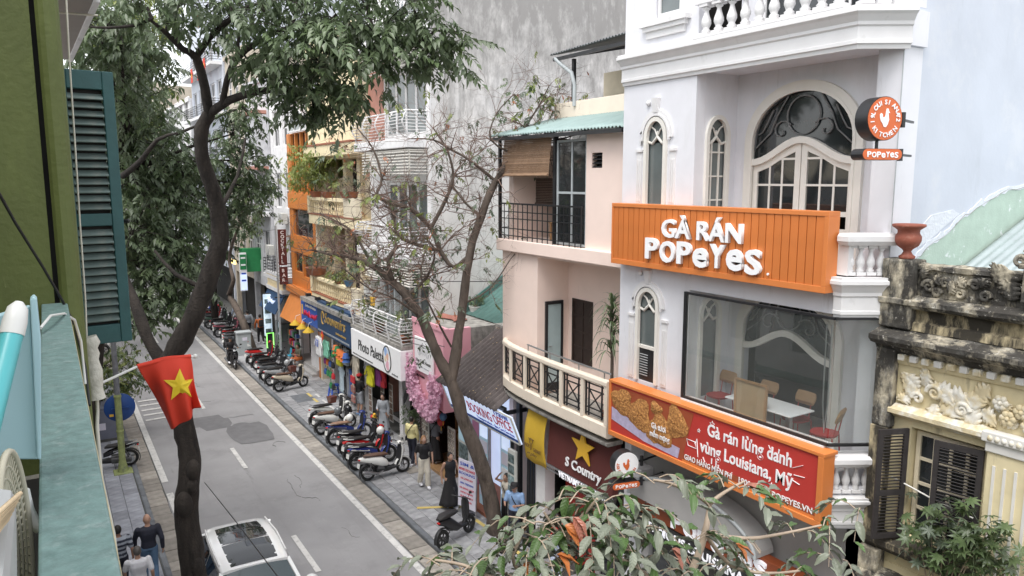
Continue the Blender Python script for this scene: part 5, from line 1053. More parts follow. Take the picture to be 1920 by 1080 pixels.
# signs down the row
CK = thing('vertical_bar_sign',(10.1,39.0,4.1),'tall dark sign with stacked white letters at the corner of the orange house','sign')
ck = (10.02,10.42); P1('upper_panel','brown_awning',CK,(ck[0],ck[1],38.82,38.98,5.15,7.0)); P1('lower_panel','brown_awning',CK,(ck[0],ck[1],38.82,38.98,4.15,5.05))
for i,ch in enumerate('COCKTAIL'): text(ch,.24,'white_letter',CK,(10.13,38.812,6.76 - i * .215),(1,0,0),ext=.004,bold=.02)
for i,ch in enumerate('BAR'): text(ch,.24,'white_letter',CK,(10.13,38.812,4.8 - i * .25),(1,0,0),ext=.004,bold=.02)
P1('bracket','steel',CK,(ck[1],11.0,38.88,38.92,6.6,6.66),(ck[1],11.0,38.88,38.92,4.4,4.46))
P1('pole','pvc_grey',CK,(9.9,9.98,38.95,39.05,.1,7.2))
GS2 = thing('green_box_sign',(10.2,46,3),'green and white box sign hung out over the far shops','sign'); mat('sign_green',(.02,.22,.07),.5,.08); P1('box','sign_green',GS2,(9.85,11.0,46.6,47.4,4.0,5.4)); P1('front','white_letter',GS2,(9.6,10.0,46.3,46.5,2.9,5.2)); P1('front_panel','sign_green',GS2,(9.62,9.98,46.28,46.298,4.2,5.1)); P1('lower_panel','pale_blue_sign',GS2,(9.62,9.98,46.28,46.298,2.95,3.9))
for k in range(4): P1('line','white_letter' if k < 2 else 'blue_letter',GS2,(9.67,9.93,46.27,46.279,4.85 - k * .42 - (.1 if k > 1 else 0),4.95 - k * .42 - (.1 if k > 1 else 0)))
LT = thing('lit_menu_sign',(9.9,41.5,.1),'tall glowing blue and white menu board standing by the far shops','sign'); mat('lit_blue',(.45,.62,.80),.4,.3,3,emit=.35,col2=(.75,.85,.9)); mat('neon_green',(.25,.85,.15),.4,.1,emit=.9); P1('board','lit_blue',LT,(9.75,10.15,41.45,41.6,1.0,3.3)); P1('case','black_metal',LT,(9.72,10.18,41.601,41.7,.9,3.35))
for k in range(4): P1('photo','photo_print',LT,(9.79,10.11,41.43,41.449,1.15 + k * .55,1.4 + k * .55))
NG = thing('neon_sign',(9.85,40.9,.2),'small green neon outline sign on the far pavement','sign'); b = MB(); b.tube([(9.7,40.9,.45),(10.05,40.9,.45),(10.05,40.9,1.25),(9.7,40.9,1.25)],.03,6,closed=True); b.build('tube','neon_green',NG); P1('panel','black_metal',NG,(9.68,10.07,40.93,40.97,.2,1.3))
AW = thing('navy_awning',(10.2,40,2.6),'navy awning with pale lettering next to the orange awning','awning'); b = MB(); b.hexa([(9.75,39.2,2.55),(9.8,39.2,2.55),(9.8,42.6,2.55),(9.75,42.6,2.55)],[(10.3,39.2,3.5),(10.35,39.2,3.5),(10.35,42.6,3.5),(10.3,42.6,3.5)]); b.build('cloth','navy',AW); scribble(AW,'pale_blue_sign',9.93,41.8,40.2,2.92,.28,.03,up=(.5,0,.87),seed=5)
P1('frame','black_metal',AW,(9.78,10.98,39.15,39.19,3.42,3.47))
LG = thing('wall_lamp',(10.8,53,4),'glowing yellow shop light far down the pavement','lamp'); mat('lit_yellow',(.9,.62,.2),.4,.1,emit=1.5); P1('tube','lit_yellow',LG,(10.3,10.4,51.2,53.4,4.0,4.25)); P1('bracket','black_metal',LG,(10.4,11.0,52.2,52.3,4.05,4.15))
SGC = thing('glass_showcase',(10.5,40.3,.1),'steel and glass food showcase on the pavement by the menu board','showcase'); P1('frame','steel',SGC,(10.2,10.24,39.9,39.94,.1,1.9),(10.2,10.24,40.9,40.94,.1,1.9),(10.2,10.7,39.9,40.94,1.9,1.95)); P1('body','grey_glass',SGC,(10.26,10.7,39.96,40.88,.9,1.88)); P1('base','steel',SGC,(10.25,10.7,39.96,40.88,.1,.89))
# old balustrade terrace and wires left of the bar sign
tb_ = P1('terrace','white_old',H1,(10.2,10.99,39.3,42.6,3.55,3.75)); 
for k in range(14): inst(bl_,'baluster',tb_,(10.28,39.5 + k * .22,3.75),(0,0,0),(1.2,1.2,1.3))
P1('terrace_rail','white_old',H1,(10.2,10.36,39.3,42.6,4.41,4.55))
ac_unit((10.5,42.8,5.3),'air conditioner on the wall above the green box sign'); ac_unit((10.6,40.2,7.2),'air conditioner on the grey-white narrow house')

# ------------------------------------------------------------------ the other side of the street (behind and left of the camera)
for i,(y0,y1,h,m_) in enumerate(((-16,-8.2,10.5,'beige_old'),(-8,-3.1,10.2,'yellow_cream'),(6.9,13,10.2,'grey_old'),(13.2,19.5,9.5,'white_old'),(19.7,27,10.8,'beige_cream'),(27.2,36,9.8,'white_old'),(36.2,52,11,'beige_old'),(52.2,75,11,'white_old'))):
 t = thing('row_house',(-.9,(y0 + y1) / 2,0),'%s town house in the camera-side row, %s' % (('beige','yellow','grey','low white','tall cream','wide white','long beige','far white')[i],('second behind the viewpoint','directly behind the viewpoint','first past the green wall','second past the green wall','third past the green wall','fourth past the green wall','fifth past the green wall','last in the row')[i]),'building','houses on the camera side')
 xw = -.95; b = MB(); ops = [(y0 + .8 + c * 2.6,y0 + 2.2 + c * 2.6,z,z + 1.9) for c in range(int((y1 - y0 - .8) // 2.6)) for z in (4.0,7.0)]
 holed(b,'x',xw - .3,xw,y0,y1,.09,h,ops); b.build('wall',m_,t); b = MB(); b.box(xw - 8,xw - .3,y0,y0 + .2,0,h); b.box(xw - 8,xw - .3,y1 - .2,y1,0,h); b.box(xw - 8,xw - .3,y0 + .2,y1 - .2,h - .3,h); b.build('side_walls',m_,t)
 for o in ops: P1('window_pane','dark_glass',t,(xw - .2,xw - .15,o[0],o[1],o[2],o[3]))
 P1('shop_shutter','grey_old',t,(xw,xw + .06,y0 + .4,y1 - .4,.1,3.0)); P1('canopy','tin_green',t,(xw,xw + .5,y0 + .1,y1 - .1,3.2,3.3))
# ------------------------------------------------------------------ old yellow house with stucco at the right edge
YH = thing('old_yellow_house',(10.3,4.5,0),'old yellow house with mouldy parapet, stucco ornaments and dark louvred shutters','building')
yx,yn = 10.25,6.22
b = MB(); WN = (4.70,5.70,4.40,6.02); holed(b,'x',yx,yx + .3,-1.5,yn,3.9,7.1,[WN]); b.build('wall','yellow_wall',YH)
P1('lower_wall','yellow_wall',YH,(yx - .02,yx + .3,-1.5,yn,0,3.9)); P1('room_dark','dark_void',YH,(yx + 1.2,yx + 1.3,-1.4,yn,.1,7))
P1('corner_pilaster','mould_wall',YH,(yx - .16,yx - .002,5.98,yn + .01,3.2,5.95),bevel=.01); P1('corner_pilaster_upper','mould_stone',YH,(yx - .14,yx - .002,5.95,yn + .01,5.952,7.12),bevel=.02)
P1('pilaster','yellow_wall',YH,(yx - .10,yx - .002,4.05,4.64,3.2,6.02),bevel=.01)
for k in range(4): P1('pilaster_flute','white_pilaster',YH,(yx - .113,yx - .099,4.13 + k * .13,4.165 + k * .13,4.3,5.85))
P1('capital','white_pilaster',YH,(yx - .17,yx - .002,3.98,4.70,6.16,6.30),(yx - .13,yx - .002,4.02,4.66,6.022,6.16),bevel=.015)
b = MB()
for k in range(7): b.ell((yx - .16,4.08 + k * .085,6.22),(.035,.038,.045),8,6)
b.build('capital_beads','yellow_ornament',YH)
# mouldy entablature: cornice, frieze, parapet with uneven crust
def crust(y0,y1,prof,name,m,seed,amp=.012,n=60):
 """weathered moulding along the facade: profile (out, z), nibbled by noise"""
 b = MB(); q = len(prof); vs_ = []
 for i in range(n + 1):
  y = y0 + (y1 - y0) * i / n
  for o,z in prof:
   nz = mnoise.noise(Vector((y * 6,o * 9,z * 6 + seed))) * amp * 1.6 + mnoise.noise(Vector((y * 19,o * 20,z * 15 + seed))) * amp; vs_.append((yx - o - nz,y,z + nz * .8))
 b.add(vs_,[(i * q + k,(i + 1) * q + k,(i + 1) * q + (k + 1) % q,i * q + (k + 1) % q) for i in range(n) for k in range(q)]); b.add(vs_[:q],[tuple(range(q))]); b.add(vs_[-q:],[tuple(range(q - 1,-1,-1))]); return b.build(name,m,YH,fix=True)
crust(1,yn + .03,[(-.2,7.05),(.06,7.05),(.10,7.10),(.14,7.16),(.26,7.20),(.32,7.26),(.32,7.32),(.05,7.40),(-.2,7.42)],'cornice','mould_stone',1)
crust(1,yn,[(-.2,7.41),(.05,7.41),(.04,7.52),(-.02,7.55),(-.02,7.70),(.05,7.72),(.05,7.74),(-.2,7.74)],'parapet_base','mould_wall',2)
crust(1,yn + .02,[(-.2,7.73),(.10,7.73),(.16,7.78),(.16,7.84),(.0,7.90),(-.2,7.92)],'parapet_moulding','mould_stone',3)
crust(1,yn,[(-.15,7.9),(-.02,7.9),(-.03,8.1),(-.02,8.26),(.03,8.28),(.03,8.34),(-.15,8.36)],'parapet_panel','mould_stone',4,.02)
P1('end_pedestal','mould_stone',YH,(yx - .12,yx + .2,5.78,yn + .02,7.42,8.40),bevel=.02)
crust(1,yn,[(-.1,6.9),(.03,6.9),(.05,6.94),(.05,7.0),(.02,7.04),(-.1,7.05)],'frieze_moulding','yellow_wall',5,.004)
for k in range(13): P1('dentil','white_pilaster' if k % 2 else 'yellow_ornament',YH,(yx - .12,yx - .02,5.82 - k * .17,5.92 - k * .17,6.97,7.06),bevel=.012)
crust(4.6,5.98,[(-.1,6.12),(.04,6.12),(.10,6.17),(.16,6.20),(.16,6.26),(.03,6.32),(-.1,6.32)],'window_hood','yellow_ornament',6,.006)
# acanthus scrolls: curled leaves with lobes and ribs, each a piece of its own
def acanthus(y,z,ln,ang,curl,seed,m='yellow_ornament',nm='acanthus_leaf',par=None):
 b = MB(); nu,nv = 22,8; d = Vector((0,cos(ang),sin(ang))); s = Vector((0,-sin(ang),cos(ang))); r_ = random.Random(seed)
 def f(u,v):
  w = ln * .46 * sin(pi * (u * .86 + .09)) * (.72 + .48 * abs(sin(u * 4.5 * pi + .4))); t = 2 * v - 1; bend = curl * u * u * ln
  return Vector((yx - .012 - .032 * sin(pi * u) * (1 - t * t) - .016 * abs(sin(6 * pi * v)) - .03 * u * u,y,z)) + d * (ln * u * (1 - .2 * abs(curl) * u)) + s * (w * t + bend)
 b.grid(f,nu,nv); o = b.build(nm,m,par or YH); sm = o.modifiers.new('t','SOLIDIFY'); sm.thickness = .012; sm.offset = 1; return o
def scroll(y,z,r0,turns,sgn,m='yellow_ornament',par=None,x=None,nm='scroll'):
 b = MB(); n = int(14 * turns); pts = []
 for i in range(n): a = i / 14 * 2 * pi; r_ = r0 * (1 - i / n * .85); pts.append((x or (yx - .05),y + sgn * r_ * cos(a),z + r_ * sin(a)))
 b.tube(pts,[.035 * (1 - .5 * i / n) for i in range(n)],8); return b.build(nm,m,par or YH)
for (y,z,ln,an,cu) in ((5.62,6.50,.32,0.4,.35),(5.66,6.58,.30,1.1,-.3),(5.58,6.66,.26,2.2,-.4),(5.50,6.60,.30,2.7,.4),(5.42,6.68,.34,3.4,.3),(5.30,6.52,.36,4.0,-.4),(5.22,6.60,.34,2.9,.5),(5.08,6.62,.36,3.5,-.35),(4.98,6.52,.36,4.0,.4),(4.90,6.64,.30,2.6,-.3),(5.40,6.44,.26,4.6,.3),(4.80,6.50,.26,3.4,.3),(5.74,6.46,.20,5.6,.3)): acanthus(y,z,ln,an,cu,int(y * 100))
scroll(5.40,6.60,.11,1.6,1); scroll(5.02,6.46,.10,1.6,-1); scroll(5.62,6.47,.08,1.4,1)
for (y,z) in ((4.45,6.50),(4.30,6.62),(4.55,6.68),(4.2,6.46)):     # rosettes over the pilaster
 b = MB()
 for k in range(6): a = pi * k / 3; b.ell((yx - .07,y + .06 * cos(a),z + .06 * sin(a)),(.03,.045,.045),8,6)
 b.ell((yx - .09,y,z),(.03,.03,.03),8,6); b.build('rosette','yellow_ornament',YH)
for (y,z,ln,an,cu) in ((4.6,6.55,.22,2.2,.3),(4.35,6.4,.22,.6,-.3),(4.15,6.58,.24,.9,.3)): acanthus(y,z,ln,an,cu,int(y * 77))
# parapet relief: scrolls in the mould
for i,(y,z,r_,s) in enumerate(((5.62,8.05,.09,1),(5.40,8.12,.07,-1),(5.20,8.0,.08,1),(5.50,7.98,.06,-1),(5.02,8.14,.07,1),(4.88,8.0,.07,-1),(4.62,8.08,.08,1),(4.2,8.05,.08,-1))): scroll(y,z,r_,1.5,s,'mould_stone',x=yx + .0)
for i,(y,z,ln,an,cu) in enumerate(((5.68,8.16,.16,1.2,.4),(5.35,8.0,.18,2.4,-.4),(5.12,8.1,.16,.5,.4),(4.95,8.12,.18,2.0,.3),(5.55,8.2,.15,3.6,.3),(4.75,8.2,.26,1.9,-.5),(4.62,8.12,.34,1.7,-.4),(4.55,8.0,.30,1.5,-.3))): acanthus(y,z,ln,an,cu,i,'mould_stone')
P1('gable_pedestal','mould_stone',YH,(yx - .12,yx + .2,4.05,4.42,8.0,8.42),(yx - .16,yx + .2,4.0,4.47,8.422,8.48),bevel=.015); scroll(4.32,8.62,.13,1.7,1,'mould_stone',x=yx - .02); scroll(4.5,8.5,.08,1.5,-1,'mould_stone',x=yx - .02); b = MB(); b.ell((yx + .03,4.3,8.55),(.1,.13,.12)); b.build('finial','mould_stone',YH)
acanthus(4.25,8.06,.22,1.4,.2,91,'white_pilaster','wing_relief'); acanthus(4.38,8.06,.20,1.8,-.2,92,'white_pilaster','wing_relief')
# urn on the corner
b = MB(); b.lathe([(.10,0),(.11,.03),(.07,.06),(.05,.10),(.07,.13),(.14,.18),(.17,.25),(.17,.31),(.14,.36),(.145,.40),(.20,.44),(.215,.45),(.215,.48),(.19,.485),(.15,.46),(0,.44)],(yx + .02,5.97,8.41),24); ur = b.build('urn','urn'); tag(ur,'terracotta urn standing on the mouldy corner of the old yellow house','urn')
# window with open louvred shutters
wv = window(YH,'x',yx + .12,4.72,5.68,4.42,5.96,4,4,'beige_cream','dark_glass',.06,.045,.07)
def shutter(hinge_y,w,z0,z1,ang,nm='louvred_shutter'):
 """leaf hinged at (yx-.02, hinge_y); ang = direction of the leaf in plan"""
 d = Vector((cos(ang),sin(ang),0)); n_ = Vector((-sin(ang),cos(ang),0)); o = Vector((yx - .03,hinge_y,0)); u = Vector((0,0,1)); b = MB()
 for t in (.035,w - .035): b.bar(o + d * t + u * z0,o + d * t + u * z1,.07,.04,up=n_)
 zm = z0 + (z1 - z0) * .42
 for z in (z0 + .04,zm,z1 - .04): b.bar(o + d * .07 + u * z,o + d * (w - .07) + u * z,.036,.08)
 f = b.build(nm,'shutter_dark',YH); sl_ = MB(); sl_.box(-(w - .145) / 2,(w - .145) / 2,-.024,.024,-.004,.004); me = sl_.mesh('slat','shutter_dark')
 for lo,hi in ((z0 + .10,zm - .05),(zm + .06,z1 - .09)):
  k = int((hi - lo) / .045)
  for i in range(k): inst(me,'slat',f,o + d * (w / 2) + u * (lo + (i + .5) * (hi - lo) / k),(R(38),0,ang))
shutter(5.72,.46,4.36,6.0,R(156)); shutter(4.70,.60,4.36,5.98,R(100))
b = MB(); b.tube([(yx - .06,5.9,5.22),(yx - .05,5.3,5.1),(yx - .06,4.75,5.04)],.012,6); b.build('shutter_hook','white_pilaster',YH)
crust(4.3,6.15,[(-.1,4.1),(.14,4.1),(.18,4.14),(.24,4.2),(.24,4.28),(.05,4.34),(-.1,4.36)],'window_sill','mould_wall',7); crust(3.5,6.2,[(-.1,3.5),(.30,3.5),(.36,3.55),(.36,3.7),(.2,3.78),(-.1,3.8)],'string_course','mould_stone',8)
P1('pedestal_block','mould_stone',YH,(yx - .26,yx - .03,5.93,yn,3.7,4.1),bevel=.02)
# metal roof behind the parapet, old plaster line on the neighbour wall
RF = thing('sheet_roof',(12,4,8),'grey corrugated metal roof behind the mouldy parapet','roof'); corrugated('roof_sheet','tin_grey',RF,(10.6,-2,7.52),(10.6,6.2,7.52),(18,-2,10.4),(18,6.2,10.4),60,.012,3)
PT = thing('wall_patch',(12,6.24,8.2),'pale green patch of old paint along the roof line on the white side wall','wall patch')
ge = [(10.9,8.30),(11.15,8.45),(11.6,8.62),(12.0,8.82),(12.4,9.0),(12.8,9.12),(13.3,9.3),(13.9,9.36),(15.0,9.40),(18,9.5)]; r_ = random.Random(4); up_ = []
for (x0,z0),(x1,z1) in zip(ge,ge[1:]):
 for k in range(5): f = k / 5; up_.append((x0 + (x1 - x0) * f,z0 + (z1 - z0) * f + r_.uniform(-.03,.03)))
b = MB(); b.prism([(10.85,7.6)] + up_ + [(18,9.5),(18,7.6)],'y',6.241,6.247); b.build('paint','green_patch',PT,fix=True)
b = MB(); n = len(up_)
b.prism([(x,z - .012) for x,z in up_] + [(x,z + .03 + .08 * (.5 + mnoise.noise(Vector((x * 2.3,1,0)))) + .05 * mnoise.noise(Vector((x * 9,2,0)))) for i,(x,z) in list(enumerate(up_))[::-1]],'y',6.236,6.249); b.build('plaster_edge','plaster_torn',PT,fix=True)
b = MB(); pts = [(x + .3 * 0,z + r_.uniform(-.02,.02)) for x,z in up_[::2]]; b.tube([(x,6.236,z) for x,z in pts],[r_.uniform(.002,.006) for _ in pts],5); b.build('crack','old_concrete',PT)
b = MB(); b.prism([(10.95,8.75),(11.3,8.98),(11.9,9.05),(12.1,8.98),(11.7,8.8),(11.3,8.6),(11.0,8.5)],'y',6.240,6.249); b.build('plaster_scar','plaster_torn',PT,fix=True)
# ------------------------------------------------------------------ the viewpoint's own house: green wall, parapet, shutter
mat('green_wall',(.105,.128,.034),.65,.10,3,.25,25,stain=[((.20,.24,.07),2.2,.5,.25,.6,3),((.08,.095,.03),9,.66,.06,.6,5),((.28,.30,.14),14,.70,.04,.5,6)])
mat('ledge',(.14,.225,.215),.6,.2,25,.2,70,stain=[((.34,.40,.39),20,.55,.14,.55,1),((.52,.55,.54),60,.68,.04,.7,1),((.07,.14,.13),14,.56,.16,.55,1),((.26,.31,.31),5,.55,.2,.5,1)])
mat('shutter_green',(.022,.085,.088),.5,.15,6,.1,30,stain=[((.06,.12,.115),8,.6,.15,.5,1)])
mat('slat_green',(.13,.175,.165),.6,.15,9,.1,40,rand=.12,stain=[((.24,.25,.22),8,.56,.15,.5,1)])
mat('light_blue',(.40,.60,.66),.45,.04,3); mat('aqua',(.10,.46,.49),.35,.04); mat('plastic_white',(.72,.72,.70),.4,.05)
mat('wrap',(.62,.60,.53),.75,.15,10,.5,40); mat('rope',(.60,.58,.50),.8,.1); mat('basket',(.50,.47,.37),.6,.1); mat('tub_grey',(.45,.46,.46),.5,.08); mat('sticks',(.55,.43,.28),.8,.2,8,rand=.2)
GH = thing('green_house',(-.6,4,0),'olive green plastered house wall rising beside the viewpoint','building')
b = MB(); b.box(-1.6,.004,5.0,5.25,0,11.4); b.build('divider_wall','green_wall',GH)
b = MB(); prof = [(.03,5.24),(.03,4.985),(.045,4.955),(.07,4.94),(.10,4.945),(.125,4.965),(.14,4.995),(.147,5.03),(.147,5.24)]; b.prism(prof,'z',0,11.4); b.build('wall_edge','green_wall',GH,fix=True)
P1('groove','dark_void',GH,(.0041,.0299,5.06,5.24,0,11.4))
P1('facade','green_wall',GH,(-1.7,-1.6,-3,6.85,0,12.4),(-8,-1.7,-3,-2.8,0,12.4),(-8,-1.7,6.6,6.85,0,12.4)); P1('outer_wall','green_wall',GH,(-1.6,.0,5.26,6.85,0,11.1)); P1('roof','old_concrete',GH,(-8,-1.5,-3,6.85,12.4,12.6))
P1('balcony_floor','old_concrete',GH,(-1.6,.06,-1,5.0,7.6,7.8)); 
LG_ = thing('balcony_parapet',(0,3,7.8),'worn teal painted parapet ledge in the foreground','parapet'); P1('coping','ledge',LG_,(-.062,.066,-1,4.99,8.74,8.80),bevel=.006); P1('panel','ledge',LG_,(-.04,.045,-1,4.99,7.8,8.738)); P1('outer_lip','yellow_wall',LG_,(.0465,.075,-1,4.99,8.55,8.72))
SH = thing('green_shutter',(.3,6.2,8.3),'teal louvred window shutter opened outward beyond the green wall','shutter')
sx0,sx1,sy,sz0,sz1 = .125,.485,6.2,8.30,10.27
b = MB(); b.box(sx1 - .075,sx1,sy,sy + .05,sz0,sz1); b.box(sx0,sx0 + .06,sy,sy + .05,sz0,sz1)
for z0,z1 in ((sz0,sz0 + .14),(9.17,9.26),(sz1 - .13,sz1)): b.box(sx0 + .06,sx1 - .075,sy + .004,sy + .046,z0,z1)
b.build('frame','shutter_green',SH,bevel=.006)
sm_ = MB().box(sx0 + .06,sx1 - .076,-.004,.004,-.032,.032).mesh('slat','slat_green')
for lo,hi in ((sz0 + .16,9.15),(9.28,sz1 - .15)):
 n = round((hi - lo) / .058)
 for i in range(n): inst(sm_,'slat',SH,(0,sy + .022,lo + (i + .5) * (hi - lo) / n),(R(-52),0,0))
P1('backing','dark_void',SH,(sx0 + .06,sx1 - .076,sy + .052,sy + .056,sz0 + .1,sz1 - .1)); b = MB(); b.lathe([(.0,0),(.014,.0),(.014,.03),(.02,.035),(.0,.05)],(sx1 + .0,sy + .03,9.2),8,'x'); b.build('latch','black_metal',SH)
SH.rotation_euler.z = R(6)
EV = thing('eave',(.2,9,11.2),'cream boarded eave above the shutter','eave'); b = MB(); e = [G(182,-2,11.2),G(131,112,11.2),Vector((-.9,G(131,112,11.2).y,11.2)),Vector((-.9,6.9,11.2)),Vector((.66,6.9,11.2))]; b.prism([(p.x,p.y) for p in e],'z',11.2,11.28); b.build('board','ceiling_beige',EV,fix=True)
b = MB(); b.bar(e[0] + Vector((0,0,.02)),e[1] + Vector((0,0,.02)),.05,.10); b.build('edge_trim','white_old',EV); b = MB(); b.tube([Vector((-.1,8.6,11.17)),Vector((.25,8.9,11.14)),Vector((.6,9.0,11.17))],.012,5); b.build('wire','rope',EV)
# wrapped pipes, ropes and cables
r_ = random.Random(8); b = MB(); pts = [PY(168 + 14 * t,632 + 115 * t,5.75) + Vector((r_.uniform(-.006,.006),0,0)) for t in [i / 11 for i in range(12)]]; b.tube(pts,[.045 + .014 * r_.random() for _ in pts],10); wp = b.build('pipe_bundle','wrap'); tag(wp,'pipe bundle wrapped in white tape below the shutter','pipe')
b = MB(); b.tube([PY(182,745,5.75),PY(183,770,5.75),PY(182,800,5.6),PY(190,900,5.2),PY(212,1000,4.6),PY(222,1080,4.3)],.013,6); tag(b.build('thin_pipe','rope'),'thin cream pipe running down outside the parapet','pipe')
b = MB(); b.tube([PY(124,-10,5.9),PY(130,110,5.9),PY(140,260,5.9),PY(150,420,5.9),PY(160,560,5.85),PY(163,640,5.8),PY(160,700,5.7)],.006,5); tag(b.build('white_rope','rope'),'white cord hanging down past the green shutter','rope')
b = MB(); b.tube([PY(-20,330,4.2),PY(30,420,4.5),PY(80,500,4.75),PY(115,560,4.9),PY(140,610,4.95),PY(160,690,4.9),PY(168,760,4.6)],.008,6); tag(b.build('black_cable','black_metal'),'black cable slanting across the green wall','cable')
b = MB(); b.tube([PY(76,615,4.0),PY(95,592,4.2),PY(120,588,4.5),PY(140,600,4.7),PY(152,640,4.8),PY(160,720,4.7)],.007,6); tag(b.build('white_cable','plastic_white'),'white cable looping over the end of the parapet','cable')
# things stored on the balcony behind the parapet
def ppoly(pix,Y0,Y1): b = MB(); b.prism([(PY(x,y,Y0).x,PY(x,y,Y0).z) for x,y in pix],'y',Y0,Y1); return b
pn = thing('plastic_board',(-.3,2.0,7.8),'light blue plastic board standing behind the parapet','board'); ppoly([(-90,610),(0,590),(56,574),(72,862),(-90,862)],2.02,2.05).build('face','light_blue',pn,bevel=.004,fix=True); ppoly([(56,562),(63,556),(69,562),(77,640),(77.5,862),(70,862),(60,640)],1.99,2.04).build('rim','light_blue',pn,bevel=.003,fix=True)
mp_ = thing('mop_handle',tuple(PY(-10,720,1.9)),'aqua mop handle with white end leaning by the blue board','mop'); b = MB(); m0,m1,m2 = PY(-30,830,1.75),PY(22,628,1.9),PY(36,566,1.93); b.tube([m0,m1],.022,14); b.build('handle','aqua',mp_); b = MB(); b.tube([m1,m1.lerp(m2,.4),m1.lerp(m2,.8),m2],[.024,.024,.020,.008],14); b.build('grip','plastic_white',mp_)
bk = thing('round_basket',(-.15,1.7,8.2),'round cream lattice basket on edge behind the parapet','basket'); c = PY(30,1030,1.75); b = MB(); dv = Vector((.02,.12,0))
def bring(rr,a,dx=0): return c + Vector((-.035 * (1 - rr / .2) + dx,0,0)) + Vector((.10 * cos(a),.5 * cos(a),1.0 * sin(a))) * rr
for k in range(7): rr = .20 - k * .025; b.tube([bring(rr,a) for a in [2 * pi * i / 40 for i in range(40)]],.0035,5,closed=True)
for k in range(60): a = 2 * pi * k / 60; b.bar(bring(.05,a),bring(.2,a),.003)
b.build('lattice','basket',bk); b = MB(); b.tube([bring(.205,a) for a in [2 * pi * i / 40 for i in range(40)]],.007,6,closed=True); b.build('rim','basket',bk)
b = MB(); q = PY(18,940,1.25); b.hexa([(q.x - .3,1.0,q.z - .4),(q.x - .02,1.0,q.z - .4),(q.x - .02,1.3,q.z - .4),(q.x - .3,1.3,q.z - .4)],[(q.x - .3,.95,q.z),(q.x + .006,.95,q.z),(q.x + .006,1.33,q.z),(q.x - .3,1.33,q.z)]); tag(b.build('storage_tub','tub_grey',bevel=.02),'grey plastic tub at the lower left corner','tub')
sk = thing('stick_bundle',tuple(PY(0,970,1.1)),'bundle of dry wooden sticks poking in at the lower left','sticks')
for k in range(7): b = MB(); p = PY(-30,985 + 10 * k,1.02 + .01 * k); q = PY(38 - 4 * k,925 + 8 * k,1.14 + .01 * k); b.tube([p,q],.0035,5); b.build('stick','sticks',sk)
b = MB(); b.tube([PY(42,860 + 60,1.9),PY(50,955,1.9),PY(62,980,1.9),PY(76,990,1.9)],.014,8); tag(b.build('flexible_hose','plastic_white'),'pale corrugated hose curling behind the parapet','hose')
P1('floor_sheet','dark_void',GH,(-1.5,-.07,.4,4.9,7.802,7.81))  # near-black sheet over the balcony floor
# flag on a slanted pole
FL = thing('national_flag',(.3,8,7.6),'red flag with yellow star on a slanted white pole','flag')
p0,p1 = PY(150,738,7.6),PY(366,668,8.0); bend_ = [p0,PY(195,716,7.72),PY(256,688,7.84),PY(312,673,7.94),p1]; b = MB(); b.tube(bend_,.013,8); b.build('pole','plastic_white',FL); b = MB(); b.ell(p1,(.025,.025,.025),8,6); b.build('pole_tip','plastic_white',FL)
h0,h1 = PY(257,687,7.84),PY(357,668,7.99); b = MB(); b.tube([h0,PY(310,673.5,7.93),h1],.022,8); b.build('sleeve','flag_red',FL); e0,e1 = PY(320,803,8.05),PY(381,765,7.75)
def fpt(u,v):
 p = (h0.lerp(h1,u) + Vector((0,0,.045 * sin(pi * u)))).lerp(e0.lerp(e1,u),v); s = sin(pi * v * .5); return p + Vector((.02 * sin(9 * u + 3 * v) * s,.09 * sin(5.5 * u + 1.2 + 2.0 * v) * s + .04 * sin(13 * u + v * 4) * s,-.05 * sin(pi * u) * v * (1 - v)))
b = MB(); b.grid(fpt,56,48); o = b.build('cloth','flag_red',FL); o.modifiers.new('t','SOLIDIFY').thickness = .004
def star_uv(cu,cv,r1,r2,rot): return [(cu + (r1 if i % 2 == 0 else r2) * sin(rot + pi * i / 5) * 1.25,cv - (r1 if i % 2 == 0 else r2) * cos(rot + pi * i / 5)) for i in range(10)]
st = star_uv(.60,.45,.26,.10,R(18)); sv = []; cu_,cv_ = .60,.45; N = 8
b = MB(); m_f = []
for i in range(10):
 a_,c_ = st[i],st[(i + 1) % 10]; pts = []
 for j in range(N + 1):
  f = j / N; l0 = (cu_ + (a_[0] - cu_) * f,cv_ + (a_[1] - cv_) * f); l1 = (cu_ + (c_[0] - cu_) * f,cv_ + (c_[1] - cv_) * f); pts += [l0,l1]
 P3 = []
 for (u,v) in pts:
  p = fpt(u,v); n_ = nrm((fpt(u + .01,v) - p).cross(fpt(u,v + .01) - p)); n_ = n_ if n_.y < 0 else -n_; P3.append(p + n_ * .02)
 b.add(P3,[(2 * j,2 * j + 1,2 * j + 3,2 * j + 2) for j in range(N)],True)
b.build('star','flag_gold',FL)
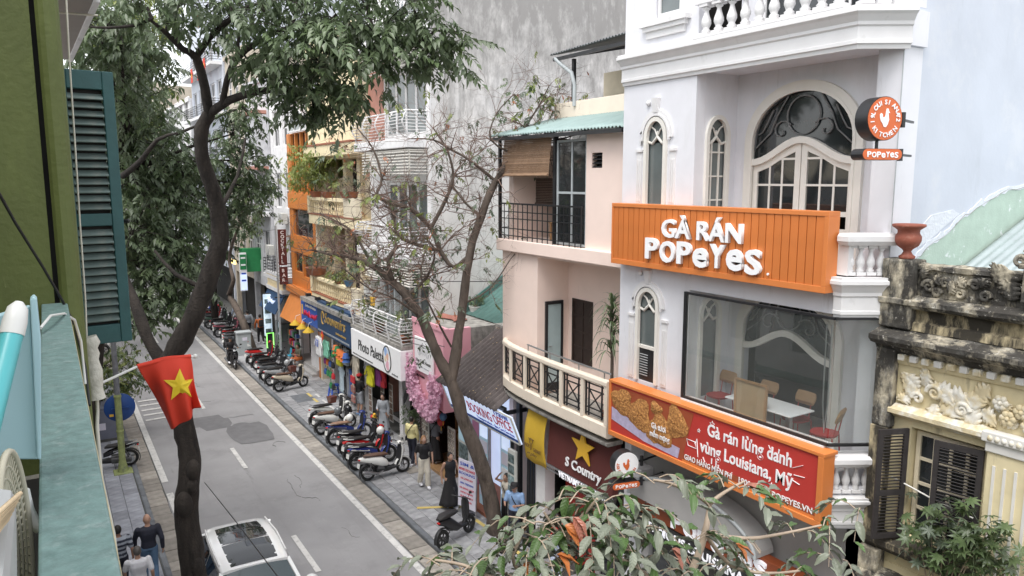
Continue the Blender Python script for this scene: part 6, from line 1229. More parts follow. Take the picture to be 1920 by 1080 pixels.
# ------------------------------------------------------------------ trees
import numpy as np
mat('bark',(.030,.024,.020),.95,.4,9,1.0,22,stretch=4,stain=[((.060,.050,.042),9,.60,.10,.7,5),((.009,.007,.006),5,.52,.15,.8,5)])
mat('bark_brown',(.11,.086,.070),.95,.3,7,.9,16,stretch=2.5,stain=[((.20,.16,.12),8,.60,.10,.7,3),((.03,.02,.015),4,.54,.12,.7,3)])
mat('twig',(.19,.13,.105),.9,.2,9); mat('twig_pale',(.42,.33,.25),.8,.2,9)
def leafmat(name,c,c2,rough=.36,trans=.3,rand=.25): return mat(name,c,rough,.15,2.5,col2=c2,rand=rand,trans=trans,spec=.55)
leafmat('leaf_dark',(.090,.138,.062),(.18,.225,.135)); leafmat('leaf_mid',(.075,.125,.045),(.15,.20,.095)); leafmat('leaf_light',(.16,.22,.045),(.30,.34,.10)); leafmat('leaf_red',(.38,.07,.04),(.45,.20,.06)); leafmat('leaf_grey',(.085,.125,.075),(.16,.20,.135),.42); leafmat('leaf_far',(.035,.062,.030),(.080,.115,.060),.5)
def RT(px,py,t): return _O + ray(px,py) * t
def leaflet(b,o,d,n_,ln,w,fold=.25,droop=.2):
 """one small leaf: base o, direction d, up n_"""
 d = nrm(d); s = nrm(d.cross(n_)); n_ = s.cross(d); m_ = o + d * (ln * .45) - n_ * (ln * droop * .2); t = o + d * ln - n_ * (ln * droop)
 b.add([o,m_ + s * (w / 2) + n_ * (w * fold),t,m_ - s * (w / 2) + n_ * (w * fold),m_],[(0,4,1),(4,2,1),(0,3,4),(4,3,2)],True)
def pinnate(seed,pairs=4,ln=.125,w=.054,rach=.26,droop=.5):
 r_ = random.Random(seed); b = MB(); pts = [Vector((rach * t,0,-rach * droop * t * t)) for t in [i / 6 for i in range(7)]]
 for i in range(pairs):
  t = .22 + .72 * i / pairs; p = Vector((rach * t,0,-rach * droop * t * t))
  for s in (-1,1): leaflet(b,p,Vector((.55 + r_.uniform(-.15,.15),s,-.35 - r_.uniform(0,.4))),Vector((0,0,1)),ln * r_.uniform(.8,1.1),w * r_.uniform(.85,1.1),droop=r_.uniform(.1,.4))
 leaflet(b,pts[-1],Vector((1,r_.uniform(-.2,.2),-.7)),Vector((0,0,1)),ln,w)
 b.tube(pts,.0035,3,cap=False); return b
def merged(name,variants,xf,m,parent,kind='stuff'):
 """many transformed copies of the variant meshes as one mesh"""
 V,F,off = [],[],0; va = [(np.array(v.v,dtype=np.float64),v.f) for v in variants]
 for k,M_ in xf:
  a,f = va[k]; A = np.array(M_); V.append(a @ A[:3,:3].T + A[:3,3]); F += [tuple(i + off for i in q) for q in f]; off += len(a)
 o_ = worldloc(parent) if parent else Vector(); vv = np.concatenate(V) - np.array(o_); me = bpy.data.meshes.new(name); me.from_pydata(vv.tolist(),[],F); me.polygons.foreach_set('use_smooth',[True] * len(me.polygons)); me.materials.append(MATS[m]); me.update()
 o = bpy.data.objects.new(name,me); COL.objects.link(o); o.parent = parent
 if kind: o['kind'] = kind
 return o
def xform(p,yaw,pitch,roll,s): return Matrix.Translation(p) @ Matrix.Rotation(yaw,4,'Z') @ Matrix.Rotation(pitch,4,'Y') @ Matrix.Rotation(roll,4,'X') @ Matrix.Scale(s,4)
PIN = [pinnate(i) for i in range(6)]
def place_leaves(tree,pts,variants,m,nobj,r_,smin=.8,smax=1.25,nm='leaf'):
 """the nearest leaves are objects of their own, the rest one mass"""
 xs = []
 for p in pts: xs.append((r_.randrange(len(variants)),xform(p,r_.uniform(0,2 * pi),r_.uniform(-.2,.7),r_.uniform(-.5,.5),r_.uniform(smin,smax))))
 xs.sort(key=lambda q: (q[1].translation - _O).length); mes = {}
 ms = m if isinstance(m,(list,tuple)) else [m]
 for i,(k,M_) in enumerate(xs[:nobj]):
  key = (k,i % len(ms))
  if key not in mes: mes[key] = variants[k].mesh('leaf',ms[key[1]])
  l,q,s = M_.decompose(); o = bpy.data.objects.new(nm,mes[key]); COL.objects.link(o); o.parent = tree; o.location = l - worldloc(tree); o.rotation_mode = 'QUATERNION'; o.rotation_quaternion = q; o.scale = s
 rest = xs[nobj:]
 for j,mm in enumerate(ms):
  sub = rest[j::len(ms)]
  if sub: merged('foliage',variants,sub,mm,tree)
def limb(b,pts,n=10,seed=0,rough=.06,nod=2):
 """pts: (Vector, radius); subdivided and made irregular"""
 r_ = random.Random(seed); P,Rr = [],[]
 for i in range(len(pts) - 1):
  p0 = pts[max(i - 1,0)][0]; p1,r1 = pts[i]; p2,r2 = pts[i + 1]; p3 = pts[min(i + 2,len(pts) - 1)][0]
  for k in range(nod):
   t = k / nod; q = .5 * ((2 * p1) + (p2 - p0) * t + (2 * p0 - 5 * p1 + 4 * p2 - p3) * t * t + (-p0 + 3 * p1 - 3 * p2 + p3) * t ** 3); rr = r1 + (r2 - r1) * t; P.append(q + Vector((r_.uniform(-1,1),r_.uniform(-1,1),0)) * rr * rough); Rr.append(rr * (1 + r_.uniform(-rough,rough)))
 P.append(pts[-1][0]); Rr.append(pts[-1][1]); i0 = len(b.v); b.tube(P,Rr,n)
 if n > 8:      # knobbly bark
  for i in range(i0,i0 + n * len(P)):
   c = P[(i - i0) // n]; v = Vector(b.v[i]); d = v - c; q = Vector((v.x * 5 + seed,v.y * 5,v.z * 1.6)); b.v[i] = tuple(c + d * (1 + .16 * mnoise.noise(q) + .10 * mnoise.noise(q * 2.9)))
def pl(*q): return [(PY(x,y,Y),.41 * w * (PY(x,y,Y) - _O).dot(_fw) / FPX) for x,y,Y,w in q]

# --- big evergreen on the near pavement
T1 = thing('street_tree',(1.95,14.6,0),'large dark evergreen tree with a forked black trunk behind the red flag','tree')
b = MB(); base = Vector((2.0,14.6,.05))
TRK1 = [(base,.40),(Vector((1.98,14.6,.8)),.31)] + pl((365,1078,14.6,56),(350,960,14.6,52),(356,880,14.6,47),(345,800,14.6,46),(322,720,14.6,48))
for x,y,w in ((361,880,25),(346,945,29),(360,910,20),(368,1060,24)): bb = MB(); c = PY(x,y,14.45); rr = w / 2 * 14.5 / FPX; bb.ell(c,(rr * 1.0,rr * 1.2,rr * 1.7)); bb.build('burl','bark',T1)
b = MB()
main = pl((312,690,14.6,44),(350,620,14.4,46),(383,545,14.3,44),(408,470,14.2,40),(411,415,14.1,36),(398,355,14.0,33),(380,295,13.9,31),(377,245,13.8,30),(392,213,13.7,27)); limb(b,TRK1 + main,20,1,.05,5); b.build('trunk','bark',T1); b = MB()
A_ = pl((392,215,13.7,22),(384,165,13.5,20),(368,108,13.3,19),(342,92,13.0,14),(312,62,12.8,11),(285,40,12.5,7)); A2 = pl((368,108,13.3,16),(392,72,13.0,14),(432,36,12.6,12),(470,10,12.3,8)); A3 = pl((342,95,13.0,9),(325,50,13.2,7),(335,10,13.2,5))
B_ = pl((392,213,13.7,22),(430,188,13.3,19),(482,172,12.9,17),(530,168,12.5,14),(580,170,12.2,10),(640,165,11.9,7),(680,160,11.6,4)); B2 = pl((418,195,13.4,16),(425,150,13.1,15),(446,108,12.7,14),(485,78,12.3,13),(545,50,11.8,10),(620,40,11.3,8),(700,60,10.9,6),(790,80,10.6,4)); B3 = pl((446,108,12.7,9),(448,60,12.7,7),(455,10,12.8,5))
C_ = pl((312,690,14.6,32),(285,650,14.8,28),(265,605,15.0,27),(250,560,15.3,24),(225,500,15.8,20),(215,430,16.5,14))
D_ = pl((285,35,12.5,8),(250,48,12.4,8),(200,52,12.3,6),(165,50,12.2,4)); E_ = pl((395,545,14.3,14),(330,515,14.6,9),(290,470,15,6)); F_ = pl((408,400,14.1,12),(445,330,14.6,7),(460,260,15,5)); G_ = pl((230,330,17,14),(265,300,16,12),(295,262,15.5,9),(330,250,15,5))
limbs = [main,A_,A2,A3,B_,B2,B3,C_,D_,E_,F_,G_]
for i,L_ in enumerate(limbs[1:]): limb(b,L_,9,10 + i,.05)
b.build('limbs','bark',T1)
r_ = random.Random(21)
clusters = []   # (px, py, Y, radius)
for x,y,Y,q in ((560,60,11.6,.9),(640,40,11.2,.9),(720,45,10.8,.9),(790,50,10.6,.7),(835,100,10.5,.45),(845,60,10.5,.4),(760,90,10.7,.6),(690,105,11,.75),(620,120,11.4,.8),(560,140,12,.7),(610,178,12,.5),(560,190,12.2,.5),(590,215,12.2,.25),(520,95,12.1,.7),(500,30,12.2,.8),(440,15,12.6,.7),(380,15,13,.7),(320,25,12.8,.6),(270,20,12.6,.6),(580,10,11.6,.8),(680,0,11.2,.8),(770,0,10.8,.7),(540,130,12.2,.6),(640,190,12,.25),(650,170,11.7,.4),(470,120,12.6,.35),(700,60,10.9,.6),(600,80,11.5,.8)): clusters.append((x,y,Y,q))
pts = []; tw = MB(); nodes = [p for L_ in limbs for p,_ in L_]
for x,y,Y,q in clusters:
 c = PY(x,y,Y); near = min(nodes,key=lambda p: (p - c).length); mid = near.lerp(c,.5) + Vector((0,0,.1)); tw.tube([near,mid,c],[.03,.022,.012],5,cap=False)
 n = int(40 * q ** 1.6) + 8
 for k in range(n):
  d = Vector((r_.gauss(0,1),r_.gauss(0,1),r_.gauss(0,1))).normalized() * q * r_.random() ** .45; d.z *= .75; p = c + d; pts.append(p)
  if k % 4 == 0: tw.tube([c.lerp(p,.1),c.lerp(p,.6) + Vector((0,0,.05)),p],[.010,.007,.004],3,cap=False)
tw.build('twigs','bark',T1)
place_leaves(T1,pts,PIN,['leaf_dark','leaf_dark','leaf_mid'],296,r_,.9,1.5)
# --- leafy mass of the trees just beyond, on the near pavement
def bushy_tree(name,label,trunk,clus,m,r_,dens=60,smin=.8,smax=1.2,bark='bark',nobj=0,variants=PIN,group=None,cat='tree'):
 t = thing(name,tuple(trunk[0][0]),label,cat,group); b = MB(); limb(b,trunk,10,r_.randrange(99)); b.build('trunk',bark,t); b = MB(); pts = []; nodes = [p for p,_ in trunk[1:]] or [trunk[0][0]]
 for c,q in clus:
  near = min(nodes,key=lambda p: (p - c).length); rr = min(.08,trunk[-1][1]); b.tube([near,near.lerp(c,.5) + Vector((r_.uniform(-.2,.2),r_.uniform(-.2,.2),.15)),c],[rr,rr * .6,rr * .25],6,cap=False)
  for k in range(int(dens * q ** 1.6) + 6):
   d = Vector((r_.gauss(0,1),r_.gauss(0,1),r_.gauss(0,1))).normalized() * q * r_.random() ** .45; d.z *= .8; p = c + d; pts.append(p)
   if k % 6 == 0: b.tube([c,c.lerp(p,.6),p],[rr * .22,rr * .15,rr * .08],3,cap=False)
 b.build('branches',bark,t); place_leaves(t,pts,variants,m,nobj,r_,smin,smax); return t
def cl(*q): return [(PY(x,y,Y),s) for x,y,Y,s in q]
r2_ = random.Random(5)
bushy_tree('street_tree','leafy evergreen behind the forked tree, filling the view beside the shutter',[(Vector((.45,21,0)),.2),(Vector((.5,20.8,3)),.17)] + pl((205,470,20.5,18),(225,330,20,14)),cl((255,190,19,1.1),(250,260,19,1.2),(310,300,19.5,1.1),(255,340,19,1.2),(330,380,19.5,1.1),(290,420,19,1.2),(250,430,18.5,1.2),(330,460,19,1.0),(270,490,18.5,1.1),(340,520,18.5,.8),(280,545,18,.8),(250,570,17.8,.6),(310,560,18,.55),(440,250,20,.8),(455,200,20,.7),(450,300,20,.9),(420,340,20.5,.9),(462,350,20,.7),(440,400,20.5,.5),(240,130,18,.8),(205,120,17,.9),(190,60,16,.9),(225,50,16,.9),(275,90,16.5,.7),(215,180,18,1.0),(350,330,19.5,.8),(330,560,18,.4),(275,600,17.5,.4)),['leaf_dark','leaf_mid'],r2_,62,1.0,1.6)
bushy_tree('street_tree','paler tree high above the eave in the upper left',[(Vector((.5,29,0)),.22),(Vector((.6,29,6)),.2),(Vector((1.2,29,10)),.15)],cl((190,30,28,1.8),(250,20,28,1.6),(200,90,28,1.3),(150,20,27,1.5),(240,150,29,1.3),(260,90,29,1.0),(220,220,29,1.3)),['leaf_mid','leaf_light'],r2_,50,1.4,2.1)
far_v = PIN
for i,(bx_,by_,cs,lb) in enumerate(((.6,48,((250,380,47,2.2),(225,300,47,2.4),(280,300,49,2.0),(240,440,45,1.8),(215,200,46,2.2),(290,430,50,1.5),(270,220,48,2.2)),'tall tree farther along the near pavement'),(8.6,62,((330,330,60,2.4),(370,300,60,2.0),(350,400,60,2.0),(310,400,62,2.2),(300,260,62,2.2),(340,440,62,1.6),(380,380,60,1.3)),'distant tree on the opposite pavement before the white block'),(.8,78,((180,330,76,4),(230,300,78,4),(200,230,78,4.5),(270,340,78,3),(160,260,76,4)),'farthest tree at the end of the street'),(8.7,50,((385,430,49,1.4),(420,470,49,1.0),(370,490,49,1.2),(400,390,49,1.4),(440,430,48,.9)),'small leaning tree by the distant motorbikes'),(.6,95,((130,330,95,5),(190,310,95,5),(250,325,95,4.5)),'dim tree mass crossing the far end of the road'))):
 far = random.Random(40 + i); bushy_tree('street_tree',lb,[(Vector((bx_,by_,0)),.22),(Vector((bx_,by_,4)),.18),(Vector((bx_ + .2,by_,8)),.12)],cl(*cs),['leaf_far','leaf_dark'],far,20,1.8,3.2 if by_ < 70 else 5)
# leaning trunk on the far pavement
LTR = bushy_tree('street_tree','leaning slender tree on the far pavement beside the pedestrians',[(G(474,655,.1),.22)] + [(PX(x,y,X),w) for x,y,X,w in ((456,604,8.9,.2),(438,568,8.75,.18),(430,552,8.7,.15),(438,525,8.7,.12),(430,490,8.7,.10),(436,455,8.7,.08),(450,420,8.8,.06))],[(PX(x,y,8.8),q) for x,y,q in ((455,400,.9),(470,360,.9),(440,380,.7),(480,420,.6),(490,390,.7),(460,330,.7),(500,350,.5))],['leaf_far','leaf_mid'],random.Random(77),26,1.2,2.0,'bark_brown')
# sapling behind the lamp post
SP_ = bushy_tree('sapling','low leafy sapling behind the lamp post',[(Vector((1.2,31,.1)),.06),(Vector((1.25,31,1.5)),.05),(Vector((1.3,31,2.6)),.03)],cl((215,690,30.5,.9),(240,665,30.5,.8),(255,700,30.5,.6),(195,710,30,.8),(225,720,30.5,.7),(250,720,30.5,.45)),['leaf_light','leaf_mid'],random.Random(3),50,.9,1.4,cat='tree')

# --- half bare tree on the opposite pavement
T2 = thing('bare_tree',(9.7,16.6,.1),'half bare street tree with a brown forked trunk on the opposite pavement','tree')
b = MB(); YT = 16.3
tr = [(Vector((9.66,16.45,.08)),.27)] + pl((928,985,16.3,42),(905,880,16.3,38),(872,795,16.4,37),(846,716,16.5,42)); TRK2 = b
w_ = lambda L_: [(q_,s_ * .78) for q_,s_ in L_]
rl_ = pl((846,716,16.5,26),(856,650,16.5,24),(868,570,16.5,21),(880,480,16.5,20),(902,405,16.5,18),(930,340,16.4,16),(968,292,16.2,13),(1005,268,16.0,10),(1040,232,15.8,5)); ll_ = pl((846,716,16.5,30),(818,660,16.7,28),(790,595,16.9,26),(762,555,17.1,23),(736,528,17.3,20),(700,500,17.6,15),(660,482,17.9,12),(625,478,18.2,9),(590,470,18.5,5))
m1 = pl((880,480,16.5,13),(850,500,16.8,12),(826,470,17.0,15),(808,428,17.2,14),(770,392,17.4,13),(736,382,17.6,11),(707,366,17.8,10),(716,335,17.8,8),(700,280,18,5),(670,240,18.2,3)); m2 = pl((736,528,17.3,14),(728,490,17.1,13),(744,462,17.0,12)); m3 = pl((826,470,17,11),(770,455,17.2,10),(743,435,17.4,9),(735,396,17.5,7),(720,385,17.6,4)); m4 = pl((808,428,17.2,11),(838,370,17,11),(850,330,16.9,8),(838,280,17,6),(812,240,17.1,4)); m5 = pl((930,340,16.4,9),(880,300,16.6,8),(845,280,16.8,7),(812,262,17,5),(770,260,17.2,3)); m6 = pl((902,405,16.5,9),(872,380,16.7,7),(850,350,16.9,5)); m7 = pl((968,292,16.2,8),(985,240,16.1,7),(1010,200,16.0,5),(1030,160,15.9,3)); m8 = pl((762,555,17.1,10),(800,520,17.2,8),(815,470,17.4,6),(790,440,17.6,4)); m9 = pl((700,500,17.6,9),(665,440,17.9,8),(640,420,18.1,6),(600,400,18.4,3)); m10 = pl((968,292,16.2,7),(920,262,16.3,6),(930,215,16.3,4),(960,180,16.2,3)); m11 = pl((1005,268,16,7),(1045,262,15.8,5),(1090,250,15.6,3)); m12 = pl((868,570,16.5,7),(920,540,16.2,4),(975,465,15.9,3),(1020,468,15.7,2)); m13 = pl((846,650,16.5,7),(800,560,16,5),(790,500,15.9,4),(810,440,15.9,2)); m14 = pl((790,595,16.9,9),(740,560,16.6,6),(690,540,16.5,4),(640,500,16.4,3))
LB = [rl_,ll_] + [w_(q_) for q_ in (m1,m2,m3,m4,m5,m6,m7,m8,m9,m10,m11,m12,m13,m14)]
b = MB()
limb(TRK2,[(q_,s_ * .86) for q_,s_ in tr[:-1] + ll_],18,4,.06,5); TRK2.build('trunk','bark_brown',T2)
for i,L_ in enumerate(LB):
 if i != 1: limb(b,L_,9 if i < 2 else 7,60 + i,.10,3)
b.build('limbs','bark_brown',T2)
r_ = random.Random(14); tw = MB(); tips = []
def twig(p,d,ln,rad,lev):
 pts = [p]; q = p.copy(); dd = d.copy(); n = 4
 for i in range(n): dd = nrm(dd + Vector((r_.gauss(0,.28),r_.gauss(0,.28),r_.gauss(0,.22)))); q = q + dd * (ln / n); pts.append(q.copy())
 tw.tube(pts,[rad * (1 - .7 * i / n) for i in range(n + 1)],4 if rad > .008 else 3,cap=False); tips.append((pts[-1],dd))
 if lev > 0:
  for k in range(3): j = r_.randint(1,n); twig(pts[j],nrm(dd + Vector((r_.gauss(0,.9),r_.gauss(0,.9),r_.gauss(0,.7) + .15))),ln * r_.uniform(.45,.8),rad * .55,lev - 1)
for i,L_ in enumerate(LB):
 for j in range(2 if i < 2 else 1,len(L_)):
  p,rr = L_[j]
  if i < 2 and j < 4: continue
  for k in range(7 if i < 2 else 5): twig(p,nrm(Vector((r_.gauss(0,1),r_.gauss(0,1),r_.gauss(0,.7) + .25))),r_.uniform(.6,1.25),min(.018,rr * .55),2)
o = tw.build('twigs','twig',T2)
lp_,lr_ = [],[]
for p,d in tips:
 (lr_ if r_.random() < .2 else lp_).append(p) if r_.random() < .07 else None
PIN2 = [pinnate(90 + i,3,.10,.045,.16,.6) for i in range(4)]
for x,y,n,q in ((1030,190,26,.5),(990,220,16,.4),(1075,190,14,.4),(1000,160,10,.4),(820,590,8,.35),(780,520,6,.4),(960,185,8,.3),(1075,320,4,.3),(800,660,5,.4),(650,300,8,.5),(600,270,8,.6),(720,430,4,.5)):
 for k in range(n): p = PY(x,y,16.1 if x > 800 else 17.5) + Vector((r_.gauss(0,q * .5),r_.gauss(0,q * .6),r_.gauss(0,q * .4))); (lr_ if r_.random() < .14 else lp_).append(p)
place_leaves(T2,lp_,PIN2,['leaf_mid','leaf_light','leaf_grey'],230,r_,1.0,1.6); place_leaves(T2,lr_,PIN2,'leaf_red',60,r_,.5,.9)

# --- foreground tree top below the viewpoint
T3 = thing('foreground_tree',(1.5,2.4,.1),'near tree top with large drooping grey-green and orange leaves at the bottom','tree')
b = MB(); f0 = Vector((1.5,2.4,.1)); lm1 = [(f0,.13),(Vector((1.6,2.5,3)),.11),(Vector((2.2,2.7,5.5)),.08),(RT(1230,1180,3.9),.04),(RT(1290,1085,3.9),.022),(RT(1322,1000,3.95),.018),(RT(1330,945,4.0),.014)]
limb(b,lm1[:4],8,5,.08,3); b.build('trunk','bark_brown',T3); b = MB(); limb(b,lm1[3:],8,5,.08,3)
def br(q,r0,r1): n = len(q); limb(b,[(RT(*p),r0 + (r1 - r0) * i / (n - 1)) for i,p in enumerate(q)],6,len(b.v),.06,3)
brs = [[(1330,945,4.0),(1300,925,4.0),(1255,906,3.95),(1225,900,3.9)],[(1330,945,4.0),(1360,922,4.0),(1395,903,4.05)],[(1290,1085,3.9),(1260,1050,3.85),(1230,1020,3.8),(1205,985,3.8)],[(1322,1000,3.95),(1400,1010,4.1),(1470,1000,4.2),(1540,985,4.3)],[(1260,1110,3.8),(1150,1040,3.6),(1060,1010,3.55),(1020,960,3.55)],[(1230,1180,3.9),(1050,1110,3.6),(965,1060,3.5),(975,1010,3.5),(985,970,3.5)],[(1050,1110,3.6),(930,1085,3.4),(870,1060,3.4),(815,1050,3.4)],[(1322,1000,3.95),(1370,1060,4.0),(1440,1075,4.1),(1500,1070,4.2)],[(1060,1010,3.55),(1090,970,3.55),(1120,935,3.5)],[(1150,1040,3.6),(1130,990,3.6),(1180,950,3.65)]]
for q in brs: br(q,.013,.006)
b.build('limbs','twig_pale',T3)
def vein_mat(name,c,c2):
 m = mat(name,c,.42,.15,3,rand=.18,trans=.12); nt = m.node_tree; L = nt.links; bs = nt.nodes['Principled BSDF']; tc = nd(nt,'ShaderNodeTexCoord'); sx = nd(nt,'ShaderNodeSeparateXYZ'); L.new(tc.outputs['Object'],sx.inputs[0])
 ab = nd(nt,'ShaderNodeMath',operation='ABSOLUTE'); L.new(sx.outputs['Y'],ab.inputs[0]); su = nd(nt,'ShaderNodeMath',operation='SUBTRACT'); L.new(sx.outputs['X'],su.inputs[0]); L.new(ab.outputs[0],su.inputs[1]); mu = nd(nt,'ShaderNodeMath',operation='MULTIPLY'); mu.inputs[1].default_value = 300; L.new(su.outputs[0],mu.inputs[0]); si = nd(nt,'ShaderNodeMath',operation='SINE'); L.new(mu.outputs[0],si.inputs[0])
 bp = nd(nt,'ShaderNodeBump'); bp.inputs['Strength'].default_value = .35; bp.inputs['Distance'].default_value = .002; L.new(si.outputs[0],bp.inputs['Height']); L.new(bp.outputs[0],bs.inputs['Normal']); return m
vein_mat('fg_leaf',(.25,.275,.21),None); vein_mat('fg_leaf_green',(.085,.15,.045),None); vein_mat('fg_leaf_orange',(.50,.17,.05),None); vein_mat('fg_leaf_pink',(.40,.16,.11),None)
def big_leaf(seed):
 r_ = random.Random(seed); b = MB(); ln = .15; bend = r_.uniform(.25,.7); tw_ = r_.uniform(-.3,.3)
 def f(u,v): w = .058 * sin(pi * min(1,(u * .93 + .03)) ** .8) ** .9; t = 2 * v - 1; return Vector((ln * u * (1 - .15 * bend * u),w / 2 * 1.05 * t,-ln * bend * u * u * .6 + abs(t) * w * .28 + tw_ * u * t * w * .5 + .004 * sin(14 * u) * abs(t)))
 b.grid(f,7,4); b.tube([f(u / 6,.5) - Vector((0,0,.002)) for u in range(7)],.0016,3,cap=False); return b
BL = [big_leaf(i) for i in range(5)]; r_ = random.Random(33); lm_ = {}
FGL = []
def bleaf(p,yaw,pitch,roll,s,m): FGL.append((r_.randrange(5),xform(p,yaw,pitch,roll,s),m))
sprays = MB()
def spray(px,py,t,ang,n,ln=.34,col=None):
 """pinnate spray drooping from a branch point; ang is the direction in plan"""
 p = RT(px,py,t); d = Vector((cos(ang),sin(ang),.0)); pts = [p + d * (ln * u) + Vector((0,0,.05 * sin(pi * u) - ln * .45 * u * u)) for u in [i / 5 for i in range(6)]]; sprays.tube(pts,[.004,.004,.0035,.003,.002,.0015],4,cap=False)
 for i in range(n):
  u = .25 + .75 * i / max(1,n - 1); q = p + d * (ln * u) + Vector((0,0,.05 * sin(pi * u) - ln * .45 * u * u)); s = 1 if i % 2 else -1; m = col or ('fg_leaf' if r_.random() < .66 else 'fg_leaf_green')
  bleaf(q,ang + s * r_.uniform(.5,1.1),r_.uniform(-.15,.75),s * r_.uniform(-.4,.5),r_.uniform(.38,.78),m)
sp = [(1225,900,3.9),(1255,906,3.95),(1395,903,4.05),(1370,918,4.02),(1205,985,3.8),(1230,1020,3.8),(1540,985,4.3),(1480,1000,4.2),(1040,968,3.55),(1060,1010,3.55),(1005,985,3.5),(985,1020,3.5),(815,1050,3.4),(860,1060,3.4),(930,1085,3.4),(1500,1070,4.2),(1440,1075,4.1),(1120,935,3.5),(1090,960,3.55),(1180,950,3.65),(1130,990,3.6),(1150,1040,3.6),(1000,1050,3.5),(1260,1050,3.85),(1100,1060,3.6),(1060,940,3.5),(925,1050,3.4),(1010,1000,3.5),(1080,1075,3.5),(1160,1075,3.6),(1200,1060,3.7),(850,1070,3.4),(1120,960,3.5),(1170,1000,3.6),(1290,1060,3.85),(1580,1040,4.3),(1620,960,4.4),(1340,1060,3.95),(1240,985,3.75),(1180,1030,3.65),(1120,1040,3.6),(1040,1060,3.5),(970,1075,3.45),(890,1080,3.4),(1230,1075,3.75),(1100,1000,3.55),(1400,1070,4.0),(1300,1010,3.85),(1430,1030,4.05),(1000,1030,3.45)]
for x,y,t in sp:
 for k in range(2 if x > 1180 else 3 if y < 1050 else 2): spray(x + r_.uniform(-16,16),y + r_.uniform(-6,14),t + r_.uniform(-.12,.12),r_.uniform(0,2 * pi),r_.randint(6,9),r_.uniform(.20,.34))
for x,y,t,m in ((1060,985,3.45,'fg_leaf_orange'),(1045,1040,3.45,'fg_leaf_orange'),(1075,970,3.45,'fg_leaf_pink'),(1400,910,4,'fg_leaf_pink'),(1260,1030,3.8,'fg_leaf_pink'),(1380,1020,3.95,'fg_leaf_orange'),(985,1055,3.4,'fg_leaf_orange')):
 for k in range(2): bleaf(RT(x,y,t),r_.uniform(-.6,.9) - 1.2,r_.uniform(.1,.6),r_.uniform(-.4,.4),.75,m)
FGL.sort(key=lambda q: (q[1].translation - _O).length - (3 if 'orange' in q[2] or 'pink' in q[2] else 0))
for k,M_,m in FGL[:295]:
 if (k,m) not in lm_: lm_[(k,m)] = BL[k].mesh('leaf',m)
 l,q,sc = M_.decompose(); o = bpy.data.objects.new('leaf',lm_[(k,m)]); COL.objects.link(o); o.parent = T3; o.location = l - worldloc(T3); o.rotation_mode = 'QUATERNION'; o.rotation_quaternion = q; o.scale = sc
for m in ('fg_leaf','fg_leaf_green'):
 q = [(k,M_) for k,M_,mm in FGL[295:] if mm == m]
 if q: merged('foliage',BL,q,m,T3)
sprays.build('leaf_stalks','twig_pale',T3)['kind'] = 'stuff'
b = MB()
for x,y,t in ((945,1010,3.45),(1205,980,3.75),(1090,1030,3.5)):
 for k in range(40): p = RT(x,y,t) + Vector((r_.gauss(0,.02),r_.gauss(0,.02),r_.gauss(-.02,.05))); b.ell(p,(.006,.006,.008),5,4)
o = b.build('seed_cluster','bark_brown',T3); o['kind'] = 'stuff'

# --- plants on balconies and sills
def rosette_mesh(n,ln,w,m,droop=.3):
 b = MB()
 for k in range(n): a = 2 * pi * k / n; leaflet(b,Vector((0,0,0)),Vector((cos(a),sin(a),.1)),Vector((0,0,1)),ln,w,.2,droop)
 b.tube([(0,0,0),(0,0,-.18)],.004,3,cap=False); return b.mesh('leaf',m)
SF = thing('umbrella_plant',(9.9,5.2,3.4),'bushy umbrella plant growing over the window sill of the yellow house','plant')
r_ = random.Random(6); ros = [rosette_mesh(8,.125,.045,'leaf_mid'),rosette_mesh(7,.11,.042,'leaf_grey')]
b = MB()
for x,y,s,n in ((1745,985,.16,22),(1800,970,.14,18),(1770,1020,.18,24),(1830,1020,.2,26),(1870,1060,.2,22),(1790,1065,.2,20),(1720,1000,.1,8),(1850,1000,.12,10),(1740,1050,.14,12)):
 c = PX(x,y,9.75); b.tube([(9.95,5.0,3.3),c.lerp(Vector((9.95,5.0,3.3)),.4) + Vector((0,0,.1)),c],[.012,.009,.005],5)
 for k in range(n): p = c + Vector((r_.gauss(0,s),r_.gauss(0,s * 1.1),r_.gauss(0,s * .8))); o = inst(ros[0 if r_.random() < .7 else 1],'leaf',SF,p,(r_.uniform(-.5,.5),-.5 + r_.uniform(-.4,.4),r_.uniform(0,6)),(1,1,1))
b.build('stems','twig_pale',SF); b = MB(); b.lathe([(.16,0),(.22,.3),(.24,.32),(.2,.3),(0,.28)],(9.95,5.0,3.0),16); b.build('pot','terracotta',SF); P1('bracket','old_concrete',SF,(9.7,10.23,4.6,5.4,2.94,3.0))
DRC = thing('dracaena',(10.0,12.05,4.24),'tall potted dracaena with drooping strap leaves on the peach balcony','plant'); b = MB(); b.lathe([(.14,0),(.2,.3),(.22,.33),(.18,.3),(0,.28)],(10.0,12.05,4.24),16); b.build('pot','terracotta',DRC); b = MB(); b.tube([(10,12.05,4.5),(9.98,12.03,5.8),(9.95,12.06,6.85)],[.04,.035,.03],8); b.build('stem','bark_brown',DRC)
def strap(seed):
 r_ = random.Random(seed); b = MB(); ln = r_.uniform(.45,.65); b.grid(lambda u,v: Vector((ln * u * (1 - .25 * u),.045 * (1 - u ** 3) * (v - .5),.30 * ln * sin(pi * u * .6) - .75 * ln * u * u * u)),7,1); return b.mesh('leaf','leaf_dark' if seed % 3 else 'leaf_mid')
stp = [strap(i) for i in range(6)]
for k in range(80): z = 5.75 + 1.2 * (k / 80) ** .7; inst(stp[k % 6],'leaf',DRC,(9.97,12.05,z),(0,r_.uniform(-.5,.4) - .6 * (k / 80),r_.uniform(0,2 * pi)))
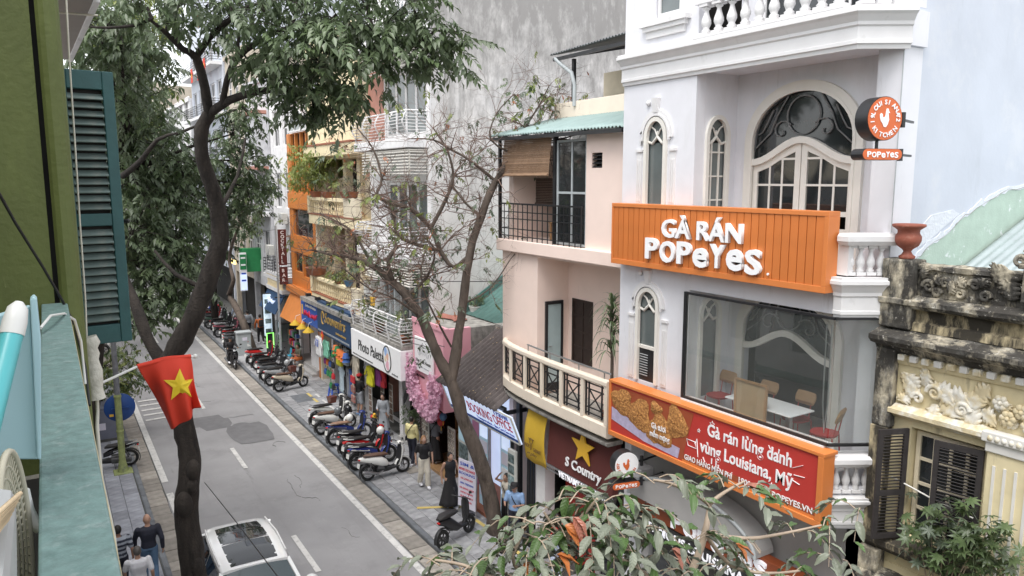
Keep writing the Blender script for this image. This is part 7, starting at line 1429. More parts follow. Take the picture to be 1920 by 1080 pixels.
def pot_bush(loc,s,label,m,potm='terracotta',dens=70,v=PIN,pot=(.2,.22),sc=(.35,.6)):
 t = thing('potted_plant',loc,label,'plant','potted plants on balconies'); L_ = Vector(loc); h = pot[1]; b = MB(); b.lathe([(pot[0] * .7,0),(pot[0],h * .9),(pot[0] * 1.1,h),(pot[0] * .9,h * .92),(0,h * .85)],loc,14); b.build('pot',potm,t); q = random.Random(int(L_.y * 100)); b = MB(); pts = []
 for k in range(8): e = L_ + Vector((q.gauss(0,s * .35),q.gauss(0,s * .35),h + s * q.uniform(.3,.9))); b.tube([L_ + Vector((0,0,h * .85)),L_.lerp(e,.6) + Vector((0,0,.05)),e],[.012,.008,.004],4,cap=False); pts += [e + Vector((q.gauss(0,s * .22),q.gauss(0,s * .25),q.gauss(0,s * .2))) for _ in range(dens // 8)]
 b.build('stems','twig',t); place_leaves(t,pts,v,m,40,q,*sc); return t
pot_bush((10.33,33.6,5.21),.9,'round leafy bush in a wide pot on the pedestal of the lower cream balustrade',['leaf_dark','leaf_mid'],dens=160,pot=(.5,.35)); pot_bush((10.32,30.6,5.15),.45,'bright green fern on the lower cream balustrade',['leaf_light','leaf_mid'],dens=110,pot=(.15,.12),sc=(.4,.7)); pot_bush((10.33,33.2,8.76),1.7,'yellow-green shrub reaching over the upper cream balustrade',['leaf_light'],dens=420,pot=(.3,.25),sc=(.8,1.3)); pot_bush((10.35,31.6,8.76),.8,'thin shrub in the middle of the upper cream balustrade',['leaf_light','leaf_mid'],dens=60,pot=(.3,.25),sc=(.4,.8)); pot_bush((10.35,29.0,8.8),.7,'wispy plant in a brown bowl at the right end of the upper cream balustrade',['leaf_grey'],dens=40,pot=(.4,.25)); pot_bush((9.95,25.2,4.05),.5,'dark round plant behind the white terrace railing',['leaf_dark'],dens=90,pot=(.22,.3)); pot_bush((10.0,22.9,4.05),.9,'straggly creeper in the right corner of the white terrace',['leaf_mid','leaf_grey'],dens=80,pot=(.2,.25),sc=(.5,.8)); pot_bush((12.2,22.0,4.96),.4,'small spiky plant in a white pot on the concrete roof',['leaf_mid'],'plastic_white',dens=60,pot=(.22,.3),sc=(.4,.6)); pot_bush((10.3,29.2,5.2),.45,'plant in a blue pot beside the loggia pillar',['leaf_light'],'lantern_blue',dens=30,pot=(.2,.25),sc=(.5,.8)); pot_bush((10.55,22.95,.42),.9,'dark green plant standing on the shop steps under the blossom',['leaf_dark','leaf_mid'],'tub_grey',dens=140,pot=(.25,.4),sc=(.5,.8))
# ------------------------------------------------------------------ motorbikes
mat('tyre',(.018,.018,.018),.85,.2,20,.2,60); mat('rim',(.50,.50,.52),.35,.1,metal=.7); mat('rim_black',(.03,.03,.03),.4,.1); mat('seat_black',(.022,.02,.02),.55,.15,8,.1,60); mat('seat_brown',(.11,.06,.04),.55,.15,8); mat('seat_tan',(.25,.15,.10),.55,.1)
mat('engine',(.12,.12,.125),.5,.2,8,metal=.5); mat('exhaust',(.35,.35,.36),.3,.15,metal=.8); mat('plastic_black',(.02,.02,.022),.45,.1); mat('plate',(.68,.68,.66),.5,.08,30); mat('tail_red',(.45,.01,.01),.25,.05); mat('lamp_clear',(.60,.62,.64),.12,.05); mat('mirror_face',(.35,.37,.40),.08,.05,metal=.6)
for n_,c_ in (('p_white',(.74,.74,.71)),('p_cream',(.60,.52,.40)),('p_black',(.016,.016,.018)),('p_red',(.50,.02,.02)),('p_blue',(.03,.05,.22)),('p_grey',(.14,.15,.16)),('p_silver',(.42,.43,.44)),('p_brown',(.16,.05,.035)),('p_green',(.10,.16,.12)),('p_pink',(.45,.14,.18))): mat(n_,c_,.22,.04,3,coat=.5)
_tyre = {}
def wheel(t,x,r,rimm,spokes,name):
 key = (r,rimm,spokes)
 if key not in _tyre:
  b = MB(); b.tube([(( r - .045) * cos(a),0,(r - .045) * sin(a)) for a in [2 * pi * i / 26 for i in range(26)]],.047,8,closed=True); ty = b.mesh('tyre','tyre')
  b = MB(); b.tube([((r - .085) * cos(a),0,(r - .085) * sin(a)) for a in [2 * pi * i / 24 for i in range(24)]],.018,6,closed=True); b.lathe([(.0,-.06),(.05,-.06),(.05,.06),(0,.06)],(0,0,0),10,'y')
  for k in range(spokes): a = 2 * pi * k / spokes; b.bar((.03 * cos(a),0,.03 * sin(a)),((r - .085) * cos(a + .1),0,(r - .085) * sin(a + .1)),.03 if spokes < 9 else .007,.03 if spokes < 9 else .007)
  _tyre[key] = (ty,b.mesh('rim',rimm))
 ty,ri = _tyre[key]; w = inst(ri,name,t,(x,0,r)); k = inst(ty,'tyre',w,(x,0,r)); return w
def arcsheet(b,cx,cz,r,a0,a1,hw,th=.012,n=10):
 pts = [(cx + r * cos(a),cz + r * sin(a)) for a in [a0 + (a1 - a0) * i / n for i in range(n + 1)]]
 b.loft([((x,0,z),(0,hw,0),(th * cos(a0 + (a1 - a0) * i / n),0,th * sin(a0 + (a1 - a0) * i / n)),.5) for i,(x,z) in enumerate(pts)],n=10)
def sec(x,z,hw,hh,pw=.75): return ((x,0,z),(0,hw,0),(0,0,hh),pw)
def motorbike(label,body,seat='seat_black',kind='scooter',group='motorbikes parked on the opposite pavement',basket=None,trim=None,rimm='rim',steer=0.0):
 t = thing('motorbike',(0,0,0),label,'motorbike',group); cub = kind == 'cub'; r = .285 if cub else .25; fx,rx = (.62,-.60); k = .62 if cub else 1.0
 wheel(t,rx,r,rimm,20 if cub else 5,'wheel'); 
 B = lambda: MB()
 b = B(); b.loft([sec(-.90,.74,.02,.02),sec(-.84,.72,.07 * (k + .1),.06),sec(-.62,.67,.13 * k,.10),sec(-.38,.61,.155 * k,.14),sec(-.14,.54,.155 * k,.17),sec(.02,.47,.13 * k,.13),sec(.09,.42,.08,.06)] if not cub else [sec(-.92,.76,.015,.015),sec(-.80,.73,.07,.045),sec(-.55,.68,.095,.06),sec(-.25,.62,.10,.09),sec(.0,.52,.085,.10),sec(.15,.46,.07,.07)]); b.build('body',body,t)
 b = B(); b.loft([sec(-.74,.785,.08,.02),sec(-.60,.80,.125,.045),sec(-.35,.785,.13,.05),sec(-.18,.765,.125,.05),sec(.0,.755,.12,.05),sec(.10,.72,.07,.025)]); b.build('seat',seat,t)
 b = B(); b.loft([sec(.0,.30,.15 * k,.05,.4),sec(.25,.27,.15 * k,.035,.4),sec(.44,.30,.14 * k,.035,.4)]); b.loft([sec(-.34,.30,.10,.09,.5),sec(-.05,.26,.11,.08,.5),sec(.2,.24,.09,.04,.5)]); b.build('footboard','plastic_black',t)
 b = B(); sh = [(.40,.28,.13),(.47,.42,.17),(.515,.58,.20),(.545,.74,.205),(.565,.88,.17),(.57,.96,.10)]
 b.loft([((x,0,z),(0,w * (k if not cub else .85),0),(.03,0,.008),.6) for x,z,w in sh]); b.loft([((.52,0,.66),(0,.10,0),(0,0,.13),.8),((.61,0,.72),(0,.10,0),(0,0,.14),.8),((.685,0,.77),(0,.055,0),(0,0,.09),.8),((.71,0,.79),(0,.02,0),(0,0,.04),.8)]); b.build('leg_shield',body,t)
 b = B(); b.loft([((x - .035,0,z),(0,w * .86 * (k if not cub else .8),0),(.01,0,.004),.6) for x,z,w in sh]); b.build('inner_shield','plastic_black',t)
 # steering group
 b = B(); b.loft([((.46,0,1.01),(0,.09,0),(0,0,.035),.8),((.53,0,1.02),(0,.12,0),(0,0,.06),.8),((.61,0,.99),(0,.10,0),(0,0,.07),.8),((.66,0,.97),(0,.06,0),(0,0,.05),.8)]); hb = b.build('handlebar_cover',body,t)
 b = B(); b.ell((.655,0,.97),(.03,.07,.05)); b.build('headlight','lamp_clear',t)
 b = B(); b.tube([(.40,-.36,1.03),(.47,-.22,1.05),(.51,0,1.03),(.47,.22,1.05),(.40,.36,1.03)],.014,7); b.build('handlebar','plastic_black',t)
 for s in (-1,1):
  b = B(); b.tube([(.395,s * .37,1.028),(.44,s * .27,1.045)],.02,8); b.build('grip','plastic_black',t)
  b = B(); b.tube([(.46,s * .23,1.05),(.47,s * .30,1.16),(.47,s * .34,1.20)],.007,5); b.loft([((.485,s * .36,1.225),(0,.055,0),(0,0,.04),.8),((.465,s * .36,1.225),(0,.05,0),(0,0,.035),.8)]); b.build('mirror','plastic_black',t)
  b = B(); b.tube([(.53,s * .065,.68),(.62,s * .075,r)],.02,7); b.build('fork','engine',t)
 wheel(t,fx,r,rimm,20 if cub else 5,'wheel')
 b = B(); arcsheet(b,fx,r,r + .035,R(15),R(165),.06); b.build('front_fender',body,t); b = B(); arcsheet(b,rx,r,r + .04,R(20),R(205),.055); b.build('rear_fender','plastic_black',t)
 b = B(); b.loft([((-.08,.10,.27),(0,.05,0),(0,0,.09),.6),((-.35,.11,.27),(0,.05,0),(0,0,.10),.6),((-.62,.11,.26),(0,.045,0),(0,0,.08),.6),((-.68,.11,.26),(0,.03,0),(0,0,.05),.6)]); b.loft([sec(-.30,.36,.10,.09,.5),sec(-.08,.34,.11,.10,.5)]); b.build('engine','engine',t)
 b = B(); b.tube([(-.12,-.10,.24),(-.3,-.13,.20),(-.42,-.14,.23),(-.80,-.15,.33),(-.84,-.15,.34)],[.018,.02,.045,.055,.04],10); b.build('exhaust','exhaust',t)
 b = B(); b.tube([(-.62,.10,r),(-.55,.12,.45),(-.52,.12,.58)],.022,7); b.tube([(-.62,-.10,r),(-.55,-.12,.45),(-.52,-.12,.58)],.022,7); b.build('shock_absorber','engine',t)
 b = B(); b.ell((-.875,0,.715),(.035,.075,.035)); b.build('tail_light','tail_red',t); b = B(); b.hexa([(-.93,-.09,.46),(-.92,-.09,.46),(-.92,.09,.46),(-.93,.09,.46)],[(-.90,-.09,.60),(-.89,-.09,.60),(-.89,.09,.60),(-.90,.09,.60)]); b.build('number_plate','plate',t)
 b = B(); b.tube([(-.55,-.12,.79),(-.80,-.11,.84),(-.87,0,.85),(-.80,.11,.84),(-.55,.12,.79)],.013,6); b.build('grab_rail',trim or ('exhaust' if cub else 'plastic_black'),t); b = B(); b.tube([(-.15,.12,.24),(-.2,.26,.02)],.012,6); b.build('kickstand','engine',t)
 if trim:
  for s in (-1,1): b = B(); b.loft([((-.80,s * .085 * (k + .2),.72),(0,.006,0),(0,0,.02),.8),((-.5,s * .12 * (k + .12),.66),(0,.006,0),(0,0,.03),.8),((-.15,s * .13 * (k + .1),.58),(0,.006,0),(0,0,.02),.8)]); b.build('side_stripe',trim,t)
 if basket:
  b = B(); b.hexa([(.0,-.12,.80),(.22,-.12,.80),(.22,.12,.80),(.0,.12,.80)],[(-.04,-.16,1.05),(.26,-.16,1.05),(.26,.16,1.05),(-.04,.16,1.05)]); b.build('basket',basket,t)
 return t
def put(t,x,y,hd,lean=4,z=.105): t.location = (x,y,z); t.rotation_euler = (R(-lean),0,R(hd)); return t
def park(rx_,ry_,hd,*a,**k):   # rear wheel contact at (rx_, ry_)
 t = motorbike(*a,**k); put(t,rx_ + .60 * cos(R(hd)),ry_ + .60 * sin(R(hd)),hd); return t
park(8.02,21.5,3,'white rounded scooter with dark brown seat nearest in the front row','p_white','seat_brown')
park(8.02,22.5,8,'blue and white motorbike second in the front row','p_blue','seat_black','cub',trim='p_white',rimm='rim_black'); park(8.12,23.25,8,'red and white motorbike third in the front row','p_red','seat_black','cub',trim='p_white'); park(8.18,23.95,10,'black motorbike with pale side stripe in the middle of the front row','p_black','seat_black','cub',trim='p_white'); park(8.15,25.1,8,'old dark blue motorbike with tan seat and chrome rack','p_blue','seat_tan','cub',trim='exhaust'); park(8.12,26.5,10,'white scooter with long brown seat sixth in the front row','p_white','seat_brown'); park(8.25,27.5,12,'motorbike with brown basket at the far end of the front row','p_white','seat_black','cub',basket='p_brown')
park(8.29,33.1,14,'cream scooter with red-brown basket first in the second row','p_cream','seat_brown',basket='p_brown'); park(8.2,34.3,14,'silver grey scooter behind the cream one','p_silver'); park(8.2,35.3,16,'dark grey scooter in the middle of the second row','p_grey'); park(8.35,36.4,16,'black scooter with wide seat in the second row','p_black'); park(8.4,37.7,16,'black sporty motorbike near the end of the second row','p_black','seat_black','cub'); park(8.4,38.9,16,'red scooter at the end of the second row','p_red')
far_b = [('p_grey',44.2),('p_red',45.1),('p_black',46.0),('p_pink',47.0),('p_silver',48.0),('p_black',49.1),('p_green',50.2),('p_grey',51.4),('p_red',52.7),('p_black',54.2),('p_blue',55.8),('p_grey',57.6)]
proto = {}
for i,(c_,y) in enumerate(far_b):
 lb = '%s motorbike in the distant row, number %s from its near end' % (dict(p_grey='grey',p_red='red',p_black='black',p_pink='pink',p_silver='silver',p_green='greenish',p_blue='blue')[c_],('one','two','three','four','five','six','seven','eight','nine','ten','eleven','twelve')[i])
 if c_ in proto: t = copytree(proto[c_]); t['label'] = lb
 else: t = motorbike(lb,c_,kind='cub' if i % 2 else 'scooter',group='motorbikes in the distant row'); proto[c_] = t
 hd = 18 + (i * 37 % 11) - 5; put(t,8.35 + .6 * cos(R(hd)) + (.1 if i % 3 else -.05),y,hd)
for i,(y,c_) in enumerate(((41.0,'p_black'),(42.2,'p_grey'))): t = copytree(proto[c_]); t['label'] = ('black motorbike beside the grey cabinet on the far pavement','grey motorbike just behind the grey cabinet')[i]; put(t,8.7,y + 1.2,100 if i == 0 else 20)
put(motorbike('black motorbike with silver side stripe parked behind the lamp post','p_black','seat_black','cub',group='motorbikes on the near pavement',trim='p_silver'),1.15,27.0,172)
put(motorbike('dark motorbike standing farther along the near pavement','p_grey','seat_black','cub',group='motorbikes on the near pavement'),1.55,45.5,160)
RB = put(motorbike('black scooter being ridden toward the viewer along the kerb','p_black',group='moving motorbikes',trim='p_white'),7.52,39.3,-88,0,.02)
# electric bicycle nearest the viewer
EB = thing('electric_bike',(0,0,0),'small black electric bike standing alone near the bare tree','electric bike')
wheel(EB,-.55,.24,'rim_black',6,'wheel'); wheel(EB,.55,.24,'rim_black',6,'wheel')
b = MB(); b.loft([sec(-.68,.80,.06,.03),sec(-.50,.83,.14,.07),sec(-.15,.81,.14,.07),sec(.05,.78,.07,.04)]); b.build('seat','seat_black',EB); b = MB(); b.loft([sec(-.64,.68,.05,.05),sec(-.48,.66,.10,.10),sec(-.25,.55,.12,.19),sec(-.02,.40,.12,.14),sec(.12,.34,.12,.05),sec(.36,.33,.11,.04)]); b.build('body','plastic_black',EB)
b = MB(); b.tube([(.34,0,.34),(.42,0,.60),(.38,0,1.0)],.045,8); b.tube([(.42,0,.60),(.55,.06,.24)],.018,6); b.tube([(.42,0,.60),(.55,-.06,.24)],.018,6); b.build('frame','plastic_black',EB); b = MB(); b.loft([((.40,0,.45),(0,.09,0),(.03,0,0),.7),((.43,0,.66),(0,.13,0),(.04,0,0),.7),((.44,0,.90),(0,.12,0),(.05,0,0),.7),((.42,0,1.03),(0,.07,0),(.03,0,0),.7)]); b.build('front_panel','plastic_black',EB)
b = MB(); b.tube([(.28,-.32,1.07),(.36,-.12,1.04),(.38,0,1.02),(.36,.12,1.04),(.28,.32,1.07)],.014,7); b.build('handlebar','plastic_black',EB); b = MB(); b.ell((.48,0,.93),(.03,.05,.05)); b.build('headlight','lamp_clear',EB)
for s in (-1,1): b = MB(); b.tube([(.34,s * .18,1.05),(.34,s * .26,1.2)],.007,5); b.loft([((.35,s * .28,1.23),(0,.05,0),(0,0,.035),.8),((.335,s * .28,1.23),(0,.045,0),(0,0,.03),.8)]); b.build('mirror','plastic_black',EB)
b = MB(); arcsheet(b,-.55,.24,.28,R(30),R(190),.05); b.build('rear_fender','plastic_black',EB); b = MB(); arcsheet(b,.55,.24,.27,R(30),R(150),.045); b.build('front_fender','plastic_black',EB); b = MB(); b.ell((-.66,0,.70),(.03,.06,.03)); b.build('tail_light','tail_red',EB); b = MB(); b.tube([(-.1,.1,.3),(-.15,.25,.0)],.012,6); b.tube([(.0,.12,.22),(.0,.24,.22)],.01,5); b.build('kickstand','engine',EB)
hd = 23; put(EB,8.05 + .55 * cos(R(hd)),16.32 + .55 * sin(R(hd)),hd)
def helmet(loc,m,label):
 t = thing('helmet',loc,label,'helmet','helmets left on the motorbikes'); x,y,z = loc; b = MB(); b.lathe([(.125,-.07),(.135,-.02),(.125,.05),(.09,.11),(.04,.14),(.0,.145)],loc,16); b.build('shell',m,t); b = MB(); b.loft([((x,y - .12,z - .03),(.08,0,0),(0,.01,.012),.8),((x,y - .17,z - .05),(.06,0,0),(0,.008,.008),.8)]); b.build('peak','plastic_black',t); t.rotation_euler = (R(20),R(-25),R(40)); return t
helmet((8.95,22.75,1.22),'p_white','white helmet on the handlebar of the blue motorbike'); helmet((8.75,25.2,1.02),'p_white','white helmet on the seat front of the tan-seated motorbike'); helmet((8.62,26.1,1.06),'p_grey','grey helmet on the white scooter with the long seat'); helmet((8.9,33.95,1.2),'p_silver','silver helmet on the silver grey scooter'); helmet((8.95,25.9,1.12),'p_black','black helmet on the handlebar behind the tan seat')

# ------------------------------------------------------------------ white car with a glass roof, driving toward the viewer
CA = thing('car',(0,0,0),'white car with a panoramic glass roof at the bottom edge','car'); mat('car_white',(.80,.80,.80),.18,.02,2,coat=.8); mat('roof_glass',(.012,.014,.016),.03,.1,1,spec=.9); mat('screen_glass',(.03,.05,.055),.03,.1,1,spec=1.0); mat('lamp_red',(.4,.01,.01),.2,.05)
# local: +x is the nose, length 4.45, width 1.82, height 1.62
def csec(x,z0,z1,hw,pw=.45): return ((x,0,(z0 + z1) / 2),(0,hw,0),(0,0,(z1 - z0) / 2),pw)
b = MB(); b.loft([csec(-2.22,.38,.80,.66),csec(-2.16,.28,.98,.80),csec(-1.9,.22,1.03,.88),csec(-1.2,.20,1.02,.91),csec(-.2,.20,1.0,.91),csec(.7,.20,.98,.91),csec(1.2,.22,.96,.90),csec(1.75,.24,.88,.86),csec(2.1,.28,.74,.76),csec(2.22,.36,.62,.60)],n=24); b.build('body','car_white',CA)
b = MB(); b.loft([((-1.98,0,.96),(0,.78,0),(.02,0,.03),.5),((-1.72,0,1.28),(0,.70,0),(.05,0,.04),.5),((-1.45,0,1.50),(0,.64,0),(.06,0,.05),.5)],n=20); b.build('rear_window','roof_glass',CA)
roofp = [(-1.75,1.47,.56),(-1.5,1.545,.61),(-1.0,1.60,.645),(-.5,1.625,.655),(0,1.615,.65),(.35,1.585,.635),(.55,1.55,.62)]
b = MB(); b.loft([((x,0,z - .08),(0,w + .03,0),(0,0,.08),.45) for x,z,w in roofp],n=24); b.build('roof','car_white',CA)
def rz_at(x): 
 for (x0,z0,w0),(x1,z1,w1) in zip(roofp,roofp[1:]):
  if x0 <= x <= x1: f = (x - x0) / (x1 - x0); return z0 + (z1 - z0) * f,w0 + (w1 - w0) * f
 return roofp[-1][1:]
for xa,xb in ((-1.42,-.44),(-.41,.47)):
 b = MB(); b.grid(lambda u,v: Vector((xa + (xb - xa) * u,(rz_at(xa + (xb - xa) * u)[1] - .045) * (2 * v - 1),rz_at(xa + (xb - xa) * u)[0] + .014 - .03 * (2 * v - 1) ** 2)),10,10); b.build('glass_panel','roof_glass',CA)
b = MB(); b.grid(lambda u,v: Vector((.50 + .78 * u,(.60 + .18 * u) * (2 * v - 1),1.555 - .56 * u - .03 * u * u + .02 * sin(pi * u) - .05 * (2 * v - 1) ** 2 * (1 - u * .3))),10,12); b.build('windscreen','screen_glass',CA)
for s in (-1,1):
 b = MB(); b.bar((.50,s * .64,1.50),(1.32,s * .84,.96),.07,.05); b.build('pillar','car_white',CA); b = MB(); b.bar((-1.42,s * .66,1.5),(-1.95,s * .80,1.0),.16,.05); b.build('pillar','car_white',CA)
 for xa,xb,xc,xd in ((-1.45,-.55,-1.25,-.50),(-.50,.95,-.46,.42)):
  b = MB(); b.add([(xa,s * .875,.99),(xb,s * .875,.985),(xd,s * .69,1.49),(xc,s * .69,1.50)],[(0,1,2,3)]); b.build('side_window','roof_glass',CA)
 b = MB(); b.loft([((.86,s * 1.02,1.04),(.07,0,0),(0,0,.08),.8),((.80,s * 1.04,1.04),(.0,.12,0),(0,0,.085),.8),((.70,s * 1.03,1.04),(0,.09,0),(0,0,.07),.8)]); b.build('mirror','car_white',CA); b = MB(); b.bar((.85,s * .88,1.0),(.80,s * .96,1.02),.05); b.build('mirror_arm','plastic_black',CA)
 for x in (-1.35,1.38):
  w = MB(); w.lathe([(.10,-.11),(.29,-.11),(.335,-.06),(.335,.06),(.29,.11),(.10,.11)],(x,s * .82,.335),24,'y'); ww = w.build('wheel','tyre',CA); w = MB(); w.lathe([(.0,-.118),(.22,-.118),(.235,-.10),(.235,.10),(.22,.118),(0,.118)],(x,s * .82,.335),20,'y'); w.build('rim','rim',ww)
 b = MB(); b.ell((-2.08,s * .68,.86),(.08,.14,.10)); b.build('tail_light','lamp_red',CA); b = MB(); b.ell((2.06,s * .62,.66),(.12,.16,.07)); b.build('headlight','lamp_clear',CA); b = MB(); b.tube([(-1.45,s * .63,1.585),(-.5,s * .665,1.645),(.35,s * .645,1.61)],.018,6); b.build('roof_rail','car_white',CA)
 for x in (-.45,.5): b = MB(); b.bar((x - .12,s * .93,.86),(x + .1,s * .93,.86),.03); b.build('door_handle','car_white',CA)
b = MB(); b.bar((1.33,-.5,1.0),(1.05,-.1,1.2),.02); b.bar((1.33,.2,1.0),(1.05,.6,1.2),.02); b.build('wiper','plastic_black',CA)
CA.scale = (1.04,1.05,1.02); CA.location = (3.16,15.75,.02); CA.rotation_euler.z = R(-91)

# ------------------------------------------------------------------ street furniture
mat('post_green',(.28,.32,.13),.7,.2,9,.3,40,stain=[((.12,.13,.12),8,.55,.12,.7,3),((.38,.40,.25),12,.6,.1,.5,3)]); mat('post_grey',(.17,.175,.19),.6,.2,9,.2,40); mat('sign_blue',(.012,.06,.24),.45,.05,3); mat('cabinet',(.17,.18,.23),.55,.06,4)
LP = thing('lamp_post',(1.5,26.4,.1),'peeling green and grey lamp post carrying a round blue sign','lamp post')
b = MB(); b.lathe([(.17,0),(.16,.05),(.11,.35),(.10,.42),(.098,2.6)],(1.5,26.4,.1),16); b.build('lower_post','post_green',LP); b = MB(); b.lathe([(.085,2.55),(.075,5),(.05,9.5)],(1.5,26.4,.1),16); b.build('upper_post','post_grey',LP); b = MB(); b.box(1.22,1.78,26.12,26.68,.085,.14); b.build('base_plate','post_green',LP,bevel=.03)
for z in (1.35,2.5): b = MB(); b.lathe([(.11,0),(.115,.02),(.115,.05),(.11,.07)],(1.5,26.4,.1 + z),16); b.build('clamp','post_green',LP)
b = MB(); b.tube([(1.5,26.4,9.5),(1.6,26.4,9.9),(2.4,26.4,10.2)],.04,8); b.build('arm','post_grey',LP); b = MB(); b.loft([((2.35,26.4,10.2),(0,.08,0),(0,0,.04),.7),((3.0,26.4,10.22),(0,.1,0),(0,0,.05),.7)]); b.build('lantern','post_grey',LP)
RS = thing('round_sign',(1.56,26.55,2.2),'round blue traffic sign on the lamp post seen from behind','traffic sign'); b = MB(); b.lathe([(.0,.0),(.45,.0),(.46,.01),(.46,.025),(0,.03)],(1.55,26.55,2.22),32,'y'); b.build('disc','sign_blue',RS); b = MB(); b.box(1.30,1.80,26.50,26.545,2.19,2.22); b.build('bar','sign_blue',RS); P1('sticker','gold',RS,(1.24,1.36,26.543,26.549,1.95,2.03))
CB = thing('utility_cabinet',(1.3,30.2,.1),'grey-blue utility cabinet on the near pavement','cabinet'); P1('box','cabinet',CB,(.75,1.7,29.9,31.6,.1,1.35),bevel=.02); P1('plinth','joint',CB,(.72,1.73,29.87,31.63,.09,.2)); P1('door','cabinet',CB,(.82,1.63,29.885,29.9,.3,1.25)); P1('label_plate','poster_pink',CB,(.95,1.25,29.875,29.884,.55,.8))
KB = thing('grey_cabinet',(8.6,40.5,.1),'grey metal cabinet between the motorbikes on the far pavement','cabinet'); P1('box','pvc_grey',KB,(8.25,8.95,41.3,41.8,.1,1.3),bevel=.02); P1('lid','pvc_grey',KB,(8.2,9.0,41.25,41.85,1.302,1.38),bevel=.01); P1('sticker','poster_pink',KB,(8.5,8.75,41.29,41.299,.9,1.08))
b = MB(); b.tube([G(384,905,2.9) + Vector((0,0,.0)),PY(384,905,14.4),PY(440,975,11.5),PY(520,1080,9.0),PY(640,1230,7)][1:],.008,5); tag(b.build('guy_wire','black_metal'),'thin black wire slanting from the tree trunk over the car','wire')
# vans and cars far down the road
def far_van(loc,c_,label,h=1.9):
 t = thing('van',loc,label,'vehicle','vehicles far down the road'); x,y,z = loc; b = MB(); b.loft([((x,y - 2.2,.75),(.75,0,0),(0,0,.35),.4),((x,y - 2.0,.8),(.85,0,0),(0,0,.5),.4),((x,y - 1.3,.85),(.88,0,0),(0,0,.55),.4),((x,y - .9,h / 2 + .2),(.88,0,0),(0,0,h / 2),.4),((x,y + 2.2,h / 2 + .2),(.88,0,0),(0,0,h / 2),.4)],n=16); b.build('body',c_,t); b = MB(); b.hexa([(x - .75,y - 1.42,1.3),(x + .75,y - 1.42,1.3),(x + .75,y - 1.2,1.3),(x - .75,y - 1.2,1.3)],[(x - .7,y - .98,h),(x + .7,y - .98,h),(x + .7,y - .8,h),(x - .7,y - .8,h)]); b.build('windscreen','roof_glass',t)
 for dx in (-.8,.8):
  for dy in (-1.4,1.4): b = MB(); b.lathe([(.2,-.1),(.33,-.1),(.33,.1),(.2,.1)],(x + dx,y + dy,.34),16,'x'); b.build('wheel','tyre',t)
 for dx in (-.6,.6): b = MB(); b.ell((x + dx,y - 2.15,.8),(.12,.06,.08)); b.build('headlight','lamp_clear',t)
far_van((3.4,64,0),'car_white','white van far down the road behind the foliage'); far_van((3.3,72,0),'p_silver','silver car farthest down the road',1.5); far_van((3.3,57,0),'p_blue','dark car beside the shutter far down the road',1.5)
# ------------------------------------------------------------------ people
for n_,c_ in (('skin',(.46,.27,.19)),('skin_tan',(.33,.18,.12)),('hair',(.015,.012,.011)),('hair_blond',(.30,.16,.07)),('hair_grey',(.10,.09,.085)),('c_navy',(.018,.02,.035)),('c_white',(.72,.72,.76)),('c_jean',(.09,.16,.26)),('c_black',(.015,.014,.016)),('c_cream',(.62,.57,.48)),('c_yellow',(.66,.60,.30)),('c_grey',(.32,.34,.37)),('c_dkgrey',(.13,.14,.16)),('c_blue',(.22,.34,.55)),('c_orange',(.45,.12,.03)),('c_red',(.50,.03,.03)),('c_olive',(.10,.10,.07)),('c_pale',(.50,.56,.68))): mat(n_,c_,.75 if n_[0] == 'c' else .55,.10,9,.15,30)
mat('c_stripe',(.03,.035,.055),.75,.1,9); mat('c_stripe_light',(.30,.33,.38),.75,.1)
def bake(mods_ob):
 return evaluate(mods_ob)
def fuse(b,name,m,parent,vox=.018,smooth=6,extra=None):
 """voxel-fuse overlapping lumps into one continuous skin"""
 me = b.mesh(name,m); o = bpy.data.objects.new(name,me); r_ = o.modifiers.new('r','REMESH'); r_.mode = 'VOXEL'; r_.voxel_size = vox; r_.use_smooth_shade = True; s = o.modifiers.new('s','SMOOTH'); s.factor = .5; s.iterations = smooth
 me2 = bake(o); bpy.data.meshes.remove(me)
 if extra:     # fingers rooted inside the palm
  bm = bmesh.new(); bm.from_mesh(me2); tm = extra.mesh('x',m); bm.from_mesh(tm); bm.to_mesh(me2); bm.free(); bpy.data.meshes.remove(tm); me2.polygons.foreach_set('use_smooth',[True] * len(me2.polygons))
 me2.materials.clear(); me2.materials.append(MATS[m]); me2.name = name; ob = bpy.data.objects.new(name,me2); COL.objects.link(ob); ob.parent = parent; return ob
def taper(b,pts,rs,n=10):
 b.tube(pts,rs,n)
 for p,r in zip(pts,rs): b.ell(p,(r,r,r),n,6)
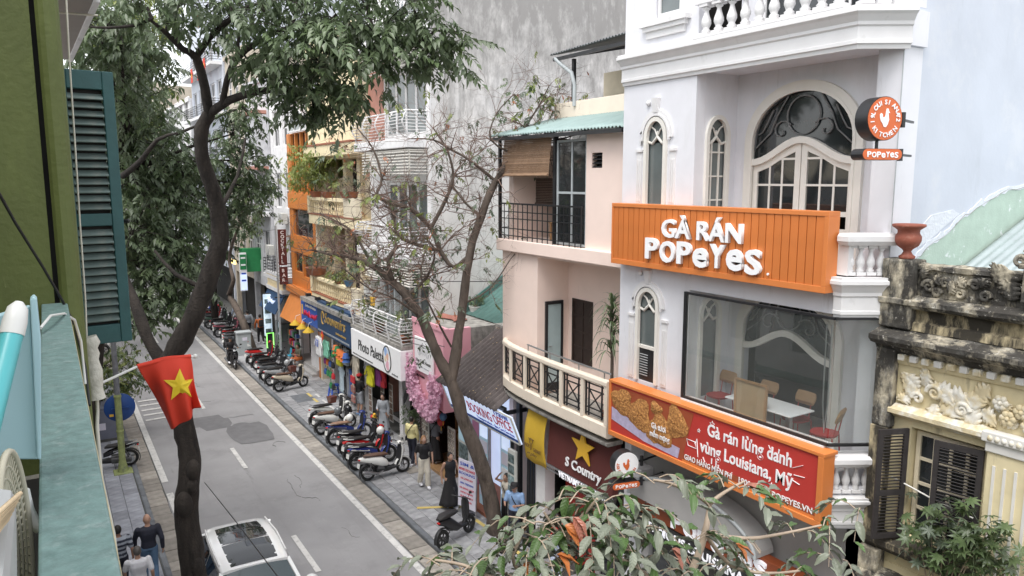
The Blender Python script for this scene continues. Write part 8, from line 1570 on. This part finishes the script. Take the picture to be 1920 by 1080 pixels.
def person(label,loc,hd,h=1.65,skin='skin',hair='hair',hairlen=0,top='c_white',sleeve='short',bottom='c_black',bot='trousers',shoe='c_white',stride=.0,arms=None,lean=0,headturn=0,female=False,group='pedestrians',extra=None,seated=False,topmat2=None,bag=None,cap=None):
 """faces +x locally; arms: list of two (elbow, wrist) offsets from the shoulder in units of height"""
 t = thing('person',(0,0,0),label,'person',group); k = h / 1.7; V = lambda x,y,z: Vector((x + lean * max(0,z - .95),y,z)) * k
 sw = .175 if female else .20; hw = .105
 hip = {s: V(0,s * hw * .85,.92) for s in (-1,1)}; foot = {}; knee = {}
 for s in (-1,1):
  st = stride * s; foot[s] = V(st * .9 - (.06 if st < 0 else 0),s * .09,.075 + (.05 if st < -.1 else 0)); knee[s] = V(st * .42 + .05,s * .095,.50)
  if seated: hip[s] = V(-.08,s * .10,.82); knee[s] = V(.33,s * .17,.80); foot[s] = V(.28,s * .18,.36)
 pel = V(0,0,.96) if not seated else V(-.08,0,.86); up = V(0,0,1.0) if not seated else V(-.06,0,.90); dz = 0 if not seated else -.10
 W = lambda x,y,z: V(x,y,z + dz)
 chest = W(.0,0,1.28); neck = W(-.005,0,1.45); head = W(.03,0,1.575); sh = {s: W(-.005,s * sw,1.38) for s in (-1,1)}
 arms = arms or [((.02,.06,-.27),(.08,.03,-.50)),((.02,.06,-.27),(.08,.03,-.50))]; el,wr = {},{}
 for s,(e,w_) in zip((-1,1),arms): el[s] = sh[s] + Vector((e[0],s * e[1],e[2])) * k; wr[s] = sh[s] + Vector((w_[0],s * w_[1],w_[2])) * k
 b = MB(); fing = MB(); rot = Matrix.Rotation(headturn,3,'Z')
 b.loft([(pel - Vector((0,0,.06 * k)),(.10 * k,0,0),(0,.15 * k,0),.8),(pel + Vector((0,0,.06 * k)),(.095 * k,0,0),(0,.15 * k,0),.8),(W(0,0,1.10),(.085 * k,0,0),(0,.125 * k,0),.8),(chest,(.11 * k,0,0),(0,.155 * k,0),.8),(W(0,0,1.38),(.09 * k,0,0),(0,.16 * k,0),.8),(neck - Vector((0,0,.02)),(.05 * k,0,0),(0,.06 * k,0),1)]); taper(b,[neck - Vector((0,0,.06)),neck + Vector((.012,0,.07)) * k],[.055 * k,.05 * k])
 b.ell(head,(.098 * k,.076 * k,.118 * k),14,10); b.ell(head + rot @ Vector((.035,0,-.06)) * k,(.06 * k,.052 * k,.055 * k)); b.ell(head + rot @ Vector((.105,0,-.012)) * k,(.016 * k,.012 * k,.024 * k),8,6)
 for s in (-1,1):
  b.ell(head + rot @ Vector((0,s * .078,-.008)) * k,(.018 * k,.010 * k,.028 * k),8,6); taper(b,[sh[s],el[s],wr[s]],[.052 * k,.040 * k,.028 * k]); taper(b,[hip[s],knee[s],foot[s] + Vector((0,0,.03)) * k],[.085 * k,.058 * k,.04 * k]); b.loft([(foot[s] + Vector((-.06,0,-.03)) * k,(0,.035 * k,0),(0,0,.035 * k),.8),(foot[s] + Vector((.05,0,-.03)) * k,(0,.042 * k,0),(0,0,.035 * k),.8),(foot[s] + Vector((.16,0,-.05)) * k,(0,.03 * k,0),(0,0,.02 * k),.8)])
  d = nrm(wr[s] - el[s]); side = nrm(d.cross(Vector((0,s,.2)))); pc = wr[s] + d * (.045 * k); b.ell(pc,(.032 * k,.032 * k,.042 * k),8,6,d.to_track_quat('Z','Y').to_matrix()); lat = nrm(d.cross(Vector((0,s,0.01)))) ; curl = Vector((0,-s,0))
  for q,ln in ((-.024,.062),(-.008,.075),(.008,.070),(.024,.055)): p0 = pc + lat * (q * k) + d * (.02 * k); fing.tube([p0,p0 + d * (ln * .6 * k),p0 + d * (ln * k) + curl * (.022 * k)],[.0095 * k,.009 * k,.007 * k],6)
  p0 = pc - lat * (.03 * k) - d * (.015 * k); fing.tube([p0,p0 - lat * (.02 * k) + d * (.03 * k),p0 - lat * (.018 * k) + d * (.055 * k) + curl * .01],[.011 * k,.010 * k,.008 * k],6)
 fuse(b,'body',skin,t,.016 * k,5,fing)
 for s in (-1,1):
  e = MB(); e.ell(head + rot @ Vector((.086,s * .030,.012)) * k,(.010 * k,.015 * k,.008 * k),8,6); e.build('eye','c_white',t); e = MB(); e.ell(head + rot @ Vector((.0935,s * .030,.012)) * k,(.005 * k,.007 * k,.007 * k),8,6); e.build('iris','hair',t)
 e = MB(); e.ell(head + rot @ Vector((.088,0,-.058)) * k,(.010 * k,.022 * k,.007 * k),8,6); mat('lips',(.34,.10,.08),.5,.05); e.build('mouth','lips',t)
 # hair
 if hair:
  b = MB(); b.ell(head + rot @ Vector((-.018,0,.022)) * k,(.098 * k,.084 * k,.112 * k),14,10)
  if hairlen: 
   for q in (-.05,0,.05): taper(b,[head + rot @ Vector((-.055,q,.0)) * k,head + rot @ Vector((-.08,q * 1.3,-.14)) * k,head + rot @ Vector((-.08 + (.05 if hairlen > .3 else 0),q * 1.2,-hairlen)) * k],[.05 * k,.048 * k,.03 * k],8)
  hb = fuse(b,'hair',hair,t,.014 * k,3)
  bm = bmesh.new(); bm.from_mesh(hb.data); inv = rot.inverted(); dl = [v for v in bm.verts if (lambda q: q.x > .045 * k and q.z < .055 * k or q.x > .0 and q.z < -.02 * k and abs(q.y) < .07 * k)(inv @ (v.co - head))]; bmesh.ops.delete(bm,geom=dl,context='VERTS'); bm.to_mesh(hb.data); bm.free()
 if cap:
  b = MB(); b.lathe([(.108 * k,0),(.108 * k,.04 * k),(.085 * k,.09 * k),(.04 * k,.115 * k),(0,.12 * k)],head + Vector((-.005,0,.03)) * k,16); b.loft([(head + rot @ Vector((.08,0,.045)) * k,(0,.085 * k,0),(0,0,.008),.8),(head + rot @ Vector((.18,0,.03)) * k,(0,.06 * k,0),(0,0,.006),.8)]); b.build('cap',cap,t)
 # top
 g = .022 * k; b = MB(); b.loft([(pel + Vector((0,0,-.02 if bot != 'dress' else 0)) * k,(.12 * k,0,0),(0,.168 * k,0),.8),(W(0,0,1.10),(.10 * k + g * .3,0,0),(0,.14 * k + g * .3,0),.8),(chest,(.115 * k + g,0,0),(0,.16 * k + g,0),.8),(W(0,0,1.38),(.095 * k + g,0,0),(0,.17 * k + g * .5,0),.8),(W(0,0,1.435),(.06 * k,0,0),(0,.085 * k,0),.9)])
 for s in (-1,1):
  if sleeve == 'long': taper(b,[sh[s],el[s],el[s].lerp(wr[s],.92)],[.068 * k,.056 * k,.044 * k])
  elif sleeve == 'short': taper(b,[sh[s],sh[s].lerp(el[s],.75)],[.068 * k,.062 * k])
  else: b.ell(sh[s] - Vector((0,s * .05,0)) * k,(.055 * k,.05 * k,.055 * k))
 sh_o = fuse(b,'shirt',top,t,.018 * k,4)
 if topmat2:
  sh_o.data.materials.append(MATS[topmat2])
  for p in sh_o.data.polygons:
   if int((p.center.z + 5) / (.055 * k)) % 2: p.material_index = 1
 # bottom
 if bot in ('trousers','shorts','wide'):
  b = MB(); b.loft([(pel + Vector((0,0,.08)) * k,(.105 * k,0,0),(0,.155 * k,0),.8),(pel - Vector((0,0,.06)) * k,(.115 * k,0,0),(0,.165 * k,0),.8)])
  for s in (-1,1):
   if bot == 'shorts': taper(b,[hip[s],hip[s].lerp(knee[s],.95)],[.105 * k,.092 * k])
   elif bot == 'wide': taper(b,[hip[s],knee[s],foot[s] + Vector((0,0,.03)) * k],[.105 * k,.095 * k,.09 * k])
   else: taper(b,[hip[s],knee[s],foot[s] + Vector((0,0,.03)) * k],[.10 * k,.074 * k,.058 * k])
  fuse(b,'trousers',bottom,t,.018 * k,4)
 else:
  b = MB(); n = 36; z1 = pel.z + .10 * k; z0 = .12 * k; rows = 9; vs_ = []
  for j in range(rows + 1):
   f = j / rows; z = z1 + (z0 - z1) * f
   for i in range(n): a = 2 * pi * i / n; rr = (.115 + .17 * f ** 1.2 * (1 if bot == 'skirt' else .75)) * k * (1 + .09 * f * sin(7 * a + 1)); vs_.append((rr * .92 * cos(a) + lean * max(0,z / k - .95) * k + stride * .15 * f * cos(a),rr * 1.18 * sin(a),z))
  b.add(vs_,[(j * n + i,(j + 1) * n + i,(j + 1) * n + (i + 1) % n,j * n + (i + 1) % n) for j in range(rows) for i in range(n)],True); o = b.build('skirt',bottom,t); o.modifiers.new('t','SOLIDIFY').thickness = .008
 for s in (-1,1): b = MB(); p = foot[s]; b.loft([(p + Vector((-.085,0,-.035)) * k,(0,.040 * k,0),(0,0,.042 * k),.7),(p + Vector((.04,0,-.03)) * k,(0,.052 * k,0),(0,0,.046 * k),.7),(p + Vector((.16,0,-.048)) * k,(0,.045 * k,0),(0,0,.03 * k),.7),(p + Vector((.19,0,-.055)) * k,(0,.02 * k,0),(0,0,.015 * k),.7)]); b.build('shoe',shoe,t)
 if bag == 'strap':
  b = MB(); pts = [W(-.01,-.12,1.46),W(.145,-.02,1.32),W(.14,.10,1.12),W(.06,.19,.98),W(-.08,.17,1.0),W(-.15,.05,1.2),W(-.12,-.10,1.42)]; b.tube(pts,.012,6,closed=True); b.build('bag_strap','c_black',t); b = MB(); b.loft([(W(.0,.20,.98),(.08,0,0),(0,.03,0),.6),(W(0,.20,.84),(.09,0,0),(0,.035,0),.6)]); b.build('shoulder_bag','c_black',t)
 if bag == 'pack': b = MB(); b.loft([(W(-.17,0,1.40),(.05,0,0),(0,.11,0),.6),(W(-.20,0,1.25),(.08,0,0),(0,.14,0),.6),(W(-.20,0,1.02),(.08,0,0),(0,.14,0),.6)]); b.build('backpack','c_black',t)
 t.location = loc; t.rotation_euler.z = R(hd); return t
WALK = [((-.10,.06,-.26),(-.06,.07,-.50)),((.12,.06,-.25),(.20,.05,-.47))]
HOLD = [((.05,.06,-.26),(.26,-.04,-.26)),((.02,.06,-.27),(.05,.05,-.50))]
BOTH = [((.06,.06,-.25),(.27,-.03,-.20)),((.06,.06,-.25),(.27,-.03,-.20))]
ZP = .113
person('bald man in a dark navy jacket and jeans walking away on the near pavement',(1.44,18.25,ZP),92,1.78,'skin',None,top='c_navy',sleeve='long',bottom='c_jean',stride=.16,arms=WALK,group='men walking on the near pavement',shoe='c_dkgrey')
person('man in a dark striped shirt walking at the left of the near pavement',(.83,18.2,ZP),90,1.68,'skin_tan','hair',top='c_stripe',topmat2='c_stripe_light',sleeve='short',bottom='c_navy',stride=-.14,arms=WALK,group='men walking on the near pavement',shoe='c_black')
person('man in a white t-shirt nearest the parapet on the near pavement',(1.10,16.85,ZP),88,1.7,'skin','hair_grey',top='c_white',bottom='c_dkgrey',stride=.15,arms=WALK,group='men walking on the near pavement',shoe='c_black')
person('woman in a long grey dress with dark plait by the shop steps',(10.05,25.2,ZP),225,1.6,hairlen=.38,top='c_grey',sleeve='long',bottom='c_grey',bot='dress',arms=HOLD,female=True)
person('man in a red cap, black shirt and grey shorts looking at his phone',(10.15,28.0,ZP),20,1.72,cap='c_red',top='c_black',bottom='c_grey',bot='shorts',arms=BOTH,shoe='c_blue')
person('person in a pale yellow jacket with a black strap seen from behind',(9.75,22.0,ZP),30,1.66,top='c_yellow',sleeve='long',bottom='c_navy',bag='strap',stride=.06,female=True)
person('woman in a black top and wide white trousers walking on the pavement',(9.3,20.1,ZP),262,1.66,'skin','hair_blond',hairlen=.16,top='c_black',bottom='c_cream',bot='wide',stride=.12,arms=WALK,female=True)
person('woman in a grey jacket and long black skirt at the pink shop door',(10.4,21.55,ZP + .09),20,1.62,hairlen=.22,top='c_dkgrey',sleeve='long',bottom='c_black',bot='dress',arms=BOTH,female=True,bag='strap')
person('woman in a sleeveless black top and full black skirt walking by the yellow line',(9.33,18.4,ZP),270,1.66,hairlen=.0,top='c_black',sleeve='none',bottom='c_black',bot='skirt',stride=.1,arms=WALK,female=True)
person('woman in a cream top raising a hand to her head behind the bare tree',(10.0,16.35,ZP),190,1.6,hairlen=.1,top='c_cream',sleeve='none',bottom='c_black',arms=[((.10,.20,.05),(.12,.02,.24)),((.02,.06,-.27),(.08,.03,-.50))],female=True,bag='strap')
person('man in a light blue shirt and dark cap reading by the ticket office',(9.75,15.55,ZP),215,1.68,cap='c_black',top='c_blue',bottom='c_navy',arms=BOTH,bag='strap',shoe='c_black')
person('person in a red top partly hidden by the foreground leaves',(9.7,13.6,ZP),240,1.62,top='c_red',bottom='c_pale',arms=BOTH,hairlen=.2,female=True)
person('far pedestrian in a light blue shirt',(9.75,48.6,ZP),95,1.7,top='c_pale',sleeve='long',bottom='c_navy',stride=.12,arms=WALK,group='far pedestrians'); person('far pedestrian in a grey shirt',(9.75,45.6,ZP),95,1.72,top='c_grey',sleeve='long',bottom='c_navy',stride=-.12,arms=WALK,group='far pedestrians'); person('far pedestrian in orange with a black backpack',(10.05,43.8,ZP),95,1.72,top='c_orange',sleeve='long',bottom='c_black',stride=.14,arms=WALK,bag='pack',group='far pedestrians')
rd = person('rider in dark clothes and helmet on the moving black scooter',(7.515,39.45,.0),-88,1.68,hair=None,cap='c_black',top='c_black',sleeve='long',bottom='c_black',seated=True,arms=[((.22,.06,-.16),(.42,.06,-.20)),((.22,.06,-.16),(.42,.06,-.20))],group='riders')
person('person sitting among the goods at the foot of the orange house',(10.35,37.2,-.22),190,1.6,'skin_tan',top='c_olive',bottom='c_orange',bot='shorts',seated=True,arms=BOTH,group='shopkeepers')
# ------------------------------------------------------------------ clothes and goods hung at the shop fronts
for n_,c_ in (('t_yellow',(.66,.62,.03)),('t_white',(.70,.70,.70)),('t_mint',(.20,.50,.36)),('t_black',(.02,.02,.022)),('t_red',(.48,.03,.04)),('t_orange',(.60,.16,.04)),('t_green',(.03,.20,.07)),('t_blue',(.05,.12,.35)),('t_cream',(.58,.52,.42)),('t_purple',(.25,.05,.22)),('t_grey',(.25,.26,.28)),('t_pale',(.45,.55,.62))): mat(n_,c_,.85,.12,7,.2,20)
def tee(loc,m,label,s=1.0,num=None,grp='shirts hung at the clothes shop',long=False,rz_=0.0):
 """t-shirt on a hanger facing the street (local -x)"""
 t = thing('hanging_shirt',loc,label,'shirt',grp); x,y,z = loc; w,h = .27 * s,(.70 if not long else 1.25) * s
 def f(u,v):
  yy = (2 * u - 1) * w * (1 + .06 * sin(9 * v)); return Vector((x - .045 * math.sqrt(max(0,1 - (2 * u - 1) ** 2)) * (.6 + .4 * v) + .015 * sin(16 * u + 3 * v),y + yy,z - h * v - .05 * abs(2 * u - 1) * (1 - v)))
 b = MB(); b.grid(f,12,10); b.grid(lambda u,v: f(1 - u,v) + Vector((.07,0,0)),12,4)
 for sg in (-1,1): b.grid(lambda u,v: Vector((x - .03 * sin(pi * v),y + sg * (w * .92 + .20 * s * u),z - .05 - .20 * s * u - (.05 + .17 * s * v))),4,4)
 o = b.build('cloth',m,t); o.modifiers.new('t','SOLIDIFY').thickness = .006; b = MB(); b.tube([(x + .02,y - w * .8,z - .03),(x + .02,y,z + .04),(x + .02,y + w * .8,z - .03)],.006,5); b.tube([(x + .02,y,z + .04),(x + .02,y,z + .14)],.004,4); b.build('hanger','steel',t)
 if num: text(num,.24 * s,'blue_letter' if m == 't_white' else 'black_letter',t,(x - .07,y + .16 * s,z - .36 * s),ext=.002,bold=.015,fit=.30 * s if len(num) > 1 else .14 * s)
 t.rotation_euler.z = rz_; return t
jr = tee((9.72,31.75,2.75),'t_white','white striped jersey with number ten hung under the navy sign',1.3,'10'); text('ZIDANE',.12,'blue_letter',jr,(9.66,31.98,2.52),ext=.002,fit=.42)
sf = thing('star_bunting',(9.66,31.0,3.0),'little red bunting flag with yellow star under the navy sign','flag'); b = MB(); b.prism([(31.0,3.12),(31.22,2.92),(30.98,2.66),(30.78,2.92)],'x',9.66,9.67); b.build('cloth','flag_red',sf,fix=True); b = MB(); b.prism(starpts(31.0,2.9,.08,.03),'x',9.65,9.658); b.build('star','flag_gold',sf,fix=True)
tees = [((9.8,31.0,2.7),'t_mint','mint green shirt beside the white jersey',1.1,None,0),((10.0,29.9,2.55),'t_yellow','bright yellow shirt hung in the middle of the clothes shop',1.1,None,0),((10.1,29.4,2.6),'t_pale','pale blue shirt right of the yellow one',1.0,None,0),((10.25,29.9,1.75),'t_black','long black garment under the yellow shirt',1.0,None,1),((10.25,29.55,1.75),'t_grey','long grey garment beside the black ones',1.0,None,1),((10.2,30.2,1.75),'t_pale','long pale trousers at the left of the rail',1.0,None,1),((10.25,29.2,1.75),'t_blue','long dark blue trousers at the right of the rail',1.0,None,1),((10.1,28.25,2.5),'t_cream','cream hooded robe with print hung by the pillar',1.1,None,1),((9.95,26.25,2.55),'t_yellow','yellow jersey with black number hung under the white sign',1.1,'5',0),((10.1,25.8,2.5),'t_purple','dark patterned shirt right of the numbered yellow jersey',.9,None,0),((10.15,25.5,2.5),'t_red','red football shirt at the right end of the rail',.9,None,0),((10.2,28.6,2.4),'t_black','black shirt behind the cream robe',1.0,None,0),((10.3,27.3,2.5),'t_grey','grey shirt at the dark shop entrance',1.0,None,0)]
for loc,m,lb,s,num,lg in tees: tee(loc,m,lb,s,num,long=bool(lg))
for i,(y,z,m) in enumerate([(29.75,2.62,'t_orange'),(29.35,2.52,'t_orange'),(29.1,2.5,'t_orange'),(28.8,2.48,'t_orange'),(28.55,2.5,'t_blue'),(29.55,2.6,'t_green')]):
 t = thing('bucket_hat',(9.85,y,z),'%s bucket hat hanging under the navy sign, %s' % (m[2:],('leftmost orange','second orange','third orange','rightmost orange','at the right end','between the orange ones')[i]),'hat','hats hung under the navy sign'); b = MB()
 for q in range(2): b.lathe([(.17,-.10),(.12,-.02),(.115,.08),(.0,.09)],(9.85,y,z - q * .17),14)
 b.build('crown',m,t); b = MB(); b.tube([(9.85,y,z + .09),(9.85,y,z + .35)],.004,4); b.build('string','rope',t)
r_ = random.Random(17); cols = ['t_purple','t_orange','t_black','t_red','t_blue','t_black','t_green','t_grey']
for i in range(14):
 y = 30.55 + (i % 4) * .34; z = 2.15 - (i // 4) * .48; m = cols[r_.randrange(8)]
 t = thing('hanging_bag',(9.95,y,z),'%s small bag in the cluster under the white jersey, row %s place %s' % (m[2:],('one','two','three','four')[i // 4],('one','two','three','four')[i % 4]),'bag','bags hung under the jersey'); b = MB(); b.loft([((9.95,y,z + .10),(0,.09,0),(.04,0,0),.6),((9.95,y,z),(0,.13,0),(.07,0,0),.6),((9.95,y,z - .14),(0,.11,0),(.06,0,0),.6)]); b.build('pouch',m,t); b = MB(); b.tube([(9.95,y - .08,z + .1),(9.93,y,z + .28),(9.95,y + .08,z + .1)],.007,5); b.build('strap',m,t)
mat('tote',(.55,.50,.42),.85,.5,14,col2=(.35,.05,.05),rand=.2)
for i,z in enumerate((1.72,1.32,.92)):
 t = thing('tote_bag',(9.95,28.15,z),'printed tote bag on the pavement rack, %s' % ('top','middle','bottom')[i],'bag','tote bags on the rack'); P1('bag','tote' if i != 0 else 't_red',t,(9.92,10.0,27.95,28.35,z - .28,z),bevel=.02); b = MB(); b.tube([(9.96,28.05,z),(9.94,28.15,z + .1),(9.96,28.25,z)],.008,5); b.build('handle','t_cream',t)
rk = thing('rack_pole',(10.0,28.1,.1),'thin rack pole holding the tote bags','rack'); b = MB(); b.tube([(10.02,28.15,.1),(10.02,28.15,2.1)],.015,6); b.build('pole','steel',rk); b = MB(); b.bar((9.8,28.15,.13),(10.25,28.15,.13),.03); b.bar((10.02,27.9,.15),(10.02,28.4,.15),.03); b.build('foot','steel',rk)
mat('scroll_print',(.45,.40,.32),.8,.6,11,col2=(.16,.08,.06),rand=.2)
for i,(y,x) in enumerate(((26.75,10.15),(26.0,10.35),(25.3,10.4))):
 t = thing('print_scroll',(x,y,.4),'hanging scroll of souvenir prints, %s' % ('left','middle','right')[i],'scroll','scrolls at the white shop'); P1('sheet','ac_white',t,(x,x + .01,y - .17,y + .17,.55,2.0))
 for k in range(6): P1('print','scroll_print',t,(x - .006,x - .001,y - .14,y + .14,.6 + k * .235,.8 + k * .235))
 b = MB(); b.tube([(x,y - .2,2.01),(x,y + .2,2.01)],.012,5); b.build('rod','wood',t)
def stool(loc,m,label,s=1.0,back=False):
 t = thing('plastic_stool',loc,label,'stool','plastic seats on the pavement'); x,y,z = loc; h = .45 * s; w = .15 * s
 b = MB(); b.loft([((x,y,z + h - .03),(w,0,0),(0,w,0),.4),((x,y,z + h),(w * .95,0,0),(0,w * .95,0),.4)]); b.build('seat',m,t)
 for sx in (-1,1):
  for sy in (-1,1): b = MB(); b.bar((x + sx * w * .85,y + sy * w * .85,z + h - .03),(x + sx * w * 1.25,y + sy * w * 1.25,z),.045 * s); b.build('leg',m,t)
 b = MB()
 for sx,sy,tx,ty in ((-1,-1,1,-1),(1,-1,1,1),(1,1,-1,1),(-1,1,-1,-1)): b.bar((x + sx * w * 1.08,y + sy * w * 1.08,z + h * .45),(x + tx * w * 1.08,y + ty * w * 1.08,z + h * .45),.02)
 b.build('brace',m,t)
 if back: b = MB(); b.hexa([(x + w * .9,y - w,z + h),(x + w,y - w,z + h),(x + w,y + w,z + h),(x + w * .9,y + w,z + h)],[(x + w * 1.2,y - w * .9,z + h * 1.8),(x + w * 1.3,y - w * .9,z + h * 1.8),(x + w * 1.3,y + w * .9,z + h * 1.8),(x + w * 1.2,y + w * .9,z + h * 1.8)]); b.build('backrest',m,t)
mat('plastic_blue',(.05,.14,.62),.4,.05); mat('plastic_teal',(.04,.32,.45),.4,.05)
stool((10.15,31.0,.11),'plastic_blue','blue plastic stool in front of the clothes shop',1.25); stool((10.05,38.1,.11),'plastic_teal','teal plastic chair near the orange house',1.0,True)
gr_ = thing('goods_rack',(10.4,38.0,.1),'wire rack crowded with goods at the foot of the orange house','rack'); P1('frame','steel',gr_,(10.3,10.33,37.4,37.43,.1,1.8),(10.3,10.33,38.8,38.83,.1,1.8),(10.65,10.68,37.4,37.43,.1,1.8),(10.65,10.68,38.8,38.83,.1,1.8))
for z in (.5,1.0,1.5): P1('shelf','steel',gr_,(10.3,10.68,37.44,38.79,z,z + .02))
for i in range(18): y = 37.5 + (i % 6) * .21; z = (.52,1.02,1.52)[i // 6]; P1('parcel',cols[i % 8],gr_,(10.33,10.33 + .2,y,y + .16,z + .001,z + r_.uniform(.15,.32)))
dp = thing('dark_drape',(10.4,23.4,2.2),'dark cloth draped from the corner of the white sign','cloth'); b = MB(); b.grid(lambda u,v: Vector((10.05 + .25 * u,22.6 + 1.3 * u,2.75 - .9 * u ** 1.5 - .35 * v + .05 * sin(9 * u + 5 * v))),14,6); o = b.build('cloth','c_black',dp); o.modifiers.new('t','SOLIDIFY').thickness = .01
ty = thing('toy_duck',(9.95,26.3,.4),'small yellow and red toy on the step of the white shop','toy'); b = MB(); b.ell((10.0,25.95,.62),(.1,.12,.1)); b.ell((9.95,25.85,.75),(.06,.06,.06)); b.build('body','gold',ty); b = MB(); b.ell((10.0,26.15,.58),(.1,.1,.08)); b.build('wing','t_red',ty); P1('stand','steel',ty,(9.97,10.03,25.95,26.0,.1,.52))
bskt = thing('litter',(8.9,29.3,.115),'small white scrap of paper on the pavement','litter'); b = MB(); b.grid(lambda u,v: Vector((8.9 + .1 * u,29.3 + .08 * v,.12 + .01 * sin(6 * u) * sin(5 * v))),4,4); b.build('paper','white_letter',bskt)
# overhead wires
for i,(p,q,sag) in enumerate((((10.1,11.6,8.9),(10.0,60,9.5),1.0),((10.0,27,11.0),(9.9,60,9.2),.8),((9.9,38.9,7.0),(9.9,70,7.2),.8),((9.75,19.5,4.6),(9.85,38.9,4.7),.35),((9.72,20,4.45),(9.85,38.9,4.5),.5),((10.2,16.5,6.9),(10.1,38.9,6.2),.6))):
 b = MB(); p,q = Vector(p),Vector(q); b.tube([p.lerp(q,t / 14) - Vector((0,0,sag * 4 * (t / 14) * (1 - t / 14))) for t in range(15)],.012,4)
 if i: tag(b.build('overhead_wire','black_metal'),('','upper black wire running along the far facades','lower black wire running past the vertical sign','higher of two wires sagging over the shop signs','lower of two wires sagging over the shop signs','wire from the peach building to the vertical sign')[i],'wire')
# small clutter on the near pavement seen by the car: none
for o in bpy.data.objects:      # fine twigs nobody could count
 if o.name.split('.')[0] in ('twigs','branches','stems','terrace_pipes','cable_tangle') and o.parent: o['kind'] = 'stuff'
bpy.data.scenes.remove(TMP)
